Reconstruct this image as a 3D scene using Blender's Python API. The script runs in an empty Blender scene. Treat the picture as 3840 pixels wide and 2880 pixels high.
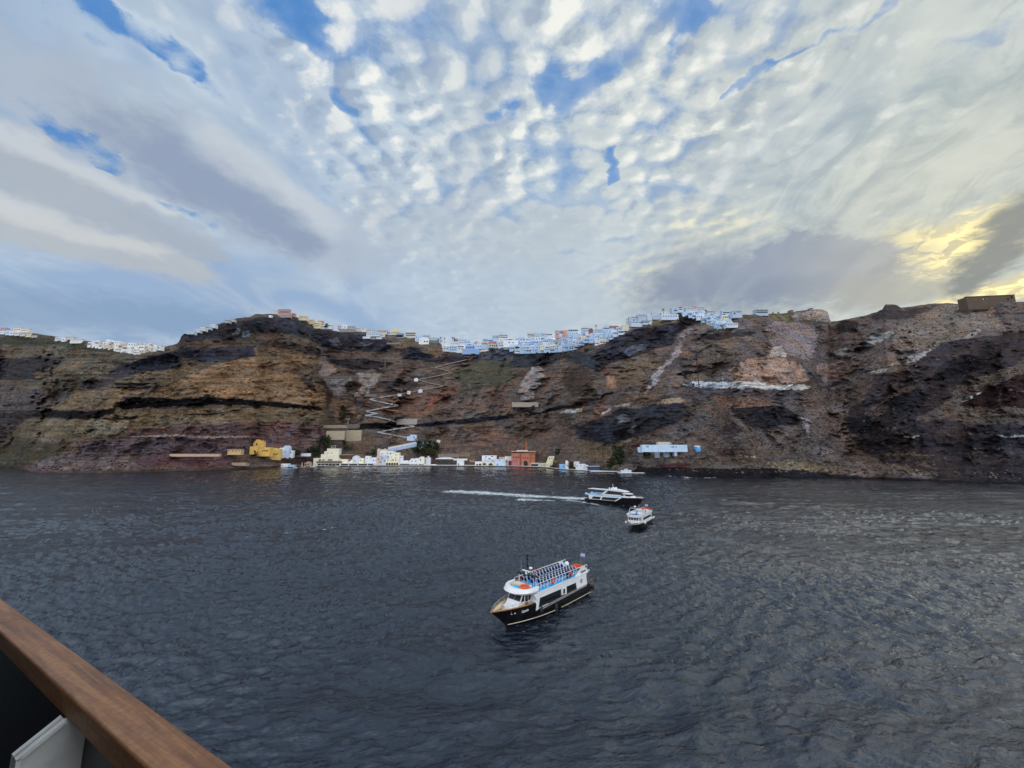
import bpy, math, random
import numpy as np
from mathutils import Vector, Matrix

R = math.radians
C = bpy.context.scene.collection
SC = bpy.context.scene

# ------------------------------------------------------------------ camera
FPX = 1442.0                       # focal length in pixels of the 3840 wide photograph
PITCH = math.atan((1688 - 1440) / FPX)
CH = 25.0                          # deck height above the water
CP, SP = math.cos(PITCH), math.sin(PITCH)
cam_d = bpy.data.cameras.new('camera')
cam = bpy.data.objects.new('camera', cam_d)
C.objects.link(cam)
cam.location = (0, 0, CH)
cam.rotation_euler = (math.pi / 2 + PITCH, 0, 0)
cam_d.sensor_width = 36.0
cam_d.lens = 36.0 * FPX / 3840.0
cam_d.clip_start = 0.05
cam_d.clip_end = 60000
SC.camera = cam
SC.view_settings.view_transform = 'Standard'
SC.view_settings.look = 'None'
SC.view_settings.gamma = 1.0
SC.view_settings.exposure = 0.0
SC.cycles.max_bounces = 5
SC.cycles.diffuse_bounces = 2
SC.cycles.glossy_bounces = 3
SC.cycles.transparent_max_bounces = 6


def pdir(px, py):
    """world direction through a pixel of the photograph (forward component not normalised)"""
    v = (1440.0 - py) / FPX
    return (px - 1920.0) / FPX, CP - v * SP, SP + v * CP


def PY(px, py, Y):
    """the point seen at a pixel, at forward distance Y"""
    a, b, c = pdir(px, py)
    t = Y / b
    return Vector((a * t, Y, CH + c * t))


def PZ(px, py, z=0.0):
    """the point seen at a pixel, at height z"""
    a, b, c = pdir(px, py)
    t = (z - CH) / c
    return Vector((a * t, b * t, z))


# ------------------------------------------------------------------ node helpers
class Nd:
    """a socket with arithmetic"""
    tree = None

    def __init__(s, sock):
        s.s = sock

    @staticmethod
    def m(op, a, b=None, c=None, clamp=False):
        n = Nd.tree.nodes.new('ShaderNodeMath')
        n.operation = op
        n.use_clamp = clamp
        for i, x in enumerate((a, b, c)):
            if x is None:
                continue
            if isinstance(x, Nd):
                Nd.tree.links.new(x.s, n.inputs[i])
            else:
                n.inputs[i].default_value = float(x)
        return Nd(n.outputs[0])

    def __add__(s, o): return Nd.m('ADD', s, o)
    def __radd__(s, o): return Nd.m('ADD', o, s)
    def __sub__(s, o): return Nd.m('SUBTRACT', s, o)
    def __rsub__(s, o): return Nd.m('SUBTRACT', o, s)
    def __mul__(s, o): return Nd.m('MULTIPLY', s, o)
    def __rmul__(s, o): return Nd.m('MULTIPLY', o, s)
    def __truediv__(s, o): return Nd.m('DIVIDE', s, o)


def nmax(a, b): return Nd.m('MAXIMUM', a, b)
def nmin(a, b): return Nd.m('MINIMUM', a, b)
def clamp01(a): return Nd.m('ADD', a, 0.0, clamp=True)


def sstep(x, a, b, o0=0.0, o1=1.0):
    n = Nd.tree.nodes.new('ShaderNodeMapRange')
    n.interpolation_type = 'SMOOTHSTEP'
    Nd.tree.links.new(x.s, n.inputs['Value'])
    n.inputs['From Min'].default_value = a
    n.inputs['From Max'].default_value = b
    n.inputs['To Min'].default_value = o0
    n.inputs['To Max'].default_value = o1
    return Nd(n.outputs[0])


def vec(x, y, z=0.0):
    n = Nd.tree.nodes.new('ShaderNodeCombineXYZ')
    for i, q in enumerate((x, y, z)):
        if isinstance(q, Nd):
            Nd.tree.links.new(q.s, n.inputs[i])
        else:
            n.inputs[i].default_value = float(q)
    return Nd(n.outputs[0])


def noise(v, scale, detail=3, rough=0.5, dims='3D', dist=0.0, out=0, lac=2.0):
    n = Nd.tree.nodes.new('ShaderNodeTexNoise')
    n.noise_dimensions = dims
    Nd.tree.links.new(v.s, n.inputs['Vector'])
    n.inputs['Scale'].default_value = scale
    n.inputs['Detail'].default_value = detail
    n.inputs['Roughness'].default_value = rough
    n.inputs['Distortion'].default_value = dist
    n.inputs['Lacunarity'].default_value = lac
    return Nd(n.outputs[out])


def voro(v, scale, feature='F1', smooth=0.0, dims='3D', rnd=1.0):
    n = Nd.tree.nodes.new('ShaderNodeTexVoronoi')
    n.voronoi_dimensions = dims
    n.feature = feature
    Nd.tree.links.new(v.s, n.inputs['Vector'])
    n.inputs['Scale'].default_value = scale
    n.inputs['Randomness'].default_value = rnd
    if feature == 'SMOOTH_F1':
        n.inputs['Smoothness'].default_value = smooth
    return Nd(n.outputs['Distance'])


def mix(f, a, b, blend='MIX'):
    n = Nd.tree.nodes.new('ShaderNodeMix')
    n.data_type = 'RGBA'
    n.blend_type = blend
    n.clamp_factor = True
    if isinstance(f, Nd):
        Nd.tree.links.new(f.s, n.inputs[0])
    else:
        n.inputs[0].default_value = f
    for i, q in ((6, a), (7, b)):
        if isinstance(q, Nd):
            Nd.tree.links.new(q.s, n.inputs[i])
        else:
            n.inputs[i].default_value = (q[0], q[1], q[2], 1)
    return Nd(n.outputs[2])


def s2l(c):
    """sRGB 0-255 to linear"""
    o = []
    for q in c:
        q = q / 255.0
        o.append(q / 12.92 if q < 0.04045 else ((q + 0.055) / 1.055) ** 2.4)
    return tuple(o)

# ------------------------------------------------------------------ sun direction and sky
_a, _b, _c = pdir(3640, 985)
SUN = Vector((_a, _b, _c)).normalized()
SUN_EL = math.asin(SUN.z)
SUN_AZ = math.atan2(SUN.x, SUN.y)          # clockwise from +Y
sun_d = bpy.data.lights.new('sun', 'SUN')
sun_d.energy = 0.5
sun_d.angle = R(60)
sun_d.color = (1.0, 0.94, 0.86)
sun = bpy.data.objects.new('sun', sun_d)
C.objects.link(sun)
sun.location = (300, 300, 400)
sun.rotation_euler = SUN.to_track_quat('Z', 'Y').to_euler()

world = bpy.data.worlds.new('World')
SC.world = world
world.use_nodes = True
wt = world.node_tree
for n in list(wt.nodes):
    wt.nodes.remove(n)
Nd.tree = wt
w_out = wt.nodes.new('ShaderNodeOutputWorld')
w_bg = wt.nodes.new('ShaderNodeBackground')
wt.links.new(w_bg.outputs[0], w_out.inputs[0])
sky = wt.nodes.new('ShaderNodeTexSky')
sky.sky_type = 'NISHITA'
sky.sun_disc = False
sky.sun_elevation = SUN_EL
sky.sun_rotation = SUN_AZ
sky.altitude = 0
sky.air_density = 1.0
sky.dust_density = 0.6
sky.ozone_density = 1.6
SKY_S = 0.10

tc = wt.nodes.new('ShaderNodeTexCoord')
sep = wt.nodes.new('ShaderNodeSeparateXYZ')
wt.links.new(tc.outputs['Generated'], sep.inputs[0])
dx, dy, dz = (Nd(sep.outputs[i]) for i in range(3))
ZO = 0.20
den = nmax(dz, 0.0) + ZO
U = dx / den
V = dy / den
P = vec(U, V, 0)


def uv(px, py):
    a, b, c = pdir(px, py)
    l = math.sqrt(a * a + b * b + c * c)
    d = max(c / l, 0) + ZO
    return a / l / d, b / l / d


# edges of every placed cloud are pushed about by noise
wn = noise(P, 1.6, 4, 0.55, out=1)
wsep = wt.nodes.new('ShaderNodeSeparateXYZ')
wt.links.new(wn.s, wsep.inputs[0])
wu, wv = Nd(wsep.outputs[0]) - 0.5, Nd(wsep.outputs[1]) - 0.5
wn2 = noise(P, 7.0, 4, 0.6, out=1)
wsep2 = wt.nodes.new('ShaderNodeSeparateXYZ')
wt.links.new(wn2.s, wsep2.inputs[0])
wu2, wv2 = Nd(wsep2.outputs[0]) - 0.5, Nd(wsep2.outputs[1]) - 0.5
Uw = U + wu * 0.26 + wu2 * 0.13
Vw = V + wv * 0.26 + wv2 * 0.13
fray = noise(P, 15.0, 5, 0.62, '2D', 0.3) - 0.5


def capsule(p1, p2, w1, w2, soft=1.0, power=None):
    """mask of a cloud streak between two pixels, w = half width in pixels at either end"""
    a = uv(*p1); b = uv(*p2)
    # half widths on the cloud plane
    ang = math.atan2(p2[1] - p1[1], p2[0] - p1[0]) + math.pi / 2
    def hw(p, w):
        q = uv(p[0] + math.cos(ang) * w, p[1] + math.sin(ang) * w)
        r = uv(p[0] - math.cos(ang) * w, p[1] - math.sin(ang) * w)
        bx, by = b[0] - a[0], b[1] - a[1]
        L = math.hypot(bx, by)
        return abs((q[0] - r[0]) * by - (q[1] - r[1]) * bx) / L / 2
    h1, h2 = hw(p1, w1), hw(p2, w2)
    bx, by = b[0] - a[0], b[1] - a[1]
    L2 = bx * bx + by * by
    ru, rv = Uw - a[0], Vw - a[1]
    t = Nd.m('ADD', (ru * (bx / L2) + rv * (by / L2)), 0.0)
    tcl = clamp01(t)
    eu = ru - tcl * bx
    ev = rv - tcl * by
    d = Nd.m('SQRT', eu * eu + ev * ev)
    w = tcl * (h2 - h1) + h1
    q = d / w
    return sstep(q + fray * 1.3, 1.0 + 0.55 * soft, max(0.0, 1.0 - 0.60 * soft), 0.0, 1.0)


# --- puffs of the broken layer; sampled twice, the second time a step towards the sun
def dens(du, dv):
    Ua = U + du; Va = (V + dv) * 1.22
    q = vec(Ua + wu * 0.16 + wu2 * 0.045, Va + wv * 0.16 + wv2 * 0.045, 0)
    c1 = voro(q, 5.6, 'SMOOTH_F1', 0.35, '2D')
    c2 = voro(q, 14.0, 'SMOOTH_F1', 0.30, '2D')
    f = noise(vec(Ua, Va), 8.0, 8, 0.66, '2D', 0.15)
    return (1.0 - c1 * 1.15) * 0.30 + (1.0 - c2 * 1.15) * 0.34 + f * 0.50


puff0 = dens(0, 0)
puff1 = dens(0.020, 0.010)
fb = noise(P, 5.0, 6, 0.6, '2D', 0.3)
big = noise(vec(U * 1.0, V * 0.55), 1.5, 3, 0.5, '2D', 0.2)
streak = noise(vec((U - V * 0.05) * 2.2, V * 1.1), 1.5, 3, 0.5, '2D', 0.6)
streak_f = noise(vec((U - V * 0.10) * 3.6, V * 2.0), 2.0, 6, 0.62, '2D', 1.2)
puff = puff0 + big * 0.34
# placed masses
LEFT = sstep(U, -0.36, -0.72)                       # long smooth rolls at the left
RIGHT = sstep(U, 0.40, 0.82)                        # smooth veil at the right
band1 = capsule((330, 470), (1260, 960), 200, 95, 0.9)
band1d = capsule((560, 560), (1150, 930), 120, 60, 1.2)
band2 = capsule((-80, 560), (720, 930), 110, 60, 0.9)
band3 = capsule((-80, 800), (640, 1000), 70, 50, 0.9)
band0 = capsule((-150, 100), (300, 420), 150, 110, 1.0)
low1 = capsule((-150, 1160), (900, 1240), 90, 60, 1.2)
blue1 = capsule((430, 30), (640, 175), 55, 50, 1.45)
blue1b = capsule((640, 175), (800, 330), 60, 45, 1.75)
blue2 = capsule((90, 400), (330, 560), 51, 45, 1.55)
blue2b = capsule((330, 560), (470, 640), 45, 15, 1.55)
blue3 = capsule((620, 745), (790, 830), 39, 33, 1.65)
blue4 = capsule((1090, -20), (1150, 100), 98, 60, 1.45)
blue5 = capsule((190, 60), (300, 120), 105, 60, 2.15)
blue6 = capsule((3440, -30), (2920, 235), 17, 11, 1.65)
blue7 = capsule((2900, 245), (2720, 350), 14, 8, 1.45)
blue8 = capsule((2080, 330), (2300, 240), 68, 45, 1.85)
blue9 = capsule((1270, 330), (1330, 400), 24, 21, 1.55)
blueA = capsule((2270, 560), (2290, 690), 18, 15, 1.55)
blueB = capsule((1830, 420), (1920, 380), 30, 39, 1.75)
blueC = capsule((2580, 130), (2600, 60), 33, 48, 1.95)
blueD = capsule((660, 1000), (760, 1040), 33, 24, 1.85)
light1 = capsule((20, 500), (600, 770), 36, 26, 1.3)
light2 = capsule((-40, 720), (560, 930), 42, 26, 1.3)
light3 = capsule((760, 520), (1260, 870), 60, 36, 1.4)
darkR = capsule((2620, 1080), (3230, 1060), 120, 95, 1.2)
darkR2 = capsule((2960, 940), (3150, 1000), 85, 75, 1.2)
darkF = capsule((3980, 760), (3600, 1085), 90, 34, 1.2)
darkF2 = capsule((3560, 1085), (3200, 1110), 42, 50, 0.9)
midG = capsule((1450, 860), (2050, 900), 110, 90, 1.4)
glow1 = capsule((3480, 975), (3700, 890), 95, 75, 1.2)
glow2 = capsule((3640, 1120), (3900, 1040), 50, 42, 1.0)
glow3 = capsule((2350, 1060), (2480, 1010), 60, 55, 1.5)
glow4 = capsule((2600, 850), (2800, 860), 70, 60, 1.4)

masses = clamp01(band1 + band2 + band3 + band0 + low1 + darkR + darkR2 + darkF + darkF2 + LEFT * 0.25)
gapnoise = clamp01(blue1 * 1.1 + blue1b * 0.5 + blue2 + blue2b + blue3 + blue4 + blue5 * 0.6 + blue6 * 0.55 + blue7 * 0.45
                   + blue8 * 0.7 + blue9 * 0.8 + blueA + blueB * 0.8 + blueC * 0.7 + blueD * 0.7)
# thickness of cloud everywhere
centre = sstep(Nd.m('ABSOLUTE', U - 0.10), 0.55, 0.10) * sstep(V, 1.25, 0.7)
gapn = gapnoise * sstep(fb, 0.35, 0.60, 0.65, 1.1)
T = puff + 0.27 + RIGHT * 0.26 + LEFT * 0.16 + masses * 0.32 - centre * 0.035 - gapn * 0.62 + sstep(V, 0.95, 1.5) * 0.20
cover = nmax(sstep(T, 0.62, 1.04), sstep(fb, 0.30, 0.62, 0.25, 0.72) * (1.0 - clamp01(gapn) * 0.85))
thick = sstep(T, 0.95, 1.40)

# --- colours
rim = s2l((250, 250, 243))
cloud_lit = mix(sstep(U, -0.6, 0.8), s2l((196, 212, 226)), s2l((210, 216, 212)))
cloud_grey = mix(sstep(U, -0.4, 0.8), s2l((160, 181, 205)), s2l((170, 184, 190)))
smooth = clamp01(masses + LEFT * 0.75)
emb = clamp01((puff0 - puff1) * 3.0 * (1.0 - smooth * 0.88) * (1.0 - RIGHT * 0.55) * sstep(V, 1.5, 0.75, 0.42, 1.0) * sstep(big, 0.36, 0.58, 0.55, 1.1) + 0.5)
shade = clamp01(thick * 0.55 + (fb - 0.5) * 1.3 + 0.10)
col = mix(shade, cloud_lit, cloud_grey)
col = mix(sstep(emb, 0.50, 1.0) * 0.90, col, rim)
col = mix(sstep(noise(P, 3.2, 4, 0.6, '2D', 0.4), 0.50, 0.70) * 0.45 * (1.0 - smooth), col, s2l((172, 188, 204)))
col = mix(sstep(emb, 0.48, 0.05) * 0.75, col, s2l((142, 162, 188)))
col = mix(sstep(V, 0.85, 1.45) * 0.55 * (1.0 - RIGHT), col, s2l((178, 196, 216)))
col = mix(sstep(big, 0.50, 0.66) * 0.40, col, s2l((178, 192, 208)))
col = mix(band0 * 0.6, col, s2l((180, 189, 199)))
col = mix(LEFT * sstep(streak, 0.40, 0.66) * 0.65, col, s2l((138, 168, 206)))
col = mix(band1 * 0.80, col, s2l((176, 188, 203)))
col = mix(band1d * 0.85, col, s2l((142, 158, 184)))
col = mix(band2 * 0.8, col, s2l((172, 180, 191)))
col = mix(band3 * 0.8, col, s2l((184, 189, 194)))
col = mix(light1 * 0.7, col, s2l((208, 213, 217)))
col = mix(light2 * 0.75, col, s2l((208, 210, 210)))
col = mix(light3 * 0.5, col, s2l((214, 220, 224)))
col = mix(low1 * 0.75, col, s2l((134, 160, 192)))
col = mix(midG * 0.45, col, s2l((182, 192, 202)))
col = mix(RIGHT * sstep(streak_f, 0.45, 0.75) * 0.60, col, s2l((210, 216, 211)))
col = mix(RIGHT * sstep(streak_f, 0.52, 0.30) * 0.60, col, s2l((150, 168, 178)))
col = mix(RIGHT * sstep(streak, 0.52, 0.30) * 0.45, col, s2l((158, 172, 180)))
col = mix(clamp01(glow3 * 0.7 + glow4 * 0.7) * sstep(emb, 0.35, 0.75), col, s2l((252, 246, 210)))
gl = clamp01(glow1 + glow2)
gn = noise(P, 16.0, 5, 0.65, '2D', 0.6)
col = mix(gl * 0.85, col, s2l((232, 216, 158)))
col = mix(gl * sstep(gn, 0.42, 0.58) * 0.95, col, (1.5, 1.25, 0.55))
dk = clamp01(darkR + darkR2)
col = mix(dk * 0.92, col, mix(sstep(streak, 0.3, 0.7), s2l((126, 140, 168)), s2l((150, 161, 182))))
col = mix(darkF2 * 0.75, col, s2l((150, 156, 162)))
col = mix(darkF * 0.95, col, s2l((118, 126, 134)))
# brightening round the hidden sun
dotp = dx * SUN.x + dy * SUN.y + dz * SUN.z
halo = sstep(dotp, 0.955, 1.0)
halo2 = sstep(dotp, 0.965, 0.999)
wide = sstep(dotp, 0.3, 0.95)
col = mix(wide * 0.10, col, s2l((222, 224, 206)), 'MIX')
col = mix(halo * 0.22 * (1.0 - darkF * 0.6), col, (0.86, 0.78, 0.50))
# unseen sky half behind the ship, made brighter to lift the whites in view
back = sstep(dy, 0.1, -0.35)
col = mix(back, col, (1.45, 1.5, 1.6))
bg_sky = mix(0.0, Nd(sky.outputs[0]), (0, 0, 0))
skyc = Nd.tree.nodes.new('ShaderNodeMix'); skyc.data_type = 'RGBA'; skyc.blend_type = 'MULTIPLY'
skyc.inputs[0].default_value = 1.0
wt.links.new(bg_sky.s, skyc.inputs[6])
skyc.inputs[7].default_value = (SKY_S, SKY_S, SKY_S, 1)
clear = mix(0.80, Nd(skyc.outputs[2]), mix(sstep(V, 0.5, 1.5), s2l((62, 138, 214)), s2l((120, 170, 220))))
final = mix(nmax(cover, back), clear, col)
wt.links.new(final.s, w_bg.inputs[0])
w_bg.inputs[1].default_value = 1.0
# ------------------------------------------------------------------ numpy noise
def _hash2(ix, iy, seed):
    h = (ix.astype(np.int64) * 374761393 + iy.astype(np.int64) * 668265263 + seed * 1442695040888963) & 0xFFFFFFFF
    h = ((h ^ (h >> 13)) * 1274126177) & 0xFFFFFFFF
    h = (h ^ (h >> 16)) & 0xFFFFFFFF
    return h.astype(np.float64) / 4294967295.0


def vnoise(x, y, seed=0):
    x = np.asarray(x, float); y = np.asarray(y, float)
    ix = np.floor(x); iy = np.floor(y)
    fx = x - ix; fy = y - iy
    fx = fx * fx * fx * (fx * (fx * 6 - 15) + 10)
    fy = fy * fy * fy * (fy * (fy * 6 - 15) + 10)
    a = _hash2(ix, iy, seed); b = _hash2(ix + 1, iy, seed)
    c = _hash2(ix, iy + 1, seed); d = _hash2(ix + 1, iy + 1, seed)
    return (a + (b - a) * fx) * (1 - fy) + (c + (d - c) * fx) * fy


def fbm(x, y, seed=0, oct=5, gain=0.5):
    s = 0; a = 1; t = 0
    for o in range(oct):
        s = s + a * (vnoise(x * 2 ** o + 17.3 * o, y * 2 ** o - 9.1 * o, seed + o) - 0.5)
        t += a; a *= gain
    return s / t * 2          # about -1 .. 1


def ridged(x, y, seed=0, oct=4, gain=0.5):
    s = 0; a = 1; t = 0
    for o in range(oct):
        n = 1 - np.abs(2 * vnoise(x * 2 ** o + 7.7 * o, y * 2 ** o + 3.1 * o, seed + o) - 1)
        s = s + a * n * n
        t += a; a *= gain
    return s / t


def inpoly(x, y, pts):
    r = np.zeros(x.shape, bool)
    n = len(pts)
    j = n - 1
    for i in range(n):
        xi, yi = pts[i]; xj, yj = pts[j]
        if yi != yj:
            c = ((yi > y) != (yj > y)) & (x < (xj - xi) * (y - yi) / (yj - yi) + xi)
            r ^= c
        j = i
    return r


def interp(pts, x):
    xs = [p[0] for p in pts]; ys = [p[1] for p in pts]
    return np.interp(x, xs, ys)


# ------------------------------------------------------------------ objects and meshes
def tag(o, label=None, cat=None, group=None, kind=None):
    if label: o['label'] = label
    if cat: o['category'] = cat
    if group: o['group'] = group
    if kind: o['kind'] = kind
    return o


def empty(name, loc=(0, 0, 0), rz=0.0):
    o = bpy.data.objects.new(name, None)
    o.empty_display_size = 1
    o.location = loc
    o.rotation_euler = (0, 0, rz)
    C.objects.link(o)
    return o


class MB:
    """collects shapes, then becomes ONE mesh object"""

    def __init__(s):
        s.v = []; s.f = []; s.m = []; s.mats = []; s.smooth = []

    def _mi(s, mat):
        if mat not in s.mats:
            s.mats.append(mat)
        return s.mats.index(mat)

    def add(s, vs, fs, mat=None, smooth=False):
        o = len(s.v)
        s.v += [tuple(q) for q in vs]
        mi = s._mi(mat) if mat is not None else 0
        for f in fs:
            s.f.append(tuple(i + o for i in f)); s.m.append(mi); s.smooth.append(smooth)
        return s

    def box(s, x0, x1, y0, y1, z0, z1, mat=None, M=None):
        vs = [(x0, y0, z0), (x1, y0, z0), (x1, y1, z0), (x0, y1, z0), (x0, y0, z1), (x1, y0, z1), (x1, y1, z1), (x0, y1, z1)]
        if M is not None:
            vs = [M @ Vector(q) for q in vs]
        return s.add(vs, [(3, 2, 1, 0), (4, 5, 6, 7), (0, 1, 5, 4), (1, 2, 6, 5), (2, 3, 7, 6), (3, 0, 4, 7)], mat)

    def prism(s, pts, ax, a, b, mat=None):
        """polygon in the plane across axis ax, from a to b"""
        n = len(pts)
        def mk(p, t):
            q = [p[0], p[1]]
            q.insert(ax, t)
            return tuple(q)
        vs = [mk(p, a) for p in pts] + [mk(p, b) for p in pts]
        fs = [tuple(range(n))[::-1], tuple(range(n, 2 * n))]
        for i in range(n):
            j = (i + 1) % n
            fs.append((i, j, n + j, n + i))
        return s.add(vs, fs, mat)

    def tube(s, pts, r, mat=None, n=6, close=False, smooth=True, r2=None):
        pts = [Vector(p) for p in pts]
        vs = []; fs = []
        m = len(pts)
        for i, p in enumerate(pts):
            if close:
                t = (pts[(i + 1) % m] - pts[i - 1])
            else:
                t = pts[min(i + 1, m - 1)] - pts[max(i - 1, 0)]
            t.normalize()
            up = Vector((0, 0, 1)) if abs(t.z) < 0.9 else Vector((1, 0, 0))
            a = t.cross(up).normalized(); b = t.cross(a)
            rr = r if r2 is None else r + (r2 - r) * i / max(1, m - 1)
            for k in range(n):
                w = 2 * math.pi * k / n
                vs.append(p + a * math.cos(w) * rr + b * math.sin(w) * rr)
        for i in range(m if close else m - 1):
            j = (i + 1) % m
            for k in range(n):
                l = (k + 1) % n
                fs.append((i * n + k, i * n + l, j * n + l, j * n + k))
        if not close:
            fs.append(tuple(range(n))); fs.append(tuple(range((m - 1) * n, m * n))[::-1])
        return s.add(vs, fs, mat, smooth)

    def ball(s, c, r, mat=None, nu=10, nv=6, v0=-90, v1=90, smooth=True):
        if not hasattr(r, '__len__'): r = (r, r, r)
        vs = []; fs = []
        for j in range(nv + 1):
            la = R(v0 + (v1 - v0) * j / nv)
            for i in range(nu):
                lo = 2 * math.pi * i / nu
                vs.append((c[0] + r[0] * math.cos(la) * math.cos(lo), c[1] + r[1] * math.cos(la) * math.sin(lo), c[2] + r[2] * math.sin(la)))
        for j in range(nv):
            for i in range(nu):
                k = (i + 1) % nu
                fs.append((j * nu + i, j * nu + k, (j + 1) * nu + k, (j + 1) * nu + i))
        return s.add(vs, fs, mat, smooth)

    def vault(s, x0, x1, y0, y1, z0, h, mat=None, n=8):
        """barrel roof, its round end facing -Y"""
        c = (x0 + x1) / 2; r = (x1 - x0) / 2
        pts = [(c + r * math.cos(math.pi * k / n), z0 + h * math.sin(math.pi * k / n)) for k in range(n + 1)]
        return s.prism(pts, 1, y0, y1, mat)

    def build(s, name, mat=None, parent=None, loc=None):
        me = bpy.data.meshes.new(name)
        me.from_pydata(s.v, [], s.f)
        if s.mats:
            for q in s.mats: me.materials.append(q)
            me.polygons.foreach_set('material_index', s.m)
        elif mat is not None:
            me.materials.append(mat)
        me.polygons.foreach_set('use_smooth', s.smooth)
        me.update()
        o = bpy.data.objects.new(name, me)
        C.objects.link(o)
        if parent is not None: o.parent = parent
        if loc is not None: o.location = loc
        return o


def grid_mesh(name, co, nu, nv, mat, smooth=True, attrs=None, cyc=False):
    """co: (nv*nu,3) array, rows of nu"""
    me = bpy.data.meshes.new(name)
    me.vertices.add(nu * nv)
    me.vertices.foreach_set('co', np.ascontiguousarray(co, dtype=np.float32).ravel())
    i = np.arange(nu - 1 + (1 if cyc else 0)); j = np.arange(nv - 1)
    I, J = np.meshgrid(i, j)
    I2 = (I + 1) % nu
    a = J * nu + I; b = J * nu + I2; c = (J + 1) * nu + I2; d = (J + 1) * nu + I
    q = np.stack([a, b, c, d], -1).reshape(-1, 4)
    nf = len(q)
    me.loops.add(nf * 4)
    me.loops.foreach_set('vertex_index', q.ravel().astype(np.int32))
    me.polygons.add(nf)
    me.polygons.foreach_set('loop_start', (np.arange(nf) * 4).astype(np.int32))
    me.polygons.foreach_set('loop_total', np.full(nf, 4, np.int32))
    me.polygons.foreach_set('use_smooth', np.full(nf, smooth))
    me.update(calc_edges=True)
    for k, arr in (attrs or {}).items():
        if arr.ndim == 2:
            at = me.attributes.new(k, 'FLOAT_COLOR', 'POINT')
            at.data.foreach_set('color', np.concatenate([arr, np.ones((len(arr), 1))], 1).astype(np.float32).ravel())
        else:
            at = me.attributes.new(k, 'FLOAT', 'POINT')
            at.data.foreach_set('value', arr.astype(np.float32).ravel())
    me.materials.append(mat)
    o = bpy.data.objects.new(name, me)
    C.objects.link(o)
    return o


# ------------------------------------------------------------------ materials
def new_mat(name):
    m = bpy.data.materials.new(name)
    m.use_nodes = True
    t = m.node_tree
    Nd.tree = t
    return m, t, t.nodes['Principled BSDF']


def attr(name, out='Color'):
    n = Nd.tree.nodes.new('ShaderNodeAttribute')
    n.attribute_name = name
    return Nd(n.outputs[out])


def objco():
    n = Nd.tree.nodes.new('ShaderNodeTexCoord')
    return Nd(n.outputs['Object'])


def geopos():
    n = Nd.tree.nodes.new('ShaderNodeNewGeometry')
    return Nd(n.outputs['Position'])


def mapping(v, scale=(1, 1, 1), rot=(0, 0, 0)):
    n = Nd.tree.nodes.new('ShaderNodeMapping')
    Nd.tree.links.new(v.s, n.inputs[0])
    n.inputs['Scale'].default_value = scale
    n.inputs['Rotation'].default_value = rot
    return Nd(n.outputs[0])


def bump(h, strength, dist, normal=None):
    n = Nd.tree.nodes.new('ShaderNodeBump')
    n.inputs['Strength'].default_value = strength
    n.inputs['Distance'].default_value = dist
    Nd.tree.links.new(h.s, n.inputs['Height'])
    if normal is not None: Nd.tree.links.new(normal.s, n.inputs['Normal'])
    return Nd(n.outputs[0])


def link(a, sock):
    Nd.tree.links.new(a.s, sock)


_mats = {}


def paint(rgb, rough=0.6, var=0.12, scale=0.6, metal=0.0, spec=0.3, key=None):
    """a painted or plastered surface: base colour, a little uneven and weathered"""
    k = (tuple(round(q, 3) for q in rgb), rough, var, scale, metal)
    if k in _mats: return _mats[k]
    m, t, b = new_mat('paint')
    p = objco()
    n = noise(p, scale, 4, 0.6)
    dark = tuple(q * (1 - var * 1.6) for q in rgb)
    lite = tuple(min(1, q * (1 + var)) for q in rgb)
    c = mix(sstep(n, 0.3, 0.7), dark, lite)
    link(c, b.inputs['Base Color'])
    b.inputs['Roughness'].default_value = rough
    b.inputs['Metallic'].default_value = metal
    b.inputs['Specular IOR Level'].default_value = spec
    _mats[k] = m
    return m


def glass_mat(rgb=(0.01, 0.012, 0.016), rough=0.12):
    k = ('glass', rgb, rough)
    if k in _mats: return _mats[k]
    m, t, b = new_mat('dark_glass')
    b.inputs['Base Color'].default_value = (*rgb, 1)
    b.inputs['Roughness'].default_value = rough
    b.inputs['Specular IOR Level'].default_value = 0.5
    _mats[k] = m
    return m

# ------------------------------------------------------------------ walls and stairs on the slope (photograph pixels)
K = 960 / 2212.0
WALLS = [(1222, 1291, 1615, 1645, (176, 164, 142), 'tan retaining wall left of the grey steps'), (1296, 1353, 1612, 1652, (178, 166, 144), 'large tan retaining wall right of the grey steps'),
         (1212, 1300, 1593, 1601, (150, 138, 118), 'thin tan wall above the two big retaining walls'), (1300, 1347, 1590, 1603, (120, 112, 106), 'grey wall right of the lowest cable pylon'),
         (1200, 1307, 1410, 1415, (108, 98, 96), 'grey wall across the head of the gully'), (1328, 1412, 1478, 1484, (128, 118, 110), 'grey wall below the middle cable pylon'),
         (1487, 1564, 1570, 1588, (168, 160, 152), 'pale weathered wall beside the zigzag stairs'), (1920, 2019, 1508, 1522, (168, 158, 146), 'pale straight wall over the dark rock band in the middle'),
         (636, 822, 1701, 1706, (196, 166, 148), 'long thin pink beige wall on the purple cliff'), (905, 928, 1737, 1742, (186, 160, 136), 'short beige wall by the shore left of the harbour'),
         (868, 922, 1734, 1740, (176, 150, 130), 'sloping beige wall on the shore rocks below the yellow mansion'), (1720, 1764, 1702, 1708, (132, 118, 104), 'rough stone field wall above the chapel'),
         (1642, 1722, 1702, 1711, (136, 124, 110), 'rough stone field wall above the boathouse'), (1450, 1500, 1284, 1288, (140, 128, 118), 'short retaining wall under the cable car station'),
         (1272, 1330, 1233, 1243, (150, 140, 130), 'stone terrace wall on the ridge below the grey blue houses'), (1608, 1638, 1275, 1284, (126, 120, 118), 'grey stone wall on the ridge right of the white houses')]
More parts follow.
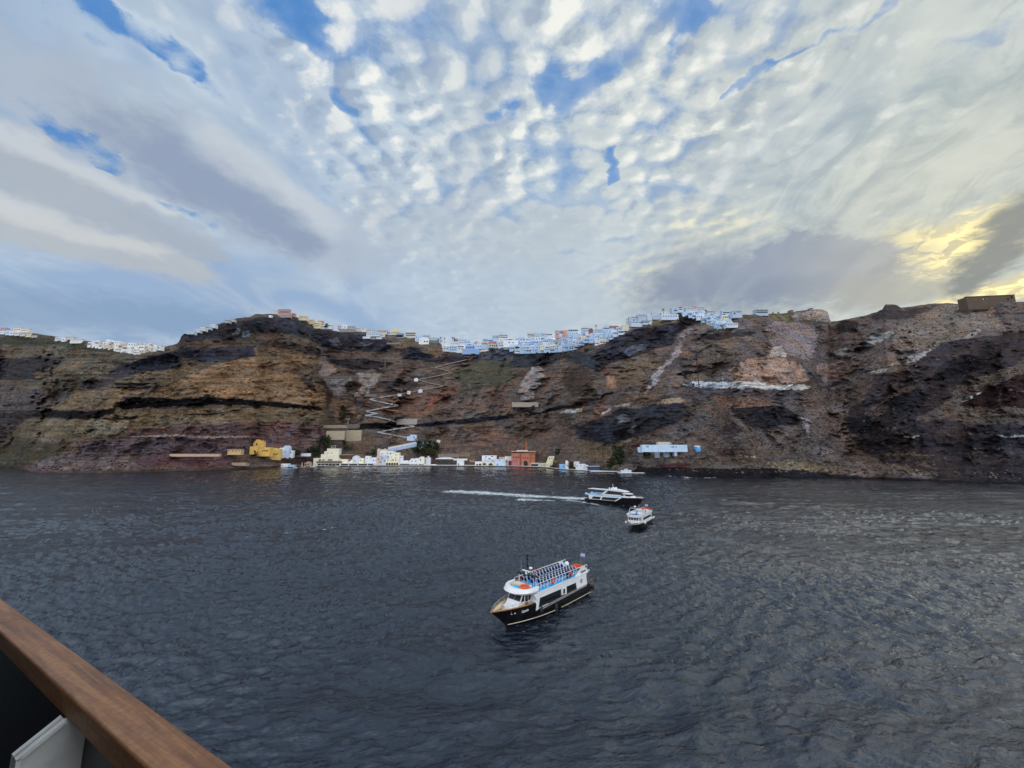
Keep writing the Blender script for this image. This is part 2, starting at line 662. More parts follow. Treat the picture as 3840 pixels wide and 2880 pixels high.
ZIG = [(1820, 572), (1700, 600), (1545, 640), (1640, 662), (1690, 685), (1540, 718), (1400, 745), (1480, 770), (1620, 800), (1430, 835), (1240, 870), (1130, 890), (980, 912),
       (1040, 930), (1130, 948), (1230, 968), (1080, 992), (950, 1018), (1000, 1030), (1058, 1037), (940, 1055), (1040, 1066), (1130, 1085), (1300, 1135), (1370, 1148), (1210, 1170), (1050, 1198), (1200, 1225),
       (1330, 1250), (1400, 1268)]
ZIG = [(960 + K * a, 1100 + K * b) for a, b in ZIG]
# ------------------------------------------------------------------ the caldera cliff
SHORE = [(-900, 1731), (-300, 1744), (0, 1751), (62, 1753), (95, 1771), (150, 1776), (300, 1776), (500, 1773), (700, 1768), (850, 1764), (930, 1760), (1050, 1755),
         (1190, 1750), (1400, 1748), (1600, 1748), (1900, 1750), (2040, 1754), (2130, 1762), (2320, 1772), (2440, 1777), (2500, 1782), (2700, 1788),
         (2900, 1789), (3100, 1792), (3300, 1797), (3500, 1803), (3700, 1810), (3840, 1815), (4300, 1834), (4900, 1860)]
RIDGE = [(-900, 1180), (-400, 1225), (0, 1250), (60, 1247), (116, 1249), (214, 1262), (307, 1276), (347, 1282), (420, 1303), (480, 1322), (510, 1325), (560, 1316),
         (620, 1300), (664, 1288), (672, 1280), (680, 1262), (690, 1252), (726, 1249), (806, 1219), (885, 1195), (938, 1188), (956, 1178), (1022, 1177), (1090, 1181),
         (1127, 1196), (1158, 1207), (1174, 1222), (1205, 1232), (1272, 1243), (1369, 1245), (1443, 1254), (1521, 1265), (1569, 1276), (1606, 1287), (1647, 1285),
         (1700, 1290), (1760, 1288), (1850, 1281), (1980, 1268), (2080, 1256), (2190, 1240), (2260, 1232), (2340, 1216), (2400, 1202), (2445, 1192), (2520, 1180),
         (2545, 1172), (2590, 1172), (2640, 1180), (2690, 1192), (2732, 1189), (2789, 1179), (2834, 1179), (2884, 1176), (2941, 1174), (3000, 1166), (3057, 1161),
         (3085, 1161), (3104, 1168), (3114, 1204), (3140, 1203), (3227, 1187), (3290, 1170), (3310, 1160), (3318, 1143), (3345, 1140), (3362, 1142), (3378, 1154),
         (3430, 1147), (3488, 1138), (3557, 1136), (3618, 1142), (3700, 1136), (3813, 1132), (3840, 1131), (4200, 1090), (4900, 1040)]
Z1, Z2, Z3, Z4 = 0, 960, 1920, 2880
BASALT, BLACK = (54, 55, 66), (24, 21, 24)
# (zoom origin or None for plain pixels, colour, slope, polygon)
REG = [
    (None, (84, 72, 60), 0.95, [(-900, 1000), (1260, 1000), (1260, 1900), (-900, 1900)]),
    (None, (92, 78, 70), 0.95, [(1260, 1000), (2500, 1000), (2500, 1900), (1260, 1900)]),
    (None, (94, 83, 80), 0.95, [(2500, 1000), (5000, 1000), (5000, 1900), (2500, 1900)]),
    (Z1, (92, 82, 66), 0.9, [(0, 430), (760, 480), (1150, 540), (900, 700), (640, 850), (300, 900), (0, 800)]),
    (Z1, (54, 52, 56), 1.6, [(0, 560), (480, 550), (520, 590), (420, 640), (300, 700), (320, 740), (0, 760)]),
    (Z1, (86, 79, 80), 1.1, [(0, 770), (150, 800), (420, 850), (600, 870), (560, 930), (250, 1010), (0, 1010)]),
    (Z1, (60, 55, 58), 1.3, [(0, 1020), (240, 1010), (560, 930), (640, 900), (350, 1000), (100, 1180), (0, 1260)]),
    (Z1, BASALT, 2.2, [(900, 720), (1100, 600), (1500, 500), (1700, 460), (2212, 450), (2212, 560), (1900, 600), (1600, 560), (1500, 640), (1250, 680), (1000, 745)]),
    (Z1, (62, 55, 56), 1.4, [(680, 800), (760, 740), (1000, 750), (900, 800), (760, 830)]),
    (Z1, (58, 62, 50), 0.9, [(0, 350), (300, 385), (750, 425), (900, 465), (1170, 522), (1000, 522), (600, 462), (0, 445)]),
    (None, BASALT, 3.2, [(660, 1284), (690, 1248), (806, 1224), (900, 1200), (1000, 1188), (1100, 1196), (1160, 1226), (1235, 1256), (1250, 1300), (1210, 1290), (1110, 1262), (1050, 1240), (960, 1244), (900, 1272), (800, 1270), (720, 1282)]),
    (None, (128, 130, 142), 3.5, [(875, 1232), (890, 1236), (888, 1262), (873, 1258)]),
    (None, (112, 118, 132), 3.5, [(900, 1245), (925, 1240), (940, 1258), (910, 1268)]),
    (None, (100, 106, 120), 3.5, [(1010, 1215), (1035, 1215), (1040, 1234), (1015, 1236)]),
    (None, (108, 112, 122), 3.5, [(1080, 1222), (1110, 1232), (1130, 1254), (1095, 1244)]),
    (Z1, (130, 98, 60), 0.85, [(1800, 640), (2000, 590), (2212, 540), (2212, 930), (1700, 900), (1240, 900), (1450, 800)]),
    (Z1, (112, 92, 64), 0.85, [(620, 850), (1000, 820), (1300, 830), (1050, 900), (1030, 970), (1000, 1000), (330, 1012), (560, 920)]),
    (Z1, (104, 88, 64), 0.85, [(990, 745), (1300, 680), (1560, 640), (1780, 640), (1450, 780), (1300, 800), (1000, 780)]),
    (Z2, (118, 92, 60), 0.9, [(0, 480), (300, 480), (520, 500), (580, 600), (300, 650), (0, 600)]),
    (Z2, (128, 98, 62), 0.85, [(0, 640), (300, 690), (520, 760), (600, 880), (630, 980), (400, 960), (0, 930)]),
    (Z2, (98, 74, 58), 1.5, [(0, 600), (300, 640), (520, 690), (560, 720), (300, 690), (0, 640)]),
    (Z2, (64, 54, 52), 1.8, [(0, 400), (250, 420), (540, 470), (570, 560), (300, 480), (0, 450)]),
    (Z2, (70, 52, 46), 1.8, [(520, 700), (600, 780), (650, 900), (640, 1000), (590, 940), (560, 830)]),
    (Z1, BLACK, 6.0, [(1030, 980), (1080, 920), (1200, 905), (1950, 905), (2212, 930), (2212, 975), (1900, 960), (1600, 975), (1250, 985), (1100, 998)]),
    (Z2, BLACK, 6.0, [(0, 935), (350, 960), (600, 990), (590, 1010), (300, 1000), (0, 972)]),
    (Z1, BLACK, 6.0, [(230, 1045), (350, 1015), (850, 1020), (1030, 990), (1000, 1030), (870, 1080), (600, 1085), (280, 1068)]),
    (Z1, (104, 88, 62), 0.8, [(1040, 1000), (2212, 985), (2212, 1110), (1700, 1130), (1100, 1160), (900, 1090)]),
    (Z2, (104, 88, 62), 0.8, [(0, 975), (590, 1015), (640, 1080), (560, 1120), (0, 1120)]),
    (Z1, (100, 88, 64), 0.8, [(240, 1085), (900, 1090), (1100, 1130), (1100, 1200), (700, 1260), (300, 1280), (60, 1220)]),
    (Z1, BLACK, 5.0, [(1600, 1040), (1900, 1025), (2100, 1005), (1850, 1045), (1650, 1055)]),
    (Z1, BLACK, 5.0, [(900, 1078), (1200, 1058), (1150, 1088), (930, 1098)]),
    (Z1, BLACK, 5.0, [(960, 768), (1300, 768), (1250, 792), (1000, 790)]),
    (Z1, BLACK, 5.0, [(900, 802), (1350, 803), (1250, 820), (1000, 816)]),
    (Z1, (66, 62, 46), 0.8, [(90, 1270), (400, 1300), (620, 1300), (500, 1400), (250, 1480), (60, 1500), (0, 1500), (0, 1300)]),
    (Z1, (94, 72, 70), 2.4, [(1080, 1170), (1400, 1150), (2212, 1118), (2212, 1230), (1130, 1235)]),
    (Z1, (86, 70, 76), 3.0, [(620, 1290), (900, 1262), (1130, 1242), (2212, 1242), (2212, 1375), (1470, 1388), (1450, 1400), (1000, 1400), (700, 1360)]),
    (Z1, (146, 128, 120), 0.8, [(1130, 1236), (1270, 1226), (2212, 1230), (2212, 1243), (1130, 1245)]),
    (Z1, (92, 76, 74), 1.2, [(220, 1552), (300, 1450), (700, 1370), (1180, 1410), (1180, 1530), (700, 1560)]),
    (Z1, (88, 58, 62), 2.6, [(1180, 1418), (1480, 1405), (1980, 1400), (1990, 1500), (1500, 1505), (1170, 1505)]),
    (Z2, (102, 78, 78), 3.2, [(0, 1120), (350, 1110), (600, 1130), (610, 1290), (560, 1400), (430, 1380), (180, 1360), (60, 1330), (0, 1300)]),
    (Z2, (60, 44, 58), 3.4, [(540, 1150), (575, 1150), (570, 1330), (540, 1330)]),
    (Z2, (130, 100, 88), 3.0, [(480, 1180), (500, 1180), (490, 1320), (470, 1320)]),
    (Z2, (96, 78, 66), 0.9, [(0, 1380), (200, 1370), (560, 1400), (520, 1500), (0, 1510)]),
    (Z2, (60, 40, 40), 1.4, [(220, 1420), (440, 1410), (520, 1440), (420, 1490), (240, 1480)]),
    # centre
    (Z2, BASALT, 3.0, [(0, 240), (150, 230), (330, 290), (470, 340), (620, 300), (800, 340), (1000, 370), (1180, 420), (1160, 505), (900, 525), (620, 475), (540, 440), (440, 385), (200, 335), (0, 345)]),
    (Z2, (104, 108, 122), 3.2, [(620, 400), (700, 390), (720, 450), (640, 455)]),
    (Z2, (92, 100, 118), 3.2, [(860, 420), (1000, 440), (960, 470), (860, 460)]),
    (Z2, (92, 80, 72), 1.4, [(570, 290), (900, 330), (1000, 360), (800, 335), (640, 320)]),
    (Z2, (130, 114, 108), 0.8, [(540, 430), (600, 470), (640, 600), (700, 700), (800, 715), (560, 710), (560, 560)]),
    (Z2, (94, 74, 64), 0.85, [(620, 480), (1050, 510), (1100, 560), (900, 552), (640, 560)]),
    (Z2, (50, 45, 50), 2.2, [(640, 570), (900, 560), (1060, 590), (1180, 600), (1050, 660), (850, 670), (700, 620)]),
    (Z2, (112, 96, 90), 1.0, [(1140, 430), (1220, 430), (1240, 455), (1180, 470)]),
    (Z2, (50, 50, 60), 2.4, [(1220, 480), (1400, 470), (1560, 560), (1700, 530), (1870, 550), (1800, 605), (1500, 600), (1250, 560)]),
    (Z2, (98, 82, 58), 0.9, [(1230, 380), (1500, 430), (1600, 500), (1560, 550), (1400, 465), (1230, 460)]),
    (Z2, (76, 82, 96), 3.0, [(1880, 530), (2000, 465), (2212, 480), (2212, 580), (1960, 605), (1890, 575)]),
    (Z2, (124, 116, 112), 1.0, [(560, 715), (820, 720), (900, 880), (640, 880)]),
    (Z2, (128, 118, 112), 1.0, [(880, 690), (1070, 690), (1000, 860), (920, 870)]),
    (Z2, (52, 42, 38), 2.0, [(765, 790), (860, 750), (912, 800), (890, 852), (785, 862)]),
    (Z2, (120, 92, 68), 0.8, [(650, 910), (850, 920), (900, 1080), (680, 1090)]),
    (Z2, (104, 74, 60), 1.0, [(900, 880), (1250, 885), (1500, 840), (1650, 810), (1780, 790), (1630, 960), (1500, 1050), (1200, 1060), (920, 1000)]),
    (Z2, (124, 66, 48), 1.2, [(1450, 960), (1650, 825), (1560, 930), (1460, 1035)]),
    (Z2, (148, 92, 48), 1.2, [(1180, 980), (1240, 965), (1250, 1035), (1190, 1025)]),
    (Z2, (74, 72, 56), 0.9, [(1640, 690), (2000, 560), (2212, 600), (2212, 760), (2000, 820), (1850, 920), (1740, 880), (1780, 790)]),
    (Z2, (98, 80, 72), 1.5, [(1740, 880), (2000, 830), (2212, 830), (2212, 1040), (1650, 1060), (1630, 980)]),
    (Z2, (66, 58, 56), 1.4, [(1040, 760), (1300, 770), (1500, 790), (1330, 830), (1050, 810)]),
    (Z2, BLACK, 6.0, [(895, 1130), (1250, 1128), (1300, 1150), (1250, 1168), (900, 1172)]),
    (Z2, (34, 34, 44), 6.0, [(1380, 1120), (1800, 1090), (2212, 1045), (2212, 1082), (1750, 1122), (1500, 1152), (1380, 1142)]),
    (Z2, (92, 74, 60), 0.9, [(820, 1290), (1100, 1230), (1400, 1280), (1600, 1370), (820, 1400)]),
    (Z2, (78, 66, 62), 1.6, [(1050, 1300), (1250, 1290), (1300, 1340), (1050, 1350)]),
    (Z2, (98, 80, 72), 0.95, [(1600, 1190), (2212, 1120), (2212, 1400), (1600, 1390)]),
    (Z2, (112, 84, 74), 0.95, [(1850, 1210), (2000, 1190), (2150, 1240), (2000, 1330), (1850, 1300)]),
    # right of centre
    (Z3, (56, 60, 66), 2.6, [(0, 520), (100, 510), (600, 510), (740, 530), (740, 660), (600, 620), (450, 560), (300, 620), (0, 640)]),
    (Z3, BASALT, 3.2, [(735, 630), (735, 480), (900, 370), (1100, 300), (1450, 250), (1490, 310), (1350, 450), (1200, 500), (1000, 560), (900, 590), (780, 645)]),
    (Z3, (84, 96, 122), 3.2, [(940, 500), (1050, 450), (1200, 430), (1150, 480), (1000, 540)]),
    (Z3, (48, 42, 44), 3.0, [(1425, 165), (1630, 175), (1645, 240), (1500, 285), (1455, 255)]),
    (Z3, (110, 92, 58), 0.9, [(1200, 230), (1440, 215), (1450, 250), (1230, 280)]),
    (Z3, (112, 96, 64), 1.0, [(1640, 220), (1740, 260), (1720, 300), (1630, 290)]),
    (Z3, (144, 133, 134), 0.75, [(1490, 290), (1570, 330), (1400, 560), (1260, 760), (1130, 890), (1250, 700), (1350, 540), (1440, 400)]),
    (Z3, (142, 132, 130), 0.8, [(150, 640), (280, 620), (240, 780), (200, 900), (80, 920), (100, 740)]),
    (Z3, (98, 84, 76), 1.6, [(240, 760), (330, 720), (420, 820), (440, 950), (220, 960)]),
    (Z3, (72, 60, 52), 1.4, [(400, 640), (640, 650), (740, 680), (720, 860), (560, 900), (450, 800)]),
    (Z3, (146, 112, 84), 1.0, [(860, 720), (960, 720), (900, 830), (820, 780)]),
    (Z3, (124, 82, 54), 1.2, [(1190, 560), (1280, 560), (1260, 620), (1190, 600)]),
    (Z3, (112, 34, 30), 1.2, [(780, 660), (870, 648), (820, 697)]),
    (Z3, (118, 84, 50), 1.2, [(1470, 520), (1540, 495), (1560, 520), (1480, 545)]),
    (Z3, (100, 84, 68), 0.9, [(900, 600), (1180, 520), (1300, 560), (1200, 720), (1000, 800), (900, 840)]),
    (Z3, BLACK, 5.0, [(140, 1050), (600, 935), (600, 965), (300, 1040)]),
    (Z3, (44, 46, 54), 4.0, [(0, 975), (230, 975), (150, 1030), (0, 1020)]),
    (Z3, BLACK, 4.0, [(700, 920), (870, 845), (860, 865), (740, 925)]),
    (Z3, (104, 82, 76), 1.2, [(660, 1050), (720, 970), (880, 980), (860, 1040), (760, 1100), (680, 1100)]),
    (Z3, (48, 50, 60), 3.2, [(560, 1160), (640, 1120), (940, 1000), (1270, 960), (1480, 960), (1540, 1060), (1300, 1150), (1150, 1220), (880, 1290), (820, 1320), (700, 1280), (570, 1220)]),
    (Z3, (92, 98, 108), 3.2, [(880, 1060), (980, 1050), (1000, 1110), (900, 1120)]),
    (Z3, (96, 102, 108), 3.2, [(1020, 1150), (1080, 1140), (1060, 1200), (1020, 1190)]),
    (Z3, (156, 122, 86), 0.9, [(1260, 930), (1460, 905), (1450, 950), (1290, 955)]),
    (Z3, (168, 170, 166), 1.3, [(760, 1050), (800, 1010), (850, 1003), (790, 1048)]),
    (Z3, (168, 170, 166), 1.3, [(410, 1042), (480, 1010), (600, 983), (600, 1018)]),
    (Z3, (146, 148, 148), 1.3, [(880, 972), (1030, 948), (1030, 972), (880, 988)]),
    (Z3, (140, 134, 128), 0.9, [(910, 1300), (1050, 1240), (1000, 1292)]),
    (Z3, (104, 88, 64), 0.8, [(600, 1280), (880, 1300), (1000, 1300), (800, 1440), (560, 1400)]),
    (Z3, (56, 50, 50), 2.2, [(1550, 420), (1700, 350), (2080, 325), (2100, 362), (1800, 402), (1640, 402)]),
    (Z3, (100, 86, 70), 0.9, [(1650, 400), (2000, 400), (1900, 520), (1700, 600), (1600, 560)]),
    (Z3, BLACK, 4.0, [(1450, 700), (1840, 612), (1620, 685), (1500, 718)]),
    (Z3, (100, 92, 84), 1.0, [(1500, 740), (1650, 690), (1850, 650), (1800, 750), (1560, 762)]),
    (Z3, (150, 122, 104), 3.0, [(1960, 600), (2060, 560), (2212, 530), (2212, 770), (1990, 770), (1950, 700)]),
    (Z3, (144, 120, 106), 2.6, [(1820, 690), (1930, 640), (1990, 765), (1810, 750)]),
    (Z4, (152, 124, 108), 3.0, [(0, 530), (120, 560), (300, 620), (350, 760), (0, 795)]),
    (Z3, (184, 190, 194), 2.4, [(1470, 795), (1560, 763), (2212, 768), (2212, 826), (1640, 817)]),
    (Z4, (180, 186, 190), 2.4, [(0, 788), (390, 798), (330, 832), (0, 826)]),
    (Z3, (80, 74, 78), 2.0, [(1560, 825), (2212, 830), (2212, 905), (1700, 885)]),
    (Z4, (80, 74, 78), 2.0, [(0, 832), (340, 838), (360, 920), (200, 940), (0, 900)]),
    (Z3, (116, 84, 66), 1.0, [(1700, 890), (2212, 905), (2212, 975), (1850, 985)]),
    (Z3, (44, 42, 48), 2.8, [(1900, 990), (2212, 985), (2212, 1175), (2000, 1140)]),
    (Z4, (44, 42, 48), 2.8, [(0, 980), (100, 970), (290, 1055), (220, 1130), (0, 1172)]),
    (Z3, (64, 46, 46), 2.0, [(1800, 1150), (1900, 1110), (1990, 1180), (1950, 1210), (1820, 1190)]),
    (Z3, (94, 80, 70), 1.2, [(1100, 1440), (1450, 1392), (2100, 1400), (2212, 1440), (2212, 1510), (1700, 1500), (1200, 1490)]),
    (Z3, (140, 136, 134), 1.0, [(1910, 1398), (2100, 1408), (2100, 1420), (1920, 1412)]),
    (Z3, (84, 44, 44), 1.6, [(1250, 1478), (1600, 1478), (1500, 1512), (1300, 1512)]),
    (Z3, (30, 28, 32), 2.2, [(1080, 1500), (1500, 1512), (2212, 1512), (2212, 1610), (1050, 1590)]),
    # right
    (Z4, (124, 112, 114), 0.85, [(0, 235), (250, 260), (420, 290), (440, 420), (380, 600), (200, 540), (0, 520)]),
    (Z4, (146, 138, 132), 2.8, [(180, 205), (220, 160), (490, 138), (545, 190), (545, 245), (380, 240), (250, 230)]),
    (Z4, (92, 90, 54), 0.9, [(0, 175), (100, 165), (200, 200), (250, 255), (160, 262), (80, 222)]),
    (Z4, (152, 150, 150), 1.6, [(50, 460), (100, 452), (185, 522), (150, 552), (0, 530)]),
    (Z4, (92, 78, 74), 0.9, [(420, 290), (780, 280), (800, 420), (700, 470), (600, 560), (420, 560)]),
    (Z4, (48, 42, 44), 2.6, [(570, 280), (640, 250), (740, 245), (795, 270), (770, 340), (600, 345)]),
    (Z4, (66, 56, 56), 1.8, [(880, 225), (1000, 105), (1110, 95), (1150, 155), (1280, 120), (1440, 125), (1200, 215), (950, 235)]),
    (Z4, (132, 134, 132), 1.5, [(790, 450), (900, 360), (1070, 330), (1110, 345), (860, 470)]),
    (Z4, (118, 118, 120), 1.5, [(600, 490), (680, 460), (730, 480), (650, 540), (600, 530)]),
    (Z4, (114, 102, 92), 0.75, [(1200, 220), (1560, 90), (1860, 100), (2030, 310), (1830, 330), (1500, 470), (1100, 500), (1080, 400)]),
    (Z4, (106, 88, 80), 1.2, [(1080, 420), (1150, 480), (1100, 600), (900, 640), (800, 600), (1000, 500)]),
    (Z4, (130, 108, 94), 0.85, [(1860, 105), (1940, 115), (2060, 325), (1990, 320), (1880, 200)]),
    (Z4, (146, 142, 146), 1.1, [(1080, 615), (1200, 550), (1500, 460), (1830, 305), (1840, 345), (1500, 525), (1100, 625)]),
    (Z4, (144, 142, 142), 1.3, [(820, 692), (1050, 638), (1030, 676)]),
    (Z4, (88, 76, 70), 1.2, [(1000, 680), (1300, 590), (1560, 520), (1500, 420), (1400, 540), (1180, 620)]),
    (Z4, (60, 52, 56), 1.6, [(830, 900), (930, 700), (1170, 680), (1500, 430), (1700, 395), (2212, 330), (2212, 560), (2000, 700), (1700, 760), (1600, 900), (1300, 1080), (1100, 1200), (900, 1220), (700, 1200), (690, 1060)]),
    (Z4, (84, 72, 66), 0.9, [(900, 960), (1200, 800), (1300, 790), (1080, 900), (1000, 1040), (880, 1060)]),
    (Z4, (40, 38, 46), 3.0, [(1400, 720), (1500, 600), (1700, 520), (1860, 560), (1850, 650), (1650, 700), (1450, 760)]),
    (Z4, (38, 36, 44), 3.0, [(1080, 900), (1300, 820), (1400, 900), (1260, 1020), (1100, 1060)]),
    (Z4, (40, 38, 44), 2.6, [(700, 1100), (850, 1060), (1000, 1160), (880, 1260), (720, 1200)]),
    (Z4, (50, 34, 38), 1.4, [(1650, 965), (1800, 850), (2212, 690), (2212, 985), (1700, 985)]),
    (Z4, (100, 88, 78), 0.8, [(1550, 830), (1800, 740), (2212, 590), (2212, 680), (1850, 810), (1700, 860), (1600, 900)]),
    (Z4, (160, 172, 168), 1.0, [(1668, 938), (1810, 852), (1815, 866), (1700, 934)]),
    (Z4, (56, 49, 55), 1.3, [(700, 1250), (1300, 1100), (2212, 1000), (2212, 1700), (1500, 1600), (1100, 1500), (850, 1390)]),
    (Z4, (44, 39, 46), 1.8, [(1200, 1250), (1700, 1230), (2212, 1240), (2212, 1330), (1500, 1330), (1150, 1300)]),
    (Z4, (94, 82, 76), 0.8, [(1300, 1130), (1600, 1010), (2212, 1000), (2212, 1040), (1650, 1060)]),
    (Z4, (84, 74, 66), 0.8, [(1560, 1060), (2212, 1070), (2212, 1120), (1700, 1130)]),
    (Z4, (150, 160, 156), 1.0, [(1150, 1250), (1180, 1236), (1310, 1236), (1300, 1244), (1200, 1246)]),
    (Z4, (142, 150, 146), 1.0, [(1950, 1222), (2060, 1232), (2212, 1222), (2212, 1238), (2060, 1242)]),
    (Z4, (96, 84, 70), 0.8, [(900, 1390), (1200, 1380), (1500, 1410), (1000, 1405)]),
    (Z4, (100, 86, 82), 0.8, [(360, 820), (680, 700), (850, 720), (700, 1000), (650, 1200), (750, 1350), (850, 1420), (500, 1440), (380, 1300), (300, 1100), (330, 900)]),
    (Z4, (146, 140, 146), 0.75, [(240, 1130), (300, 1060), (360, 1120), (370, 1260), (320, 1180)]),
    (Z4, (122, 104, 100), 2.0, [(440, 600), (620, 580), (660, 680), (500, 780), (430, 700)]),
    (Z4, (40, 38, 44), 3.0, [(490, 820), (600, 760), (640, 770), (560, 822)]),
    (Z4, (124, 106, 74), 0.7, [(0, 1450), (300, 1460), (620, 1560), (300, 1540), (0, 1500)]),
    (Z4, (96, 84, 66), 0.7, [(1000, 1470), (1500, 1570), (1200, 1560), (1050, 1500)]),
    (Z4, (34, 32, 36), 2.0, [(0, 1512), (600, 1565), (900, 1590), (1400, 1610), (2212, 1640), (2212, 1720), (800, 1640), (0, 1600)]),
    # the town's terraces: pale masonry between the houses
    (Z2, (86, 68, 54), 1.2, [(300, 610), (420, 660), (500, 760), (520, 860), (440, 800), (360, 700)]),
    # the town's terraces: pale masonry between the houses
    (None, (196, 202, 208), 0.75, [(1655, 1280), (1760, 1270), (1950, 1262), (2080, 1240), (2200, 1222), (2300, 1210), (2400, 1190), (2450, 1180), (2445, 1208), (2360, 1232), (2280, 1266), (2250, 1290), (2190, 1272), (2170, 1300), (2105, 1312), (2000, 1316), (1930, 1310), (1850, 1300), (1800, 1322), (1740, 1326), (1665, 1310)]),
    (None, (196, 202, 208), 0.75, [(2560, 1160), (2640, 1172), (2700, 1185), (2790, 1178), (2730, 1190), (2760, 1222), (2700, 1224), (2660, 1200), (2620, 1188), (2560, 1176)]),
    (None, (190, 194, 198), 0.6, [(420, 1290), (610, 1296), (560, 1320), (505, 1330), (420, 1318)]),
]

STEP = 5.0
TX = np.arange(-900, 4901, STEP)
NXT = len(TX)
NVT = 300
VT = np.linspace(0, 1, NVT) ** 1.0
shore_y = interp(SHORE, TX)
ridge_y = interp(RIDGE, TX)
ridge_y = ridge_y + 2.2 * fbm(TX / 26.0, TX * 0, 5, 4) * ((TX < 1640) | (TX > 2780))
GX, GV = np.meshgrid(TX, VT)
GY = shore_y[None, :] + (ridge_y - shore_y)[None, :] * GV

# ground kinds: polygons with frayed edges
w1 = fbm(GX / 60, GY / 30, 11, 5, 0.6); w2 = fbm(GX / 60, GY / 30, 31, 5, 0.6)
jr = np.random.default_rng(5)
LX = GX + 24 * w1 + 3.2 * fbm(GX / 9, GY / 6, 41, 3, 0.7) * 2 + jr.normal(0, 0.6, GX.shape)
LY = GY + 8 * w2 + 1.3 * fbm(GX / 9, GY / 5, 43, 3, 0.7) * 2 + jr.normal(0, 0.3, GX.shape)
LX = np.where(LX < 0, -LX, LX)
LX = np.where(LX > 3840, 7680 - LX, LX)
TC = np.zeros(GX.shape + (3,)); TS = np.full(GX.shape, 0.95); TK = np.zeros(GX.shape, int)
K = 960 / 2212.0
for ri, (org, col_, slp, poly) in enumerate(REG):
    if org is not None:
        poly = [(org + K * a, 1100 + K * b) for a, b in poly]
        # regions that end at a zoom edge meet their neighbour exactly
    xs = [p[0] for p in poly]; ys = [p[1] for p in poly]
    bb = (LX >= min(xs)) & (LX <= max(xs)) & (LY >= min(ys)) & (LY <= max(ys))
    idx = np.nonzero(bb)
    hit = inpoly(LX[idx], LY[idx], poly)
    sel = (idx[0][hit], idx[1][hit])
    TC[sel] = s2l(col_); TS[sel] = slp; TK[sel] = ri


# outcrops of dark rock and pale dusty patches scattered over the slopes, lying along the beds
shear = GY + 0.10 * (GX - 1700) * np.clip((GX - 2500) / 600, 0, 1) * -3.0
oc1 = fbm(GX / 85 + 0.5 * w1, shear / 17, 51, 5, 0.62)
oc2 = fbm(GX / 60 + 0.5 * w2, shear / 22, 57, 5, 0.62)
oc3 = fbm(GX / 34, shear / 9, 61, 4, 0.65)
soft = (TS < 1.35) & (TK < len(REG) - 3) & (TC.mean(-1) < 0.135)
dm = np.clip((oc1 - 0.24) * 6, 0, 1) * soft
dm = dm * np.where(GX < 1250, 0.6, 1.0)
pm = np.clip((oc2 - 0.28) * 6, 0, 1) * soft * (1 - dm)
TC = TC * (1 - 0.50 * dm[..., None]) + np.array(s2l((50, 44, 46))) * 0.50 * dm[..., None]
TC = TC * (1 - 0.30 * pm[..., None]) + np.array(s2l((120, 106, 98))) * 0.30 * pm[..., None]
TS = np.where(dm > 0.4, np.maximum(TS, 2.4), TS)
bedc = fbm(GX / 420 + 0.4 * w1, (GY + 0.015 * GX) / 4.2, 67, 3, 0.6)
calmc = np.clip(1 - (TC.mean(-1, keepdims=True) - 0.13) * 7, 0.15, 1)
TC = TC * (1 + 0.20 * calmc * oc3[..., None]) * (1 + 0.42 * calmc * bedc[..., None] * np.where(GX < 1300, 1.0, 0.4)[..., None])
lum = TC @ np.array((0.3, 0.6, 0.1))
TC = np.clip(lum[..., None] + (TC - lum[..., None]) * 0.72, 0.004, 1)


def blur_x(a, n):
    k = np.ones(2 * n + 1) / (2 * n + 1)
    p = np.pad(a, ((0, 0), (n, n)), mode='edge')
    cs = np.cumsum(np.pad(p, ((0, 0), (1, 0))), axis=1)
    return (cs[:, 2 * n + 1:] - cs[:, :-2 * n - 1]) / (2 * n + 1)


TSb = blur_x(TS, 5)
# strata: hard beds stand steeper than soft ones
beds = fbm(GX / 900 + 0.3 * w1, GY / 7.0 + GX * 0.012, 71, 3, 0.6)
TSb = TSb * np.exp(0.75 * beds)
YD = np.zeros(GX.shape); ZZ = np.zeros(GX.shape)
y0 = np.array([PZ(x, y, 0).y for x, y in zip(TX, shore_y)])
# the quay flat: the hill starts a few metres behind the harbour front
back0 = interp([(-900, 0), (900, 0), (1000, 8), (1190, 26), (1900, 26), (2050, 24), (2150, 10), (2400, 4), (2500, 0), (4900, 0)], TX)
YD[0] = y0
k5 = np.ones(9) / 9
YD[0] = np.convolve(np.pad(YD[0], 4, mode='edge'), k5, 'valid')
for j in range(1, NVT):
    v = (1440.0 - GY[j]) / FPX
    kk = (SP + v * CP) / (CP - v * SP)
    S = TSb[j]
    z_prev = ZZ[j - 1]; Yp = YD[j - 1]
    flat = (Yp < y0 + back0)
    S = np.where(flat, 0.03, S)
    d = (kk * Yp - (z_prev - CH)) / np.maximum(S - kk, 0.05)
    d = np.clip(d, 0, 40)
    Yn = Yp + d
    # rows keep together sideways
    Yn = 0.6 * Yn + 0.4 * np.convolve(np.pad(Yn, 3, mode='edge'), np.ones(7) / 7, 'valid')
    YD[j] = Yn
    ZZ[j] = CH + kk * Yn
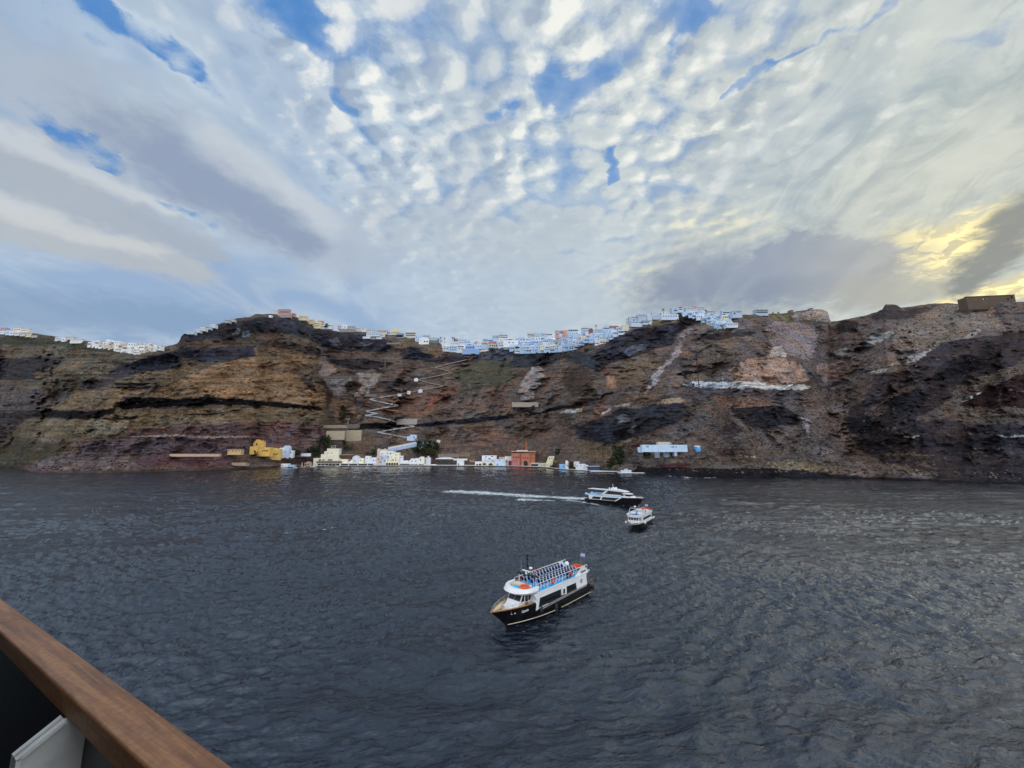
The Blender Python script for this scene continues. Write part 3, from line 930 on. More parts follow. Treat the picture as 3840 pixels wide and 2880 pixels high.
# relief: spurs and gullies (horizontal distance changes, the outline seen from the deck does not)
env = np.clip(GV * 6, 0, 1) * np.clip((1 - GV) * 8, 0.25, 1)
rel_ = (30 * fbm(GX / 420, GY / 900, 91, 2) + 26 * (0.55 - ridged(GX / 170 + 0.35 * w1 + GY / 900, GY / 520, 93, 3)) * 2
        + 12 * (0.5 - ridged(GX / 74 + 0.4 * w2 + GY / 300, GY / 190 + 0.3 * w1, 97, 2)))
steep = np.clip((TS - 1.0) / 2.0, 0, 1)
pale_band = (TC.mean(-1) > 0.25)
fine_ = (2.9 * fbm(GX / 40, GY / 9, 101, 3) + 1.7 * fbm(GX / 20, GY / 4.4, 107, 3, 0.6)) * (0.45 + 0.55 * steep) * np.where(GX < 1250, 0.75, 1.0) * np.where(TS < 0.92, 0.55, 1.0)
fine_ = fine_ + steep * (4.4 * (0.5 - ridged(GX / 26 + w2, GY / 90, 113, 3)) + 1.8 * fbm(GX / 8, GY / 18, 117, 3)) * np.where(pale_band, 0.25, 1.0)
def fold(pts, wpx, depth):
    global rel_
    P_ = [(960 * 0 + a, b) for a, b in pts]
    dmin = np.full(GX.shape, 1e9)
    for (ax, ay), (bx_, by_) in zip(P_[:-1], P_[1:]):
        L2 = (bx_ - ax) ** 2 + (by_ - ay) ** 2
        t = np.clip(((GX - ax) * (bx_ - ax) + (GY - ay) * (by_ - ay)) / L2, 0, 1)
        dmin = np.minimum(dmin, np.hypot(GX - ax - t * (bx_ - ax), GY - ay - t * (by_ - ay)) + 8 * w1)
    rel_ = rel_ + depth * np.exp(-(dmin / wpx) ** 2)


fold([(1222, 1350), (1240, 1430), (1262, 1520), (1290, 1640)], 44, 30)
fold([(600, 1345), (430, 1400), (260, 1480), (120, 1560), (40, 1680)], 50, 38)
fold([(3100, 1330), (3120, 1430), (3150, 1560), (3200, 1720)], 64, 38)
fold([(3205, 1320), (3215, 1380), (3180, 1500)], 36, 16)
fold([(2560, 1230), (2520, 1340), (2450, 1460), (2400, 1520)], 26, 16)
fold([(1700, 1500), (1740, 1380), (1800, 1340)], 30, 18)
fold([(2010, 1500), (1990, 1420), (2040, 1360)], 26, 18)
fold([(2330, 1640), (2360, 1700), (2290, 1760)], 30, 20)
fold([(700, 1450), (900, 1330), (1000, 1290)], 30, -14)
fold([(1060, 1200), (1120, 1340), (1190, 1500), (1200, 1640)], 44, -32)
fold([(2240, 1310), (2200, 1420), (2140, 1540)], 40, -32)
fold([(2750, 1330), (2800, 1460), (2760, 1640)], 60, -38)
fold([(3420, 1180), (3300, 1400), (3230, 1640)], 50, -34)
fold([(3700, 1280), (3500, 1420), (3380, 1600)], 50, -38)
# ground levelled for what is built on it: harbour, rim town, walls, stairs, villa
calm = np.clip((GX - 840) / 40, 0, 1) * np.clip((2420 - GX) / 60, 0, 1) * np.clip((GY - 1636) / 24, 0, 1)
calm = np.maximum(calm, np.clip((GV - 0.86) / 0.05, 0, 1) * np.where((GX > 2800) & (GX < 3600), 0.2, 1.0) * 0.85)
for x0_, x1_, y0_, y1_ in ([(w_[0], w_[1], w_[2], w_[3]) for w_ in WALLS] + [(2395, 2640, 1655, 1712), (1520, 1615, 1625, 1675), (1640, 2360, 1235, 1335), (0, 620, 1240, 1335), (2540, 2790, 1150, 1236),
                       (1290, 1320, 1580, 1610), (1365, 1395, 1465, 1492), (1428, 1458, 1360, 1390), (2610, 2634, 1440, 1470)]):
    dx_ = np.maximum(np.maximum(x0_ - 8 - GX, GX - x1_ - 8), 0); dy_ = np.maximum(np.maximum(y0_ - 6 - GY, GY - y1_ - 6), 0)
    calm = np.maximum(calm, np.clip(1 - np.hypot(dx_, dy_ * 1.5) / 14, 0, 1))
for (ax, ay), (bx_, by_) in zip(ZIG[:-1], ZIG[1:]):
    L2 = (bx_ - ax) ** 2 + (by_ - ay) ** 2
    t = np.clip(((GX - ax) * (bx_ - ax) + (GY - ay) * (by_ - ay)) / L2, 0, 1)
    calm = np.maximum(calm, np.clip(1.6 - np.hypot(GX - ax - t * (bx_ - ax), GY - ay - t * (by_ - ay)) / 9, 0, 1))
base_rel = rel_ * (1 - 0.80 * np.clip((GX - 1000) / 100, 0, 1) * np.clip((2300 - GX) / 100, 0, 1) * np.clip((GY - 1600) / 60, 0, 1))
YD2 = YD + (base_rel + fine_ * (1 - 0.93 * calm)) * env * np.clip(YD / 600, 0.4, 1.3)
TP = np.zeros(GX.shape + (3,))
v = (1440.0 - GY) / FPX
b_ = CP - v * SP; c_ = SP + v * CP; a_ = (GX - 1920.0) / FPX
t_ = YD2 / b_
TP[..., 0] = a_ * t_; TP[..., 1] = YD2; TP[..., 2] = CH + c_ * t_


def TG(px, py, off=0.0):
    """terrain point seen at a pixel, pulled off metres towards the ship"""
    fx = (px - TX[0]) / STEP
    i = int(min(max(fx, 0), NXT - 2)); f = min(max(fx - i, 0), 1)
    out = []
    for ii, w in ((i, 1 - f), (i + 1, f)):
        vv = (py - shore_y[ii]) / (ridge_y[ii] - shore_y[ii])
        vv = min(max(vv, 0), 1) * (NVT - 1)
        j = int(min(vv, NVT - 2)); g = vv - j
        out.append((YD2[j, ii] * (1 - g) + YD2[j + 1, ii] * g) * w)
    return PY(px, py, sum(out) - off)


# behind the rim: a gentle plateau falling away; below the water line: a foot under the sea
rows = [TP]
last = TP[-1]
for db, dz_ in ((6, 0.5), (20, 0.2), (80, -3), (300, -18), (1200, -90), (2500, -190)):
    q = last.copy()
    r = np.sqrt(q[:, 0] ** 2 + q[:, 1] ** 2)
    q[:, 0] *= (r + db) / r; q[:, 1] *= (r + db) / r
    q[:, 2] += dz_
    rows.append(q[None])
foot = TP[0].copy(); foot[:, 1] -= 3; foot[:, 2] = -6
full = np.concatenate([foot[None]] + rows, 0)
colr = np.concatenate([TC[:1], TC] + [TC[-1:]] * 6, 0)
nrow = full.shape[0]
# shore rock: a dark wet line at the water
zc = full[..., 2]
wet = np.clip(1 - zc / (2.2 + 1.6 * vnoise(np.concatenate([GX[:1], GX] + [GX[-1:]] * 6, 0) / 12, zc * 0, 3)), 0, 1) ** 0.5
colr = colr * (1 - wet[..., None] * 0.75) + np.array((0.012, 0.011, 0.013)) * wet[..., None] * 0.75

ALB = 1.26
m_ter, t_, b_m = new_mat('caldera_rock')
ac = attr('rock')
gp = geopos()
n_a = noise(gp, 0.022, 5, 0.6)
n_b = noise(gp, 0.16, 5, 0.65)
n_c = noise(mapping(gp, (1, 1, 6)), 0.05, 5, 0.62)        # beds
n_d = voro(gp, 0.30)
n_e = noise(mapping(gp, (1, 1, 0.25)), 0.22, 4, 0.6)        # runs down the faces
n_f = noise(gp, 0.6, 3, 0.6)
g_ = (sstep(n_a, 0.25, 0.75, 0.74, 1.22) * sstep(n_b, 0.30, 0.70, 0.80, 1.22) * sstep(n_c, 0.33, 0.67, 0.78, 1.22)
      * sstep(n_e, 0.3, 0.7, 0.84, 1.16) * sstep(n_f, 0.3, 0.7, 0.86, 1.14))
bush = sstep(n_d, 0.16, 0.30, 0.68, 1.0)
vm = Nd.tree.nodes.new('ShaderNodeVectorMath'); vm.operation = 'SCALE'
link(ac, vm.inputs[0]); link(g_ * bush * ALB, vm.inputs['Scale'])
tint = mix(sstep(noise(gp, 0.035, 4, 0.6), 0.35, 0.65), (1.12, 0.96, 0.84), (0.90, 1.0, 1.12))
fin = mix(1.0, Nd(vm.outputs[0]), tint, 'MULTIPLY')
link(fin, b_m.inputs['Base Color'])
b_m.inputs['Roughness'].default_value = 0.95
b_m.inputs['Specular IOR Level'].default_value = 0.1
link(bump(n_b * 1.0 + n_c * 0.6 + n_f * 0.4, 1.0, 3.0), b_m.inputs['Normal'])
ter = grid_mesh('cliff_terrain', full.reshape(-1, 3), NXT, nrow, m_ter, True, {'rock': colr.reshape(-1, 3)})
tag(ter, 'steep caldera cliff of dark basalt, purple tuff and brown scrub slopes above the harbour', None, None, 'structure')
# ------------------------------------------------------------------ the sea
rng = np.random.default_rng(7)
ring = [6.0]
while ring[-1] < 760: ring.append(ring[-1] * 1.0038)
while ring[-1] < 30000: ring.append(ring[-1] * 1.25)
ring = np.array(ring)
ang_f = np.radians(np.linspace(-64, 64, 1400))
ang_b = np.radians(np.linspace(64, 296, 90))[1:-1]
ang = np.concatenate([ang_f, ang_b])
A, Rr = np.meshgrid(ang, ring)
WX = Rr * np.sin(A); WY = Rr * np.cos(A)
H = np.zeros(WX.shape)
cell_m = Rr * 0.0038
patch = np.clip(0.9 + 1.1 * fbm(WX / 55, WY / 38, 201, 3), 0.35, 1.6)
patch2 = 0.6 + 0.8 * np.clip(fbm(WX / 35, WY / 22, 211, 3) + 0.4, 0, 1)
for i in range(46):
    lam = 0.75 * (1.08 ** i)
    if lam > 26: break
    th = rng.normal(R(100), R(30))              # travel direction, crests run across
    kx, ky = math.cos(th) * 2 * math.pi / lam, math.sin(th) * 2 * math.pi / lam
    amp = (0.0230 if lam < 1.8 else 0.0265 if lam < 4 else 0.0075) * lam ** (0.95 if lam < 9 else 0.45) * (1 if lam < 9 else 9 ** 0.5)
    fade = np.clip((lam / cell_m - 2.2) / 2.0, 0, 1)
    ph = rng.uniform(0, 6.28)
    wob = 2.2 * fbm(WX / (lam * 7), WY / (lam * 7), 300 + i, 2)
    grp = 0.35 + 1.3 * np.clip(fbm(WX / (lam * 4.5), WY / (lam * 4.5), 700 + i, 2) + 0.45, 0, 1)
    s = np.sin(kx * WX + ky * WY + ph + wob * 3)
    if i % 2 == 0:                       # peaked crests, round troughs
        s = (1 - np.abs(s)) ** 1.4 * 1.6 - 0.7
    H += amp * s * grp * fade * (patch if lam < 5 else patch2) * (0.8 if i % 2 == 0 else 1)
inner = np.clip((Rr - 6) / 8, 0, 1) * (np.abs(A) < R(63.9))
edge = np.clip((R(63.9) - np.abs(np.where(A > math.pi, A - 2 * math.pi, A))) / 0.05, 0, 1)
H *= edge
# boat wash: ring of steeper chop where the tender turned
wash = np.exp(-((np.hypot((WX - 2), (WY - 118) * 1.0) - 16) / 9) ** 2) + np.exp(-(((WX - 34) ** 2 + (WY - 46) ** 2) / 500))
H += wash * edge * (0.16 * fbm(WX / 2.6, WY / 2.0, 401, 3))



def chop_line(pts, w, amp, lam, deg):
    """a boat's wash: a band of steeper, aligned waves along a line given by photograph pixels"""
    global H
    P_ = [PZ(x, y, 0) for x, y in pts]
    dm_ = np.full(WX.shape, 1e9)
    for p, q in zip(P_[:-1], P_[1:]):
        bx, by = q.x - p.x, q.y - p.y
        t = np.clip(((WX - p.x) * bx + (WY - p.y) * by) / (bx * bx + by * by), 0, 1)
        dm_ = np.minimum(dm_, np.hypot(WX - p.x - t * bx, WY - p.y - t * by))
    msk = np.exp(-(dm_ / w) ** 2) * edge
    th = R(deg)
    ph_ = (math.cos(th) * WX + math.sin(th) * WY) * 2 * math.pi / lam + 5 * fbm(WX / (lam * 4), WY / (lam * 4), 811, 2)
    s_ = (1 - np.abs(np.sin(ph_ / 2))) ** 1.3 * 1.6 - .7
    ok_ = np.clip((lam / cell_m - 2.2) / 2, 0, 1)
    H += amp * msk * ok_ * (s_ * (0.4 + 1.2 * np.clip(fbm(WX / (lam * 2), WY / (lam * 2), 821, 2) + .4, 0, 1)) + 0.8 * fbm(WX / (lam * .6), WY / (lam * .6), 823, 3))


chop_line([(2260, 2262), (2600, 2350), (2900, 2480), (3250, 2580)], 5.0, 0.20, 2.6, 48)
chop_line([(2000, 2420), (2300, 2440), (2650, 2520)], 6.0, 0.12, 2.2, 95)
chop_line([(2260, 2180), (2700, 2240), (3200, 2330)], 6.0, 0.12, 2.6, 75)
chop_line([(1300, 2000), (1500, 1990), (1700, 1995), (1850, 1990)], 6.0, 0.42, 4.5, 80)
chop_line([(1500, 1935), (1700, 1925), (1900, 1945)], 6.0, 0.36, 4.5, 95)
chop_line([(500, 2150), (900, 2060), (1300, 2000)], 5.0, 0.22, 3.6, 70)
chop_line([(2480, 2000), (2650, 2020), (2900, 2060)], 5.0, 0.34, 3.8, 90)
FOAM = np.zeros(WX.shape)


def foam_line(pts, w, a=1.0, gate=None):
    """foam along a line on the water given by photograph pixels"""
    global FOAM
    P_ = [PZ(x, y, 0) for x, y in pts]
    for (p, q), k in zip(zip(P_[:-1], P_[1:]), range(99)):
        bx, by = q.x - p.x, q.y - p.y
        L2 = bx * bx + by * by
        t = np.clip(((WX - p.x) * bx + (WY - p.y) * by) / L2, 0, 1)
        d = np.hypot(WX - p.x - t * bx, WY - p.y - t * by)
        ww = w[k] + (w[k + 1] - w[k]) * t if hasattr(w, '__len__') else w
        FOAM = np.maximum(FOAM, a * np.clip(1.25 - d / ww, 0, 1) ** 0.7)


foam_line([(2190, 1868), (2120, 1866), (2000, 1860), (1850, 1850), (1700, 1842)], [5.0, 7.0, 9.0, 11, 12], 0.86)
foam_line([(1750, 1846), (1640, 1838), (1560, 1836)], [10, 11, 9], 0.56)
foam_line([(2385, 1902), (2260, 1891), (2190, 1884), (2120, 1876), (1950, 1872)], [0.8, 1.6, 2.4, 3.4, 3.4], 0.84)
foam_line([(1330, 1962), (1250, 1975), (1180, 1990)], [0.8, 1.4, 0.6], 0.62)
foam_line([(1180, 1992), (1000, 2002), (880, 2016)], [2.2, 2.0, 1.2], 0.50)
foam_line([(740, 2085), (700, 2088)], [1, 1], 0.7)
foam_line([(500, 2150), (300, 2165), (100, 2200)], [1.6, 2.0, 1.6], 0.48)
foam_line([(600, 2486), (540, 2505), (450, 2558)], [0.16, 0.12, 0.12], 0.72)
foam_line([(1500, 1940), (1640, 1925), (1720, 1950)], [2.5, 2.5, 1.5], 0.5)
foam_line([(1290, 1990), (1420, 1970), (1550, 2000), (1680, 1995)], [1.0, 1.4, 1.4, 0.8], 0.47)
foam_line([(2400, 2012), (2500, 1998)], [0.7, 0.5], 0.6)
foam_line([(3420, 2236), (3560, 2290)], [1.6, 1.0], 0.50)
foam_line([(3750, 2420), (3850, 2480), (3950, 2500)], [1.3, 1.5, 1.2], 0.52)
foam_line([(3780, 2600), (3880, 2640)], [0.9, 0.9], 0.46)
foam_line([(150, 1779), (420, 1779)], [2.5, 2.0], 0.6)
foam_line([(2050, 1761), (2130, 1768), (2190, 1771)], [2.0, 2.6, 1.6], 0.95)
foam_line([(2210, 1772), (2260, 1775), (2330, 1779)], [1.2, 2.0, 1.6], 0.9)
foam_line([(2490, 1783), (2560, 1789), (2640, 1792), (2690, 1791)], [1.5, 1.8, 2.0, 1.4], 0.9)
foam_line([(2700, 1790), (2860, 1790), (3060, 1794)], [1.0, 1.6, 1.0], 0.7)
foam_line([(3100, 1797), (3400, 1804), (3650, 1812)], [0.8, 0.8, 0.8], 0.6)
foam_line([(2530, 1795), (2600, 1799)], [1.0, 1.0], 0.4)
co = np.stack([WX, WY, H], -1)
cap = np.clip((H * 0 + fbm(WX / 9, WY / 5, 501, 4, 0.6) - 0.52) * 5, 0, 1) * (WX > 40) * 0.0

m_sea, t_, b_s = new_mat('sea_water')
gp = geopos()
gps = Nd.tree.nodes.new('ShaderNodeSeparateXYZ'); link(gp, gps.inputs[0])
px_, py_ = Nd(gps.outputs[0]), Nd(gps.outputs[1])
rip = mapping(gp, (1, 1.0, 1), (0, 0, R(-12)))
ripA = noise(mapping(rip, (0.65, 1.35, 1)), 0.42, 6, 0.62, dist=0.5)
ripB = noise(mapping(rip, (0.7, 1.3, 1)), 1.7, 4, 0.6, dist=0.3)
ripC = noise(mapping(rip, (0.55, 1.5, 1)), 0.13, 4, 0.55, dist=0.6)
patchn = sstep(noise(gp, 0.018, 4, 0.55), 0.35, 0.65, 0.7, 1.15)
link(bump((ripA * 1.0 + ripB * 0.22 + ripC * 1.1) * patchn, 1.0, 0.6), b_s.inputs['Normal'])
fo = attr('foam', 'Fac')
fn = noise(mapping(gp, (0.6, 1.4, 1)), 0.85, 6, 0.7, dist=0.8)
fmask = sstep(fo + (fn - 0.5) * 1.9, 0.55, 1.0)
deep = mix(sstep(noise(gp, 0.01, 3, 0.5), 0.35, 0.65), (0.002, 0.005, 0.014), (0.003, 0.007, 0.016))
link(mix(fmask, deep, (0.62, 0.70, 0.74)), b_s.inputs['Base Color'])
link(sstep(fmask, 0, 1, 0.04, 0.8), b_s.inputs['Roughness'])
b_s.inputs['Specular Tint'].default_value = (0.74, 0.86, 1.0, 1)
b_s.inputs['IOR'].default_value = 1.56
b_s.inputs['Specular IOR Level'].default_value = 0.8
sea = grid_mesh('sea_water', co.reshape(-1, 3), len(ang), len(ring), m_sea, True, {'foam': FOAM.reshape(-1)}, cyc=True)
tag(sea, 'dark wind-rippled sea of the caldera', None, None, 'structure')
# ------------------------------------------------------------------ boats
M_WHITE = paint((0.80, 0.82, 0.84), 0.35, 0.04, 0.8, spec=0.5)
M_CREAM = paint((0.74, 0.66, 0.50), 0.5, 0.06, 0.8)
M_BLACK = paint((0.006, 0.006, 0.008), 0.22, 0.1, 0.5, spec=0.4)
M_DKGREY = paint((0.03, 0.03, 0.035), 0.5, 0.15, 1.5)
M_TEAK = paint((0.42, 0.20, 0.07), 0.5, 0.18, 2.5)
M_BLUE = paint((0.02, 0.46, 0.92), 0.5, 0.06, 0.7)
M_NAVY = paint((0.008, 0.016, 0.09), 0.5, 0.05, 1.0)
M_ORANGE = paint((0.78, 0.12, 0.03), 0.5, 0.10, 2.0)
M_RED = paint((0.55, 0.05, 0.05), 0.5, 0.10, 2.0)
M_STEEL = paint((0.62, 0.62, 0.62), 0.3, 0.08, 2.0, metal=0.4, spec=0.5)
M_GLASS = glass_mat()
M_LBLUE = paint((0.45, 0.66, 0.86), 0.4, 0.05, 0.7)


def hull_mesh(LW, LS, B, zs, sheer_rise, aft=-0.4, bow_fine=2.1, nst=26, flare=0.82, step=None):
    """closed hull; returns MB and sheer points (starboard to bow) ; step=(x0,x1,z0,z1) gives the top line at each x"""
    levels = [(-0.7, 0.55), (0.0, flare), (0.45, flare + (1 - flare) * 0.4), (1.0, 1.0)]
    prof = []
    for i in range(nst + 1):
        t = i / nst
        t = 1 - (1 - t) ** 1.25
        zt = zs(t)
        row = []
        for lv, (lz, fb_) in enumerate(levels):
            q = max(0.0, lz)
            x1 = LW + (LS - LW) * q ** 1.1
            x0 = aft * q
            z = -0.7 if lz < 0 else lz * zt
            pw = bow_fine * (0.72 + 0.28 * q)
            full_ = 1 - max(0.0, (t - 0.42) / 0.58) ** pw
            b = B * fb_ * full_ * (1 - 0.10 * max(0, 0.35 - t) / 0.35)
            row.append((x0 + (x1 - x0) * t, max(b, 0.015), z))
        prof.append(row)
    mb = MB()
    vs = []; fs = []
    for row in prof:
        for x, b, z in row: vs.append((x, b, z))
        for x, b, z in row: vs.append((x, -b, z))
    n = len(levels)
    for i in range(nst):
        for s in (0, 1):
            for k in range(n - 1):
                a = i * 2 * n + s * n + k; b = a + 1; c = a + 2 * n + 1; d = a + 2 * n
                fs.append((a, b, c, d) if s else (a, d, c, b))
    fs.append(tuple(range(n)) + tuple(range(2 * n - 1, n - 1, -1)))
    return vs, fs, [(r[-1][0], r[-1][1], r[-1][2]) for r in prof], prof


def rail(mb, pts, h, r=0.035, mat=None, every=1, mid=True):
    mb.tube([(p[0], p[1], p[2] + h) for p in pts], r, mat, 5)
    if mid: mb.tube([(p[0], p[1], p[2] + h * 0.5) for p in pts], r * 0.6, mat, 4)
    for p in pts[::every]:
        mb.tube([(p[0], p[1], p[2]), (p[0], p[1], p[2] + h)], r * 0.8, mat, 4)


def text_part(txt, size, M, mat, parent, name='name_lettering'):
    cu = bpy.data.curves.new(name, 'FONT')
    cu.body = txt; cu.size = size; cu.shear = 0.45; cu.extrude = 0.012; cu.align_x = 'CENTER'
    cu.materials.append(mat)
    tmp = bpy.data.objects.new('tmp', cu)
    C.objects.link(tmp)
    dg = bpy.context.evaluated_depsgraph_get()
    me = bpy.data.meshes.new_from_object(tmp.evaluated_get(dg))
    bpy.data.objects.remove(tmp)
    me.materials.clear(); me.materials.append(mat)
    o = bpy.data.objects.new(name, me)
    C.objects.link(o)
    o.parent = parent
    o.matrix_local = M
    return o


def dup_part(o, parent, loc=None, rot=None, name=None):
    c = o.copy(); C.objects.link(c); c.parent = parent
    if loc is not None: c.location = loc
    if rot is not None: c.rotation_euler = rot
    for ch in o.children:
        d = ch.copy(); C.objects.link(d); d.parent = c
    return c


def ring_part(name, parent, c, r, t, mat, axis='z'):
    mb = MB(); pts = []
    for k in range(16):
        w = 2 * math.pi * k / 16
        if axis == 'z': pts.append((c[0] + r * math.cos(w), c[1] + r * math.sin(w), c[2]))
        elif axis == 'y': pts.append((c[0] + r * math.cos(w), c[1], c[2] + r * math.sin(w)))
        else: pts.append((c[0], c[1] + r * math.cos(w), c[2] + r * math.sin(w)))
    mb.tube(pts, t, mat, 6, close=True)
    return mb.build(name, None, parent)


def greek_flag(name, parent, x, y, z, w, h, ang=0):
    mb = MB()
    blue, white = paint((0.02, 0.10, 0.45), 0.7, 0.03), paint((0.8, 0.8, 0.82), 0.7, 0.03)
    n = 12; can = h * 5 / 9
    for k in range(9):
        for i in range(n):
            u0 = w * i / n; u1 = w * (i + 1) / n
            z1 = z + h - h * k / 9; z0 = z1 - h / 9
            c = blue if k % 2 == 0 else white
            if u0 < can - 1e-6 and k < 5:
                c = white if (k == 2 or abs((u0 + u1) / 2 - can / 2) < w / n * 0.75) else blue
            wy = lambda u: y + 0.10 * w * math.sin(u / w * 6.0)
            ca, sa = math.cos(ang), math.sin(ang)
            def q(u, zz, dy):
                vx, vy = u, (wy(u) - y) + dy
                return (x + vx * ca - vy * sa, y + vx * sa + vy * ca, zz - 0.05 * u)
            vs = [q(u0, z0, 0), q(u1, z0, 0), q(u1, z1, 0), q(u0, z1, 0), q(u0, z0, .012), q(u1, z0, .012), q(u1, z1, .012), q(u0, z1, .012)]
            mb.add(vs, [(0, 1, 2, 3), (7, 6, 5, 4), (0, 4, 5, 1), (3, 2, 6, 7)], c)
    return mb.build(name, None, parent)


def side_panel(mb, pts, y, th, mat):
    """polygon in x-z on the boat's flank, standing proud of it"""
    mb.prism(pts, 1, y, y + th, mat)


# ============ the tender in front
b1 = empty('passenger_boat', (12.47, 74.98, 0.0), R(-132.9))
tag(b1, 'black and white passenger boat with rows of chairs on its blue upper deck', 'boat')
zs1 = lambda t: 1.15 + 1.5 * min(1, max(0, (t - 0.05) / 0.62)) ** 0.8
vs, fs, sh, prof = hull_mesh(19.6, 22.7, 2.65, zs1, 0, bow_fine=3.1)
mb = MB(); mb.add(vs, fs, M_BLACK, True)
# rubbing band under the windows
side_panel(mb, [(1.0, 1.0), (15.2, 1.2), (15.2, 1.62), (14.7, 1.70), (1.8, 2.0), (1.0, 1.9)], 2.50, 0.10, M_BLACK)
side_panel(mb, [(1.0, 1.0), (15.2, 1.2), (15.2, 1.62), (14.7, 1.70), (1.8, 2.0), (1.0, 1.9)], -2.60, 0.10, M_BLACK)
mb.build('hull', None, b1)
mb = MB()
for s in (1, -1):
    pts = []
    for r_ in prof[:-1]:
        x0, bb, z0 = r_[1]
        x1, b2, z1 = r_[2]
        f = 0.16 / max(z1, .1)
        pts.append((x0 + (x1 - x0) * f, s * (bb + (b2 - bb) * f + 0.02), 0.16))
    mb.tube(pts, 0.055, M_CREAM, 5)
mb.build('boot_stripe', None, b1)
# decks
def deck_poly(sh_, x_from, x_to, z, inset=0.12):
    L = [(x, b - inset) for x, b, _ in sh_ if x_from <= x <= x_to and b > inset + 0.03]
    return L
mb = MB()
def at_z(prof_, z, inset):
    out = []
    for r_ in prof_:
        (x1, b1_, z1), (x2, b2_, z2) = r_[2], r_[3]
        if z < z1: (x1, b1_, z1), (x2, b2_, z2) = r_[1], r_[2]
        f = min(1, max(0, (z - z1) / max(z2 - z1, .01)))
        out.append((x1 + (x2 - x1) * f, b1_ + (b2_ - b1_) * f - inset, z))
    return out
L = [(x - .05, b) for x, b, _ in at_z(prof, 1.72, 0.10) if x > 14 and b > 0.03]
pts = [(x, b) for x, b in L] + [(x, -b) for x, b in reversed(L)]
mb.prism(pts, 2, 1.68, 1.75, M_CREAM)
mb.build('foredeck', None, b1)
mb = MB()
for s in (1, -1):      # inside of the bulwark
    vv = []; ff = []
    Lo = at_z(prof, 1.72, 0.08)
    i = -1
    for (x, b, z), (xl, bl, _) in zip(sh, Lo):
        if x < 14: continue
        i += 1
        vv += [(xl - 0.08, s * max(bl, 0.0), 1.72), (x - 0.08, s * max(b - 0.08, 0.0), z - 0.02)]
        if i: ff.append((2 * i - 2, 2 * i, 2 * i + 1, 2 * i - 1))
    mb.add(vv, ff, M_CREAM)
mb.build('bulwark_lining', None, b1)
mb = MB()
pp = [(x, b, z + 0.03) for x, b, z in sh if x > 15.9] + [(x, -b, z + 0.03) for x, b, z in reversed(sh) if x > 15.9]
mb.tube(pp, 0.085, M_TEAK, 6)
mb.build('cap_rail', None, b1)
mb = MB()
rp = [(x - 0.1, b * 0.97, z + 0.03) for x, b, z in sh if x > 15.9][:-1]
rail(mb, rp, 0.42, 0.038, M_STEEL, 2, False)
rail(mb, [(x, -y, z) for x, y, z in rp], 0.42, 0.038, M_STEEL, 2, False)
mb.build('bow_rail', None, b1)
for s in (1, -1):
    mb = MB()
    mb.box(18.9, 19.8, s * 1.0 - 0.22, s * 1.0 + 0.18, 2.16, 2.22, M_TEAK)
    mb.box(19.0, 19.6, s * 0.95 - 0.1, s * 0.95 + 0.1, 1.75, 2.16, M_CREAM)
    mb.build('bench', None, b1)
    mb = MB()
    mb.box(20.1, 20.6, s * 0.5 - 0.25, s * 0.5 + 0.15, 2.2, 2.26, M_TEAK)
    mb.box(20.15, 20.4, s * 0.3 - 0.1, s * 0.3 + 0.1, 1.75, 2.2, M_CREAM)
    mb.build('bow_seat', None, b1)
mb = MB(); mb.prism([(21.1, -0.5), (21.1, 0.5), (22.1, 0.1), (22.1, -0.1)], 2, 2.38, 2.44, M_TEAK); mb.build('bow_step', None, b1)
mb = MB(); mb.ball((19.6, 0.3, 2.0), (0.25, 0.25, 0.28), M_WHITE, 8, 5); mb.build('vent_hood', None, b1)
# wheelhouse
mb = MB()
prf = [(15.4, 1.75), (19.1, 1.75), (19.0, 2.25), (18.3, 2.55), (17.95, 3.0), (17.25, 4.0), (15.4, 4.0)]
mb.prism(prf, 1, -1.25, 1.25, M_WHITE)
wh = mb.build('wheelhouse', None, b1)
mb = MB()
def slab(mb, a, b, c, d, off, mat):
    A_, B_, C_, D_ = map(Vector, (a, b, c, d))
    n = (B_ - A_).cross(D_ - A_).normalized()
    vs = [A_, B_, C_, D_] + [q + n * off for q in (A_, B_, C_, D_)]
    mb.add(vs, [(3, 2, 1, 0), (4, 5, 6, 7), (0, 1, 5, 4), (1, 2, 6, 5), (2, 3, 7, 6), (3, 0, 4, 7)], mat)
for (ya, yb, na, nb) in ((-1.16, -0.04, -1.12, -0.04), (0.04, 1.16, 0.04, 1.12)):
    slab(mb, (17.93, ya, 3.06), (17.93, yb, 3.06), (17.33, nb, 3.92), (17.33, na, 3.92), 0.03, M_GLASS)
mb.build('windshield', None, wh)
for s in (1, -1):
    mb = MB()
    y0_, y1_ = (1.25, 1.28) if s > 0 else (-1.28, -1.25)
    mb.prism([(17.75, 2.95), (17.05, 2.95), (17.05, 3.88), (17.2, 3.88)], 1, y0_, y1_, M_GLASS)
    mb.build('side_window', None, wh)
    mb = MB(); mb.box(16.15, 16.85, y0_, y1_ , 1.8, 3.8, M_TEAK); mb.box(16.27, 16.73, y0_ * 1.008, y1_ * 1.008, 2.8, 3.7, M_GLASS); mb.build('door', None, wh)
    mb = MB(); mb.box(15.5, 16.05, y0_, y1_, 2.8, 3.8, M_GLASS); mb.build('side_window', None, wh)
mb = MB(); mb.box(18.1, 18.5, 1.25, 1.32, 2.05, 2.3, M_RED); mb.build('life_vest_locker', None, b1)
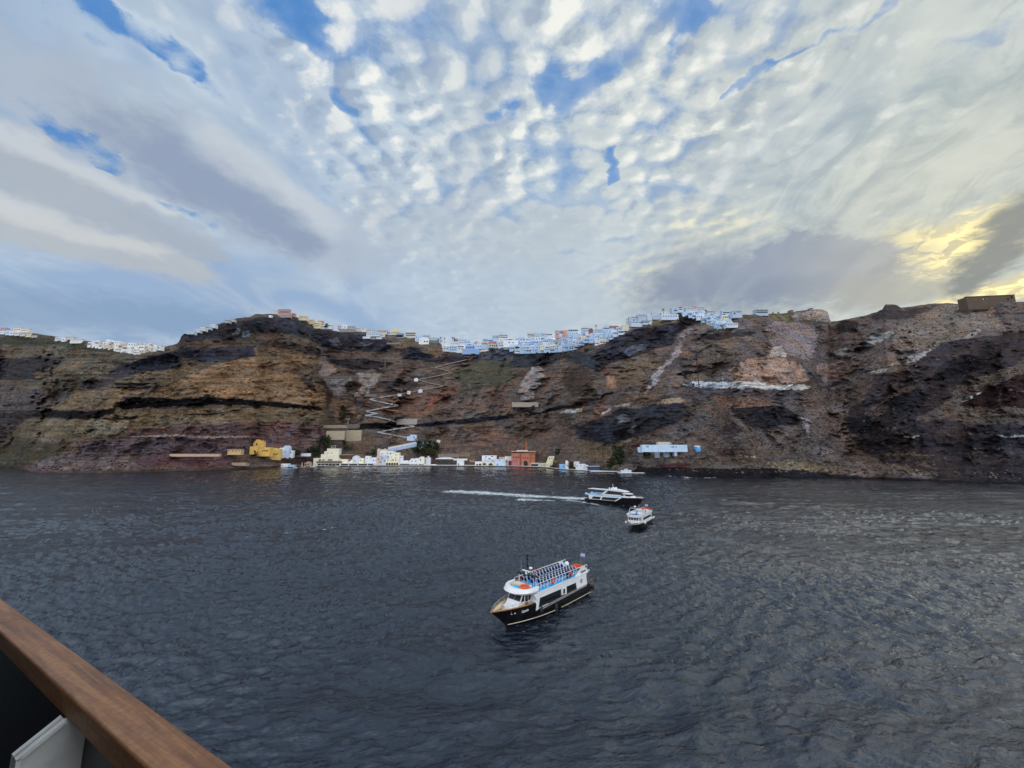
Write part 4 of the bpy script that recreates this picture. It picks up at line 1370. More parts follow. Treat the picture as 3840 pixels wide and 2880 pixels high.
# main cabin
mb = MB()
mb.prism([(1.9, 1.9), (15.1, 1.65), (15.75, 2.7), (15.45, 3.3), (15.9, 3.86), (1.7, 3.84), (1.9, 2.9)], 1, -2.42, 2.42, M_WHITE)
for s in (1, -1):
    y0_, y1_ = (2.42, 2.54) if s > 0 else (-2.54, -2.42)
    mb.prism([(1.8, 2.0), (5.0, 2.0), (5.25, 3.04), (14.9, 3.12), (15.3, 1.65), (15.75, 1.60), (15.5, 2.9), (16.3, 3.86), (2.1, 3.86)], 1, y0_, y1_, M_WHITE)
cab = mb.build('main_cabin', None, b1)
for s in (1, -1):
    y0_, y1_ = (2.425, 2.50) if s > 0 else (-2.50, -2.425)
    for a, b_, nm in ((5.1, 7.9, 'window'), (9.5, 15.15, 'window')):
        mb = MB(); mb.prism([(a - (0.3 if a < 6 else 0), 1.95), (b_, 1.85), (b_ - (0.15 if b_ > 9 else 0), 3.14), (a, 3.06)], 1, y0_, y1_, M_GLASS); mb.build('window', None, cab)
    mb = MB()
    y2, y3 = (2.50, 2.56) if s > 0 else (-2.56, -2.50)
    mb.box(8.0, 9.35, min(y2, y3), max(y2, y3), 1.95, 3.1, M_WHITE)
    mb.box(8.45, 8.95, min(y2, y3) * 1.005 + (0.015 if s > 0 else -0.0), max(y2, y3) + (0.02 if s > 0 else 0) - (0.02 if s < 0 else 0), 2.2, 2.9, M_GLASS)
    mb.build('side_door', None, cab)
mb = MB()
for za, zb in ((1.50, 1.62), (1.72, 1.80)):
    mb.prism([(14.3, za), (14.3, za + 0.07), (2.2, zb + 0.33), (2.2, zb + 0.26)], 1, 2.60, 2.68, M_STEEL)
    mb.prism([(14.3, za), (14.3, za + 0.07), (2.2, zb + 0.33), (2.2, zb + 0.26)], 1, -2.68, -2.60, M_STEEL)
mb.build('rubbing_strake', None, b1)
# upper deck
mb = MB(); mb.box(1.3, 15.6, -2.45, 2.45, 3.865, 3.93, M_BLUE)
mb.build('upper_deck', None, b1)
mb = MB()
for s in (1, -1):
    mb.box(1.4, 15.6, min(s * 2.46, s * 2.60), max(s * 2.46, s * 2.60), 3.865, 4.0, M_WHITE)
mb.build('deck_coaming', None, b1)
# rounded brow over the wheelhouse
mb = MB()
pts = []
for k in range(17):
    w = -math.pi / 2 + math.pi * k / 16
    pts.append((15.9 + 3.0 * max(0, math.cos(w)) ** 0.75, 2.6 * math.sin(w)))
pts = [(15.3, -2.6)] + pts + [(15.3, 2.6)]
n = len(pts)
vs = []
for (x, y) in pts: vs.append((x - 0.45, y * 0.93, 4.0))
for (x, y) in pts: vs.append((x, y, 4.30))
for (x, y) in pts: vs.append((x - 0.35, y * 0.95, 4.82))
for (x, y) in pts: vs.append((15.9 + (x - 15.9) * 0.72 - 0.2, y * 0.84, 4.80))
for (x, y) in pts: vs.append((15.9 + (x - 15.9) * 0.70 - 0.2, y * 0.82, 4.12))
fs = [tuple(range(n))]
for r_ in range(4):
    for i in range(n - 1):
        fs.append((r_ * n + i, (r_ + 1) * n + i, (r_ + 1) * n + i + 1, r_ * n + i + 1))
fs.append(tuple(4 * n + i for i in range(n))[::-1])
mb.add(vs, fs, M_WHITE)
mb.build('brow', None, b1)
ring_part('lifebuoy', b1, (17.0, 1.35, 4.95), 0.62, 0.17, M_ORANGE)
mb = MB(); mb.box(15.0, 16.2, -2.0, -0.2, 4.15, 4.6, M_CREAM); mb.box(16.4, 17.4, -1.2, -0.3, 4.15, 4.5, M_BLUE); mb.build('deck_locker', None, b1)
mb = MB(); mb.ball((15.2, 0.6, 4.45), (0.55, 0.6, 0.12), M_WHITE, 12, 4); mb.tube([(15.2, .6, 3.93), (15.2, .6, 4.45)], 0.45, M_BLUE, 10); mb.build('table', None, b1)
for s in (1, -1):
    mb = MB()
    P3 = [(x, s * 2.3, 3.95) for x in (1.4, 3.2, 5.0, 6.9, 8.8, 10.7, 12.6, 14.3, 15.3)]
    rail(mb, P3, 1.12, 0.045, M_WHITE, 1, True)
    mb.build('handrail', None, b1)
# chairs: white rounded frame, navy back, blue seat
s0 = MB()
s0.tube([(-0.22, -0.2, 0), (-0.24, -0.2, 0.42), (-0.32, -0.22, 0.75), (-0.36, -0.12, 0.98), (-0.36, 0.12, 0.98), (-0.32, 0.22, 0.75), (-0.24, 0.2, 0.42), (-0.22, 0.2, 0)], 0.038, M_WHITE, 5)
s0.tube([(0.2, -0.2, 0), (0.2, -0.2, 0.4)], 0.03, M_WHITE, 4); s0.tube([(0.2, 0.2, 0), (0.2, 0.2, 0.4)], 0.03, M_WHITE, 4)
s0.box(-0.25, 0.25, -0.22, 0.22, 0.40, 0.45, M_BLUE)
first = s0.build('chair', None, b1)
bk = MB(); bk.prism([(-0.17, 0.48), (0.17, 0.48), (0.20, 0.75), (0.12, 0.98), (-0.12, 0.98), (-0.20, 0.75)], 0, -0.40, -0.30, M_NAVY)
bko = bk.build('chair_back', None, first)
k = 0
rnd = random.Random(3)
for row in range(13):
    for cx_ in (-1.9, -1.2, 0.1, 0.8, 1.5):
        x = 3.6 + row * 0.82
        if row == 12 and cx_ > 0.5: continue
        loc = (x, cx_, 3.93)
        rz = math.pi + rnd.uniform(-.06, .06)
        if k == 0:
            first.location = loc; first.rotation_euler = (0, 0, rz); first.scale = (1.15, 1.25, 1.15)
        else:
            dup_part(first, b1, loc, (0, 0, rz))
        k += 1
# mast arch
mb = MB()
mb.tube([(14.6, -1.7, 4.0), (14.9, -1.7, 5.9)], 0.05, M_WHITE, 5)
mb.tube([(14.6, 1.7, 4.0), (14.9, 1.7, 5.9)], 0.05, M_WHITE, 5)
mb.box(14.6, 15.2, -1.9, 1.9, 5.88, 6.02, M_BLACK)
mb.tube([(14.9, 0.1, 6.0), (14.9, 0.1, 8.6)], 0.08, M_BLACK, 6)
for zz in (6.9, 7.9, 8.45): mb.tube([(14.9, 0.1, zz), (14.9, 0.1, zz + 0.36)], 0.17, M_BLACK, 8)
mb.tube([(14.9, -1.2, 6.0), (14.9, -1.2, 8.2)], 0.02, M_STEEL, 4)
mb.tube([(14.9, 1.6, 6.0), (14.9, 1.6, 7.6)], 0.02, M_STEEL, 4)
ms = mb.build('mast', None, b1)
mb = MB(); mb.box(14.95, 15.15, -0.75, 0.75, 6.42, 6.55, M_WHITE); mb.tube([(15.05, 0, 6.0), (15.05, 0, 6.42)], 0.16, M_WHITE, 8); mb.build('radar', None, ms)
mb = MB(); mb.ball((14.8, 0.7, 6.95), (0.3, 0.3, 0.18), M_WHITE, 10, 6); mb.tube([(14.8, .7, 6.0), (14.8, .7, 6.9)], 0.04, M_STEEL, 5); mb.build('satellite_dome', None, ms)
# stern
mb = MB()
mb.prism([(1.35, 3.93), (5.2, 3.93), (4.0, 4.55), (3.3, 4.95), (2.2, 4.95), (1.5, 4.2)], 1, 2.30, 2.42, M_WHITE)
mb.prism([(1.35, 3.93), (5.2, 3.93), (4.0, 4.55), (3.3, 4.95), (2.2, 4.95), (1.5, 4.2)], 1, -2.42, -2.30, M_WHITE)
mb.build('stern_wing', None, b1)
mb = MB(); mb.tube([(3.2, -0.5, 4.35), (4.2, -0.5, 4.35)], 0.32, M_WHITE, 10); mb.ball((2.9, -0.9, 4.9), 0.42, M_WHITE, 10, 6); mb.build('life_raft_canister', None, b1)
mb = MB(); mb.box(1.7, 2.9, 0.2, 1.9, 4.35, 4.55, M_ORANGE); mb.tube([(1.6, 0.2, 4.7), (3.0, 0.2, 4.7), (3.0, 1.9, 4.7), (1.6, 1.9, 4.7)], 0.16, M_ORANGE, 6, close=True); mb.build('life_raft', None, b1)
mb = MB(); mb.box(0.5, 1.35, -1.6, 2.1, 3.75, 3.83, M_BLUE); mb.box(0.5, 0.62, 1.9, 2.3, 3.83, 4.05, M_WHITE); mb.build('stern_awning', None, b1)
mb = MB()
mb.box(-0.5, 1.9, -2.2, 2.2, 0.95, 1.10, M_DKGREY)
mb.build('stern_platform', None, b1)
mb = MB()
rail(mb, [(1.7, 2.3, 1.1), (0.6, 2.3, 1.1), (-0.4, 2.2, 1.1), (-0.5, 1.0, 1.1), (-0.5, -1.0, 1.1), (-0.4, -2.2, 1.1), (1.7, -2.3, 1.1)], 1.1, 0.045, M_TEAK, 1, True)
mb.build('stern_rail', None, b1)
for x, z in ((14.9, 1.55), (11.3, 0.95), (-0.35, 0.9)):
    mb = MB(); mb.ball((x, 2.85 if x > 0 else 2.4, z), (0.28, 0.22, 0.55), M_DKGREY, 8, 6); mb.build('fender', None, b1)
mb = MB(); mb.ball((6.6, 2.05, 4.55), (0.45, 0.4, 0.75), M_BLACK, 10, 6); mb.build('fender', None, b1)
for x in (6.4, 11.3, 13.9):
    ring_part('lifebuoy', b1, (x, 2.36 if x < 13 else -2.3, 4.65), 0.33, 0.10, M_RED, 'y')
ring_part('lifebuoy', b1, (9.9, -2.3, 4.75), 0.33, 0.10, M_ORANGE, 'y')
ring_part('emblem', b1, (3.65, 2.56, 2.95), 0.24, 0.06, M_DKGREY, 'y')
greek_flag('flag', b1, -0.2, 0.0, 5.7, 0.85, 0.6, R(133))
mb = MB(); mb.tube([(-0.1, 0, 1.1), (-0.2, 0, 6.35)], 0.02, M_STEEL, 4); mb.build('flagpole', None, b1)
Mn = Matrix.Translation((18.1, 2.36, 2.05)) @ Matrix.Rotation(R(180 - 9), 4, 'Z') @ Matrix.Rotation(R(90 - 12), 4, 'X')
text_part('Captain', 0.42, Mn, M_WHITE, b1)
Mn = Matrix.Translation((2.9, 2.45, 4.15)) @ Matrix.Rotation(R(180), 4, 'Z') @ Matrix.Rotation(R(90), 4, 'X')
text_part('Captain', 0.55, Mn, M_BLACK, b1)

# ============ the larger boat making way, wake behind it
b2 = empty('passenger_boat', (37.78, 196.07, 0.0), R(-44.9))
tag(b2, 'long black and white motor boat under way, drawing a white wake', 'boat')
def zs2(t):
    x = t * 29
    return float(np.interp(x, [-1, 16.2, 19.6, 25, 29], [1.75, 2.05, 3.75, 4.0, 4.2]))
vs, fs, sh, prof = hull_mesh(26.0, 28.8, 3.15, zs2, 0, aft=-0.7, bow_fine=2.4)
mb = MB(); mb.add(vs, fs, M_BLACK, True); mb.build('hull', None, b2)
mb = MB()
L = [(x, b - .1) for x, b, z in sh if x > 19 and b > .15]
mb.prism([(x, b) for x, b in L] + [(x, -b) for x, b in reversed(L)], 2, 3.80, 3.86, M_WHITE)
mb.tube([(x, b, z + .04) for x, b, z in sh if x > 18.6] + [(x, -b, z + .04) for x, b, z in reversed(sh) if x > 18.6], 0.10, M_WHITE, 5)
mb.build('foredeck', None, b2)
mb = MB()
mb.prism([(2.3, 1.85), (16.6, 2.05), (19.4, 3.75), (19.4, 4.35), (2.0, 3.65)], 1, -2.85, 2.85, M_LBLUE)
for y0_, y1_ in ((2.85, 3.05), (-3.05, -2.85)):
    mb.prism([(2.3, 1.80), (16.6, 2.0), (16.9, 2.15), (2.9, 2.0)], 1, y0_, y1_, M_WHITE)
    mb.prism([(2.0, 3.15), (19.4, 3.55), (19.6, 4.0), (2.0, 3.65)], 1, y0_, y1_, M_WHITE)
    mb.prism([(16.6, 2.0), (19.5, 3.6), (18.9, 3.7), (16.0, 2.1)], 1, y0_, y1_, M_WHITE)
    mb.prism([(8.2, 2.05), (9.0, 2.05), (9.6, 3.3), (8.9, 3.3)], 1, y0_, y1_, M_WHITE)
    mb.prism([(2.2, 1.9), (3.6, 2.0), (4.4, 3.2), (2.0, 3.2)], 1, y0_, y1_, M_WHITE)
cab = mb.build('main_cabin', None, b2)
for s in (1, -1):
    y0_, y1_ = (2.86, 2.95) if s > 0 else (-2.95, -2.86)
    mb = MB(); mb.prism([(3.6, 2.02), (8.2, 2.08), (8.9, 3.2), (4.5, 3.12)], 1, y0_, y1_, M_GLASS); mb.build('window', None, cab)
    mb = MB(); mb.prism([(9.0, 2.1), (16.2, 2.15), (18.9, 3.55), (9.7, 3.25)], 1, y0_, y1_, M_GLASS); mb.build('window', None, cab)
mb = MB()
mb.prism([(1.0, 3.66), (19.4, 4.36), (19.4, 4.42), (1.0, 3.74)], 1, -3.0, 3.0, M_LBLUE)
for s in (1, -1):
    y0_, y1_ = (2.9, 3.0) if s > 0 else (-3.0, -2.9)
    mb.prism([(8.8, 4.1), (19.3, 4.45), (19.3, 4.9), (10.5, 4.75)], 1, y0_, y1_, M_WHITE)
    mb.prism([(0.6, 3.7), (6.4, 3.95), (6.6, 4.5), (2.4, 4.5), (1.0, 4.3)], 1, y0_, y1_, M_LBLUE)
mb.build('upper_deck', None, b2)
for s in (1, -1):
    mb = MB(); mb.ball((0.4, s * 2.5, 4.1), (0.9, 0.5, 0.55), M_LBLUE, 10, 6); mb.build('fender_pod', None, b2)
    mb = MB(); mb.prism([(8.9, 4.7), (10.4, 4.7), (12.7, 6.35), (11.6, 6.35)], 1, *(sorted((s * 2.5, s * 2.7))), M_WHITE); mb.build('roof_strut', None, b2)
    mb = MB(); mb.prism([(11.3, 4.75), (19.2, 4.9), (19.6, 6.1), (12.9, 6.3)], 1, *(sorted((s * 2.2, s * 2.26))), M_DKGREY); mb.build('upper_window', None, b2)
for k in range(9):
    mb = MB(); mb.box(11.8 + k * 0.8, 12.3 + k * 0.8, -1.8, 1.8, 4.6, 5.1, M_RED if k % 3 == 1 else M_CREAM); mb.build('seat', None, b2)
mb = MB()
mb.prism([(1.0, 6.42), (12.0, 6.38), (20.9, 6.05), (21.1, 6.2), (19.5, 6.6), (15.0, 7.1), (12.0, 6.62), (1.0, 6.58)], 1, -2.1, 2.1, M_WHITE)
mb.build('hardtop_roof', None, b2)
mb = MB(); mb.prism([(12.6, 6.6), (15.8, 6.8), (14.6, 7.7), (13.3, 7.7)], 1, -0.8, 0.8, M_WHITE); mb.tube([(13.8, 0, 7.6), (13.6, 0, 9.4)], 0.09, M_WHITE, 6); mb.ball((14.9, 0.8, 7.5), .42, M_WHITE, 8, 5); mb.ball((12.3, -0.9, 7.3), .38, M_WHITE, 8, 5); mb.build('mast', None, b2)
mb = MB()
mb.prism([(18.0, 3.85), (24.4, 3.95), (23.2, 4.55), (22.2, 5.35), (18.0, 5.35)], 1, -2.1, 2.1, M_WHITE)
wh = mb.build('wheelhouse', None, b2)
mb = MB(); mb.prism([(18.2, 4.55), (23.3, 4.55), (22.4, 5.32), (18.2, 5.32)], 1, -2.13, 2.13, M_GLASS); mb.build('windshield', None, wh)
mb = MB()
for s in (1, -1): mb.prism([(20.6, 4.5), (21.0, 4.5), (20.4, 5.35), (19.9, 5.35)], 1, *(sorted((s * 2.13, s * 2.17))), M_WHITE)
mb.build('window_post', None, wh)
mb = MB(); mb.ball((20.6, 0, 5.42), (3.1, 2.5, 0.32), M_WHITE, 16, 6); mb.build('wheelhouse_roof', None, b2)
mb = MB()
rp = [(x - .2, b * .95, z) for x, b, z in sh if x > 20][:-1]
rail(mb, rp, 0.6, 0.03, M_STEEL, 2, False); rail(mb, [(x, -y, z) for x, y, z in rp], 0.6, 0.03, M_STEEL, 2, False)
mb.build('bow_rail', None, b2)

# ============ the small white boat
b3 = empty('passenger_boat', (47.6, 142.6, 0.0), R(-124))
tag(b3, 'small white topped boat with red orange rack at its stern, between the other two boats', 'boat')
zs3 = lambda t: 1.60 + 0.55 * t
vs, fs, sh, prof = hull_mesh(15.2, 17.6, 2.75, zs3, 0, aft=-0.4, bow_fine=3.0)
mb = MB(); mb.add(vs, fs, M_BLACK, True); mb.build('hull', None, b3)
mb = MB()
L = [(x, b - .02) for x, b, z in sh if b > .1]
mb.prism([(x, b) for x, b in L] + [(x, -b) for x, b in reversed(L)], 2, 1.55, 1.62, M_CREAM)
mb.build('main_deck', None, b3)
mb = MB()
for s in (1, -1):
    vv = []; ff = []
    for i, (x, b, z) in enumerate(sh):
        o_ = 0.04
        vv += [(x, s * (b + o_), z - 0.16), (x, s * (b + o_), z + 0.30), (x, s * max(b - .08, 0), z + 0.30), (x, s * max(b - .08, 0), z - 0.1)]
        if i:
            for e in range(3): ff.append((4 * i - 4 + e, 4 * i + e, 4 * i + e + 1, 4 * i - 3 + e))
    mb.add(vv, ff, M_WHITE)
mb.build('bulwark', None, b3)
mb = MB()
mb.prism([(1.5, 1.9), (12.6, 1.9), (12.9, 3.6), (1.5, 3.5)], 1, -2.35, 2.35, M_WHITE)
cab = mb.build('main_cabin', None, b3)
for s in (1, -1):
    mb = MB(); mb.prism([(2.6, 2.45), (11.6, 2.4), (11.8, 3.2), (2.7, 3.1)], 1, *(sorted((s * 2.35, s * 2.42))), M_GLASS); mb.build('window', None, cab)
mb = MB(); mb.prism([(12.4, 1.7), (14.7, 1.7), (14.55, 3.7), (12.4, 3.7)], 1, -1.75, 1.75, M_WHITE)
wh = mb.build('wheelhouse', None, b3)
for yy in (-1.25, -0.42, 0.42, 1.25):
    mb = MB(); slab(mb, (14.66, yy - .33, 2.6), (14.66, yy + .33, 2.6), (14.58, yy + .33, 3.5), (14.58, yy - .33, 3.5), 0.05, M_GLASS); mb.build('front_window', None, wh)
for s in (1, -1):
    mb = MB(); mb.box(13.7, 14.3, *(sorted((s * 1.75, s * 1.8))), 2.6, 3.45, M_GLASS); mb.build('side_window', None, wh)
    mb = MB(); mb.box(12.9, 13.4, *(sorted((s * 1.75, s * 1.8))), 1.75, 3.45, M_TEAK); mb.build('door', None, wh)
mb = MB()
pts = [(1.2, -2.5), (12.6, -2.5), (14.4, -2.2), (15.4, -1.2), (15.6, 0), (15.4, 1.2), (14.4, 2.2), (12.6, 2.5), (1.2, 2.5)]
mb.prism(pts, 2, 3.60, 3.72, M_WHITE)
n = len(pts)
vs = [(x, y, 3.72) for x, y in pts] + [(x + .12 * (1 if x > 10 else -1), y * 1.03, 4.35) for x, y in pts] + [(x - .25 * (1 if x > 10 else -1), y * .95, 4.35) for x, y in pts] + [(x - .3 * (1 if x > 10 else -1), y * .93, 3.72) for x, y in pts]
fs = []
for r_ in range(3):
    for i in range(n): fs.append((r_ * n + i, r_ * n + (i + 1) % n, (r_ + 1) * n + (i + 1) % n, (r_ + 1) * n + i))
mb.add(vs, fs, M_WHITE)
mb.build('upper_deck', None, b3)
mb = MB(); mb.box(3.0, 12.5, -2.0, 2.0, 3.73, 3.77, M_BLUE); mb.build('deck_floor', None, b3)
for k in range(9):
    for s in (1, -1):
        mb = MB(); x = 3.4 + k * 0.95
        mb.box(x, x + .45, s * 1.1 - .8, s * 1.1 + .8, 4.1, 4.18, M_WHITE); mb.box(x, x + .08, s * 1.1 - .8, s * 1.1 + .8, 4.18, 4.75, M_WHITE)
        mb.build('bench', None, b3)
mb = MB()
for y in (-1.7, 1.7):
    mb.tube([(13.6, y, 4.1), (12.8, y, 5.6), (12.2, y * .9, 6.0), (7.5, y * .9, 6.0), (7.5, y, 4.1)], 0.06, M_WHITE, 5)
mb.tube([(12.2, -1.5, 6.0), (12.2, 1.5, 6.0)], 0.06, M_WHITE, 5); mb.tube([(7.5, -1.5, 6.0), (7.5, 1.5, 6.0)], 0.06, M_WHITE, 5)
mb.box(7.6, 12.1, -1.45, 1.45, 6.03, 6.10, M_DKGREY)
mb.build('awning_frame', None, b3)
mb = MB(); mb.ball((11.4, -0.3, 6.45), (.4, .4, .28), M_WHITE, 8, 5); mb.tube([(11.4, -.3, 6.1), (11.4, -.3, 6.3)], .05, M_WHITE, 5); mb.tube([(9.5, .5, 6.1), (9.5, .5, 7.1)], .04, M_WHITE, 5); mb.build('radar_dome', None, b3)
mb = MB()
for zz in (4.45, 4.75, 5.0): mb.tube([(1.3, -1.9, zz), (1.3, 1.9, zz), (3.2, 1.9, zz), (3.2, -1.9, zz)], 0.07, M_ORANGE, 5, close=True)
mb.box(1.5, 3.0, -1.7, 0.9, 4.4, 5.0, M_ORANGE)
mb.build('life_raft_rack', None, b3)
ring_part('lifebuoy', b3, (6.9, 1.9, 4.6), 0.33, 0.10, M_RED, 'y')
for x, y in ((12.1, 2.95), (14.9, -2.4), (0.0, 2.6)):
    mb = MB(); mb.ball((x, y, 1.75), (0.36, 0.36, 0.42), M_WHITE, 9, 6); mb.build('fender', None, b3)
greek_flag('flag', b3, 1.4, 0.2, 5.5, 1.0, 0.7, R(100))
mb = MB(); mb.tube([(1.4, 0.2, 3.9), (1.4, 0.2, 6.25)], 0.025, M_STEEL, 4); mb.build('flagpole', None, b3)

# ============ small craft
def small_boat(px, py, L, rz, hull_mat, label, canopy=None, name='small_boat', person=False, group=None, cabin=None):
    p = PZ(px, py, 0)
    e = empty(name, (p.x, p.y, 0), rz)
    tag(e, label, 'boat', group)
    vs, fs, sh, prof = hull_mesh(L * 0.9, L, L * 0.17, lambda t: 0.55 + 0.35 * t, 0, aft=-0.05, nst=10)
    m = MB(); m.add(vs, fs, hull_mat, True); m.build('hull', None, e)
    m = MB(); LL = [(x, b - .02) for x, b, z in sh if b > .1]
    m.prism([(x, b) for x, b in LL] + [(x, -b) for x, b in reversed(LL)], 2, 0.42, 0.48, M_CREAM); m.build('deck', None, e)
    if cabin:
        m = MB(); m.prism([(L * .25, .48), (L * .72, .48), (L * .62, 1.5), (L * .28, 1.6)], 1, -L * .11, L * .11, cabin)
        cb = m.build('cabin', None, e)
        m = MB(); m.prism([(L * .30, 1.0), (L * .66, 1.0), (L * .61, 1.4), (L * .31, 1.4)], 1, -L * .115, L * .115, M_GLASS); m.build('window', None, cb)
    if canopy:
        m = MB()
        for sx in (.25, .7):
            for sy in (-1, 1): m.tube([(L * sx, sy * L * .12, .4), (L * sx, sy * L * .12, 1.9)], .04, M_STEEL, 4)
        m.box(L * .2, L * .75, -L * .14, L * .14, 1.9, 1.98, canopy); m.build('canopy', None, e)
    return e


small_boat(2562, 1802, 6.0, R(8), M_DKGREY, 'little dark motor boat with a pale tarpaulin, alone off the rocky shore', canopy=M_CREAM)
# ------------------------------------------------------------------ the ship's own handrail, bottom left
def rail_pt(px, py, dz): return PZ(px, py, CH - dz)
RZ = 0.62
# direction of the rail from its vanishing point; it slopes down a little with the ship's sheer
rd = Vector(pdir(-645, 1773)).normalized()        # towards the far end
rn = Vector((rd.y, -rd.x, 0)).normalized()        # outboard side
if rn.y < 0: rn = -rn
ru = rd.cross(rn)
if ru.z < 0: ru = -ru
EYE = Vector((0, 0, CH))


def on_plane(px, py, o, n):
    d = Vector(pdir(px, py))
    return EYE + d * ((o - EYE).dot(n) / d.dot(n))


q_out = rail_pt(430, 2552, RZ)                    # on the outboard top edge
q_in = on_plane(270, 2618, q_out, ru)             # on the inboard top edge
wid = abs((q_out - q_in).dot(rn))
base = q_out - rn * wid
m_tk, t_, b_ = new_mat('varnished_teak')
oc = objco()
gr = noise(mapping(oc, (1.2, 26, 26)), 1.0, 6, 0.65, dist=1.2)
gr2 = noise(mapping(oc, (0.5, 5, 5)), 1.6, 4, 0.6, dist=2.0)
cc_ = mix(sstep(gr, 0.35, 0.68), s2l((124, 82, 52)), s2l((186, 134, 88)))
cc_ = mix(sstep(gr2, 0.35, 0.75) * 0.5, cc_, s2l((188, 122, 62)))
gs = Nd.tree.nodes.new('ShaderNodeSeparateXYZ'); link(oc, gs.inputs[0])
cc_ = mix(sstep(noise(oc, 55, 2, 0.5), 0.42, 0.6) * 0.25, cc_, s2l((92, 60, 44)))
link(cc_, b_.inputs['Base Color'])
b_.inputs['Roughness'].default_value = 0.55
b_.inputs['Coat Weight'].default_value = 0.22
b_.inputs['Coat Roughness'].default_value = 0.3
link(bump(gr, 0.25, 0.004), b_.inputs['Normal'])
hr = empty('deck_railing')
hr.matrix_world = Matrix((( rd.x, ru.cross(rd).x, ru.x, base.x), (rd.y, ru.cross(rd).y, ru.y, base.y), (rd.z, ru.cross(rd).z, ru.z, base.z), (0, 0, 0, 1)))
tag(hr, "varnished wooden ship's handrail with a white bracket under it, in the near left corner", 'railing')
side = 1 if ru.cross(rd).dot(rn) > 0 else -1
# profile across the rail: y outboard, z up (0 = top)
w = wid; th = 0.052; r = 0.006
def rounded(w, th, r):
    pts = []
    for cx, cz, a0 in ((w - r, -r, 0), (r, -r, 90), (r, -th + r, 180), (w - r, -th + r, 270)):
        for k in range(5):
            a = R(a0 + 90 * k / 4)
            pts.append((cx + r * math.cos(a), cz + r * math.sin(a)))
    return pts
prof_ = rounded(w, th, r)
def plank(x0, x1):
    mb = MB()
    mb.prism([(side * y, z) for y, z in prof_], 0, x0, x1, m_tk)
    o = mb.build('handrail', None, hr)
    for p in o.data.polygons: p.use_smooth = False
    return o
seam = (on_plane(40, 2328, q_out, ru) - base).dot(rd)
plank(-2.5, seam - 0.0015); plank(seam + 0.0015, 9.0)
M_BRK = paint((0.80, 0.82, 0.80), 0.45, 0.10, 9.0, spec=0.4)
M_PANEL = paint((0.012, 0.013, 0.016), 0.35, 0.2, 3.0, spec=0.3)
# bracket: a flanged plate at right angles to the rail, inboard
def plate_yz(px, py, s_):
    q = on_plane(px, py, base + rd * s_, rd) - base
    return q.dot(rn), q.dot(ru)


bx = 0.0; best = 9
for k in range(400):
    s_ = -1.5 + k * 0.01
    try: y_, z_ = plate_yz(315, 2775, s_)
    except ZeroDivisionError: continue
    if abs(y_ - wid * 0.5) < best and z_ < 0: best = abs(y_ - wid * 0.5); bx = s_
c1, c2, c3 = plate_yz(236, 2691, bx), plate_yz(52, 2839, bx), plate_yz(45, 2900, bx)
mb = MB()
pl = [(c1[0], -th), (wid * 0.5, -th), (wid * 0.5, -0.95), (c3[0], -0.95), c2, c1]
pl = [(c1[0] + .004, -th - .0)] + pl[1:]
mb.prism([(side * y, z) for y, z in pl], 0, bx - 0.006, bx + 0.006, M_BRK)
for (a, b2_) in (((c3[0], -0.95), c2), (c2, c1)):
    A2, B2 = Vector((0, side * a[0], a[1])), Vector((0, side * b2_[0], b2_[1]))
    d2 = (B2 - A2).normalized(); n2 = Vector((0, -d2.z, d2.y))
    vs = []
    for xx in (-0.022, 0.022):
        for P2 in (A2, B2):
            for o2 in (0, 0.008): vs.append((bx + xx, (P2 + n2 * o2).y, (P2 + n2 * o2).z))
    mb.add(vs, [(0, 1, 3, 2), (4, 6, 7, 5), (0, 4, 5, 1), (2, 3, 7, 6), (0, 2, 6, 4), (1, 5, 7, 3)], M_BRK)
mb.build('bracket', None, hr)
mb = MB()
mb.box(-2.5, 9.0, *(sorted((side * wid * 0.51, side * wid * 0.60))), -1.15, -th - 0.001, M_PANEL)
mb.build('windscreen_panel', None, hr)
mb = MB()
mb.box(-2.5, 9.0, *(sorted((side * wid * 0.9, -side * 2.4))), -1.2, -1.15, M_PANEL)
mb.build('deck_edge', None, hr)

# unseen cabin wall and overhead deck, added inboard of the rail to shade it
mb = MB()
M_SHIP = paint((0.10, 0.095, 0.09), 0.6, 0.1, 0.6)
mb.box(-6, 9.0, *(sorted((-side * 1.75, -side * 1.95))), -1.15, 1.75, M_SHIP)
mb.build('unseen_shade_wall', None, hr)
mb = MB()
mb.box(-6, 9.0, *(sorted((-side * 0.85, -side * 1.95))), 1.75, 1.95, M_SHIP)
mb.build('unseen_shade_deck', None, hr)
pass  # print('RAIL', wid, bx, c1, c2, c3, (EYE - base).dot(rn), (EYE - base).dot(ru))
# ------------------------------------------------------------------ buildings
def plaster(rgb):
    return paint(s2l(rgb) if max(rgb) > 1.5 else rgb, 0.85, 0.07, 0.25, spec=0.15)


W_ = (232, 236, 240)          # lime white
BW = (196, 216, 238)          # bluish white
M_WIN = paint((0.035, 0.04, 0.055), 0.3, 0.1, 1.0, spec=0.5)
M_DOORB = paint((0.08, 0.22, 0.5), 0.5, 0.1, 1.0)
M_VOID = paint((0.03, 0.026, 0.025), 0.8, 0.2, 0.6)
M_STONE = plaster((150, 138, 124))

_ub = MB(); _ub.box(-.5, .5, -1, 0, 0, 1, M_WIN)
_unit = None


def arch_pts(w, h):
    r = w / 2
    return [(-r, 0), (r, 0), (r, h - r)] + [(r * math.cos(math.pi * k / 6), h - r + r * math.sin(math.pi * k / 6)) for k in range(1, 6)] + [(-r, h - r)]


_winmesh = {}


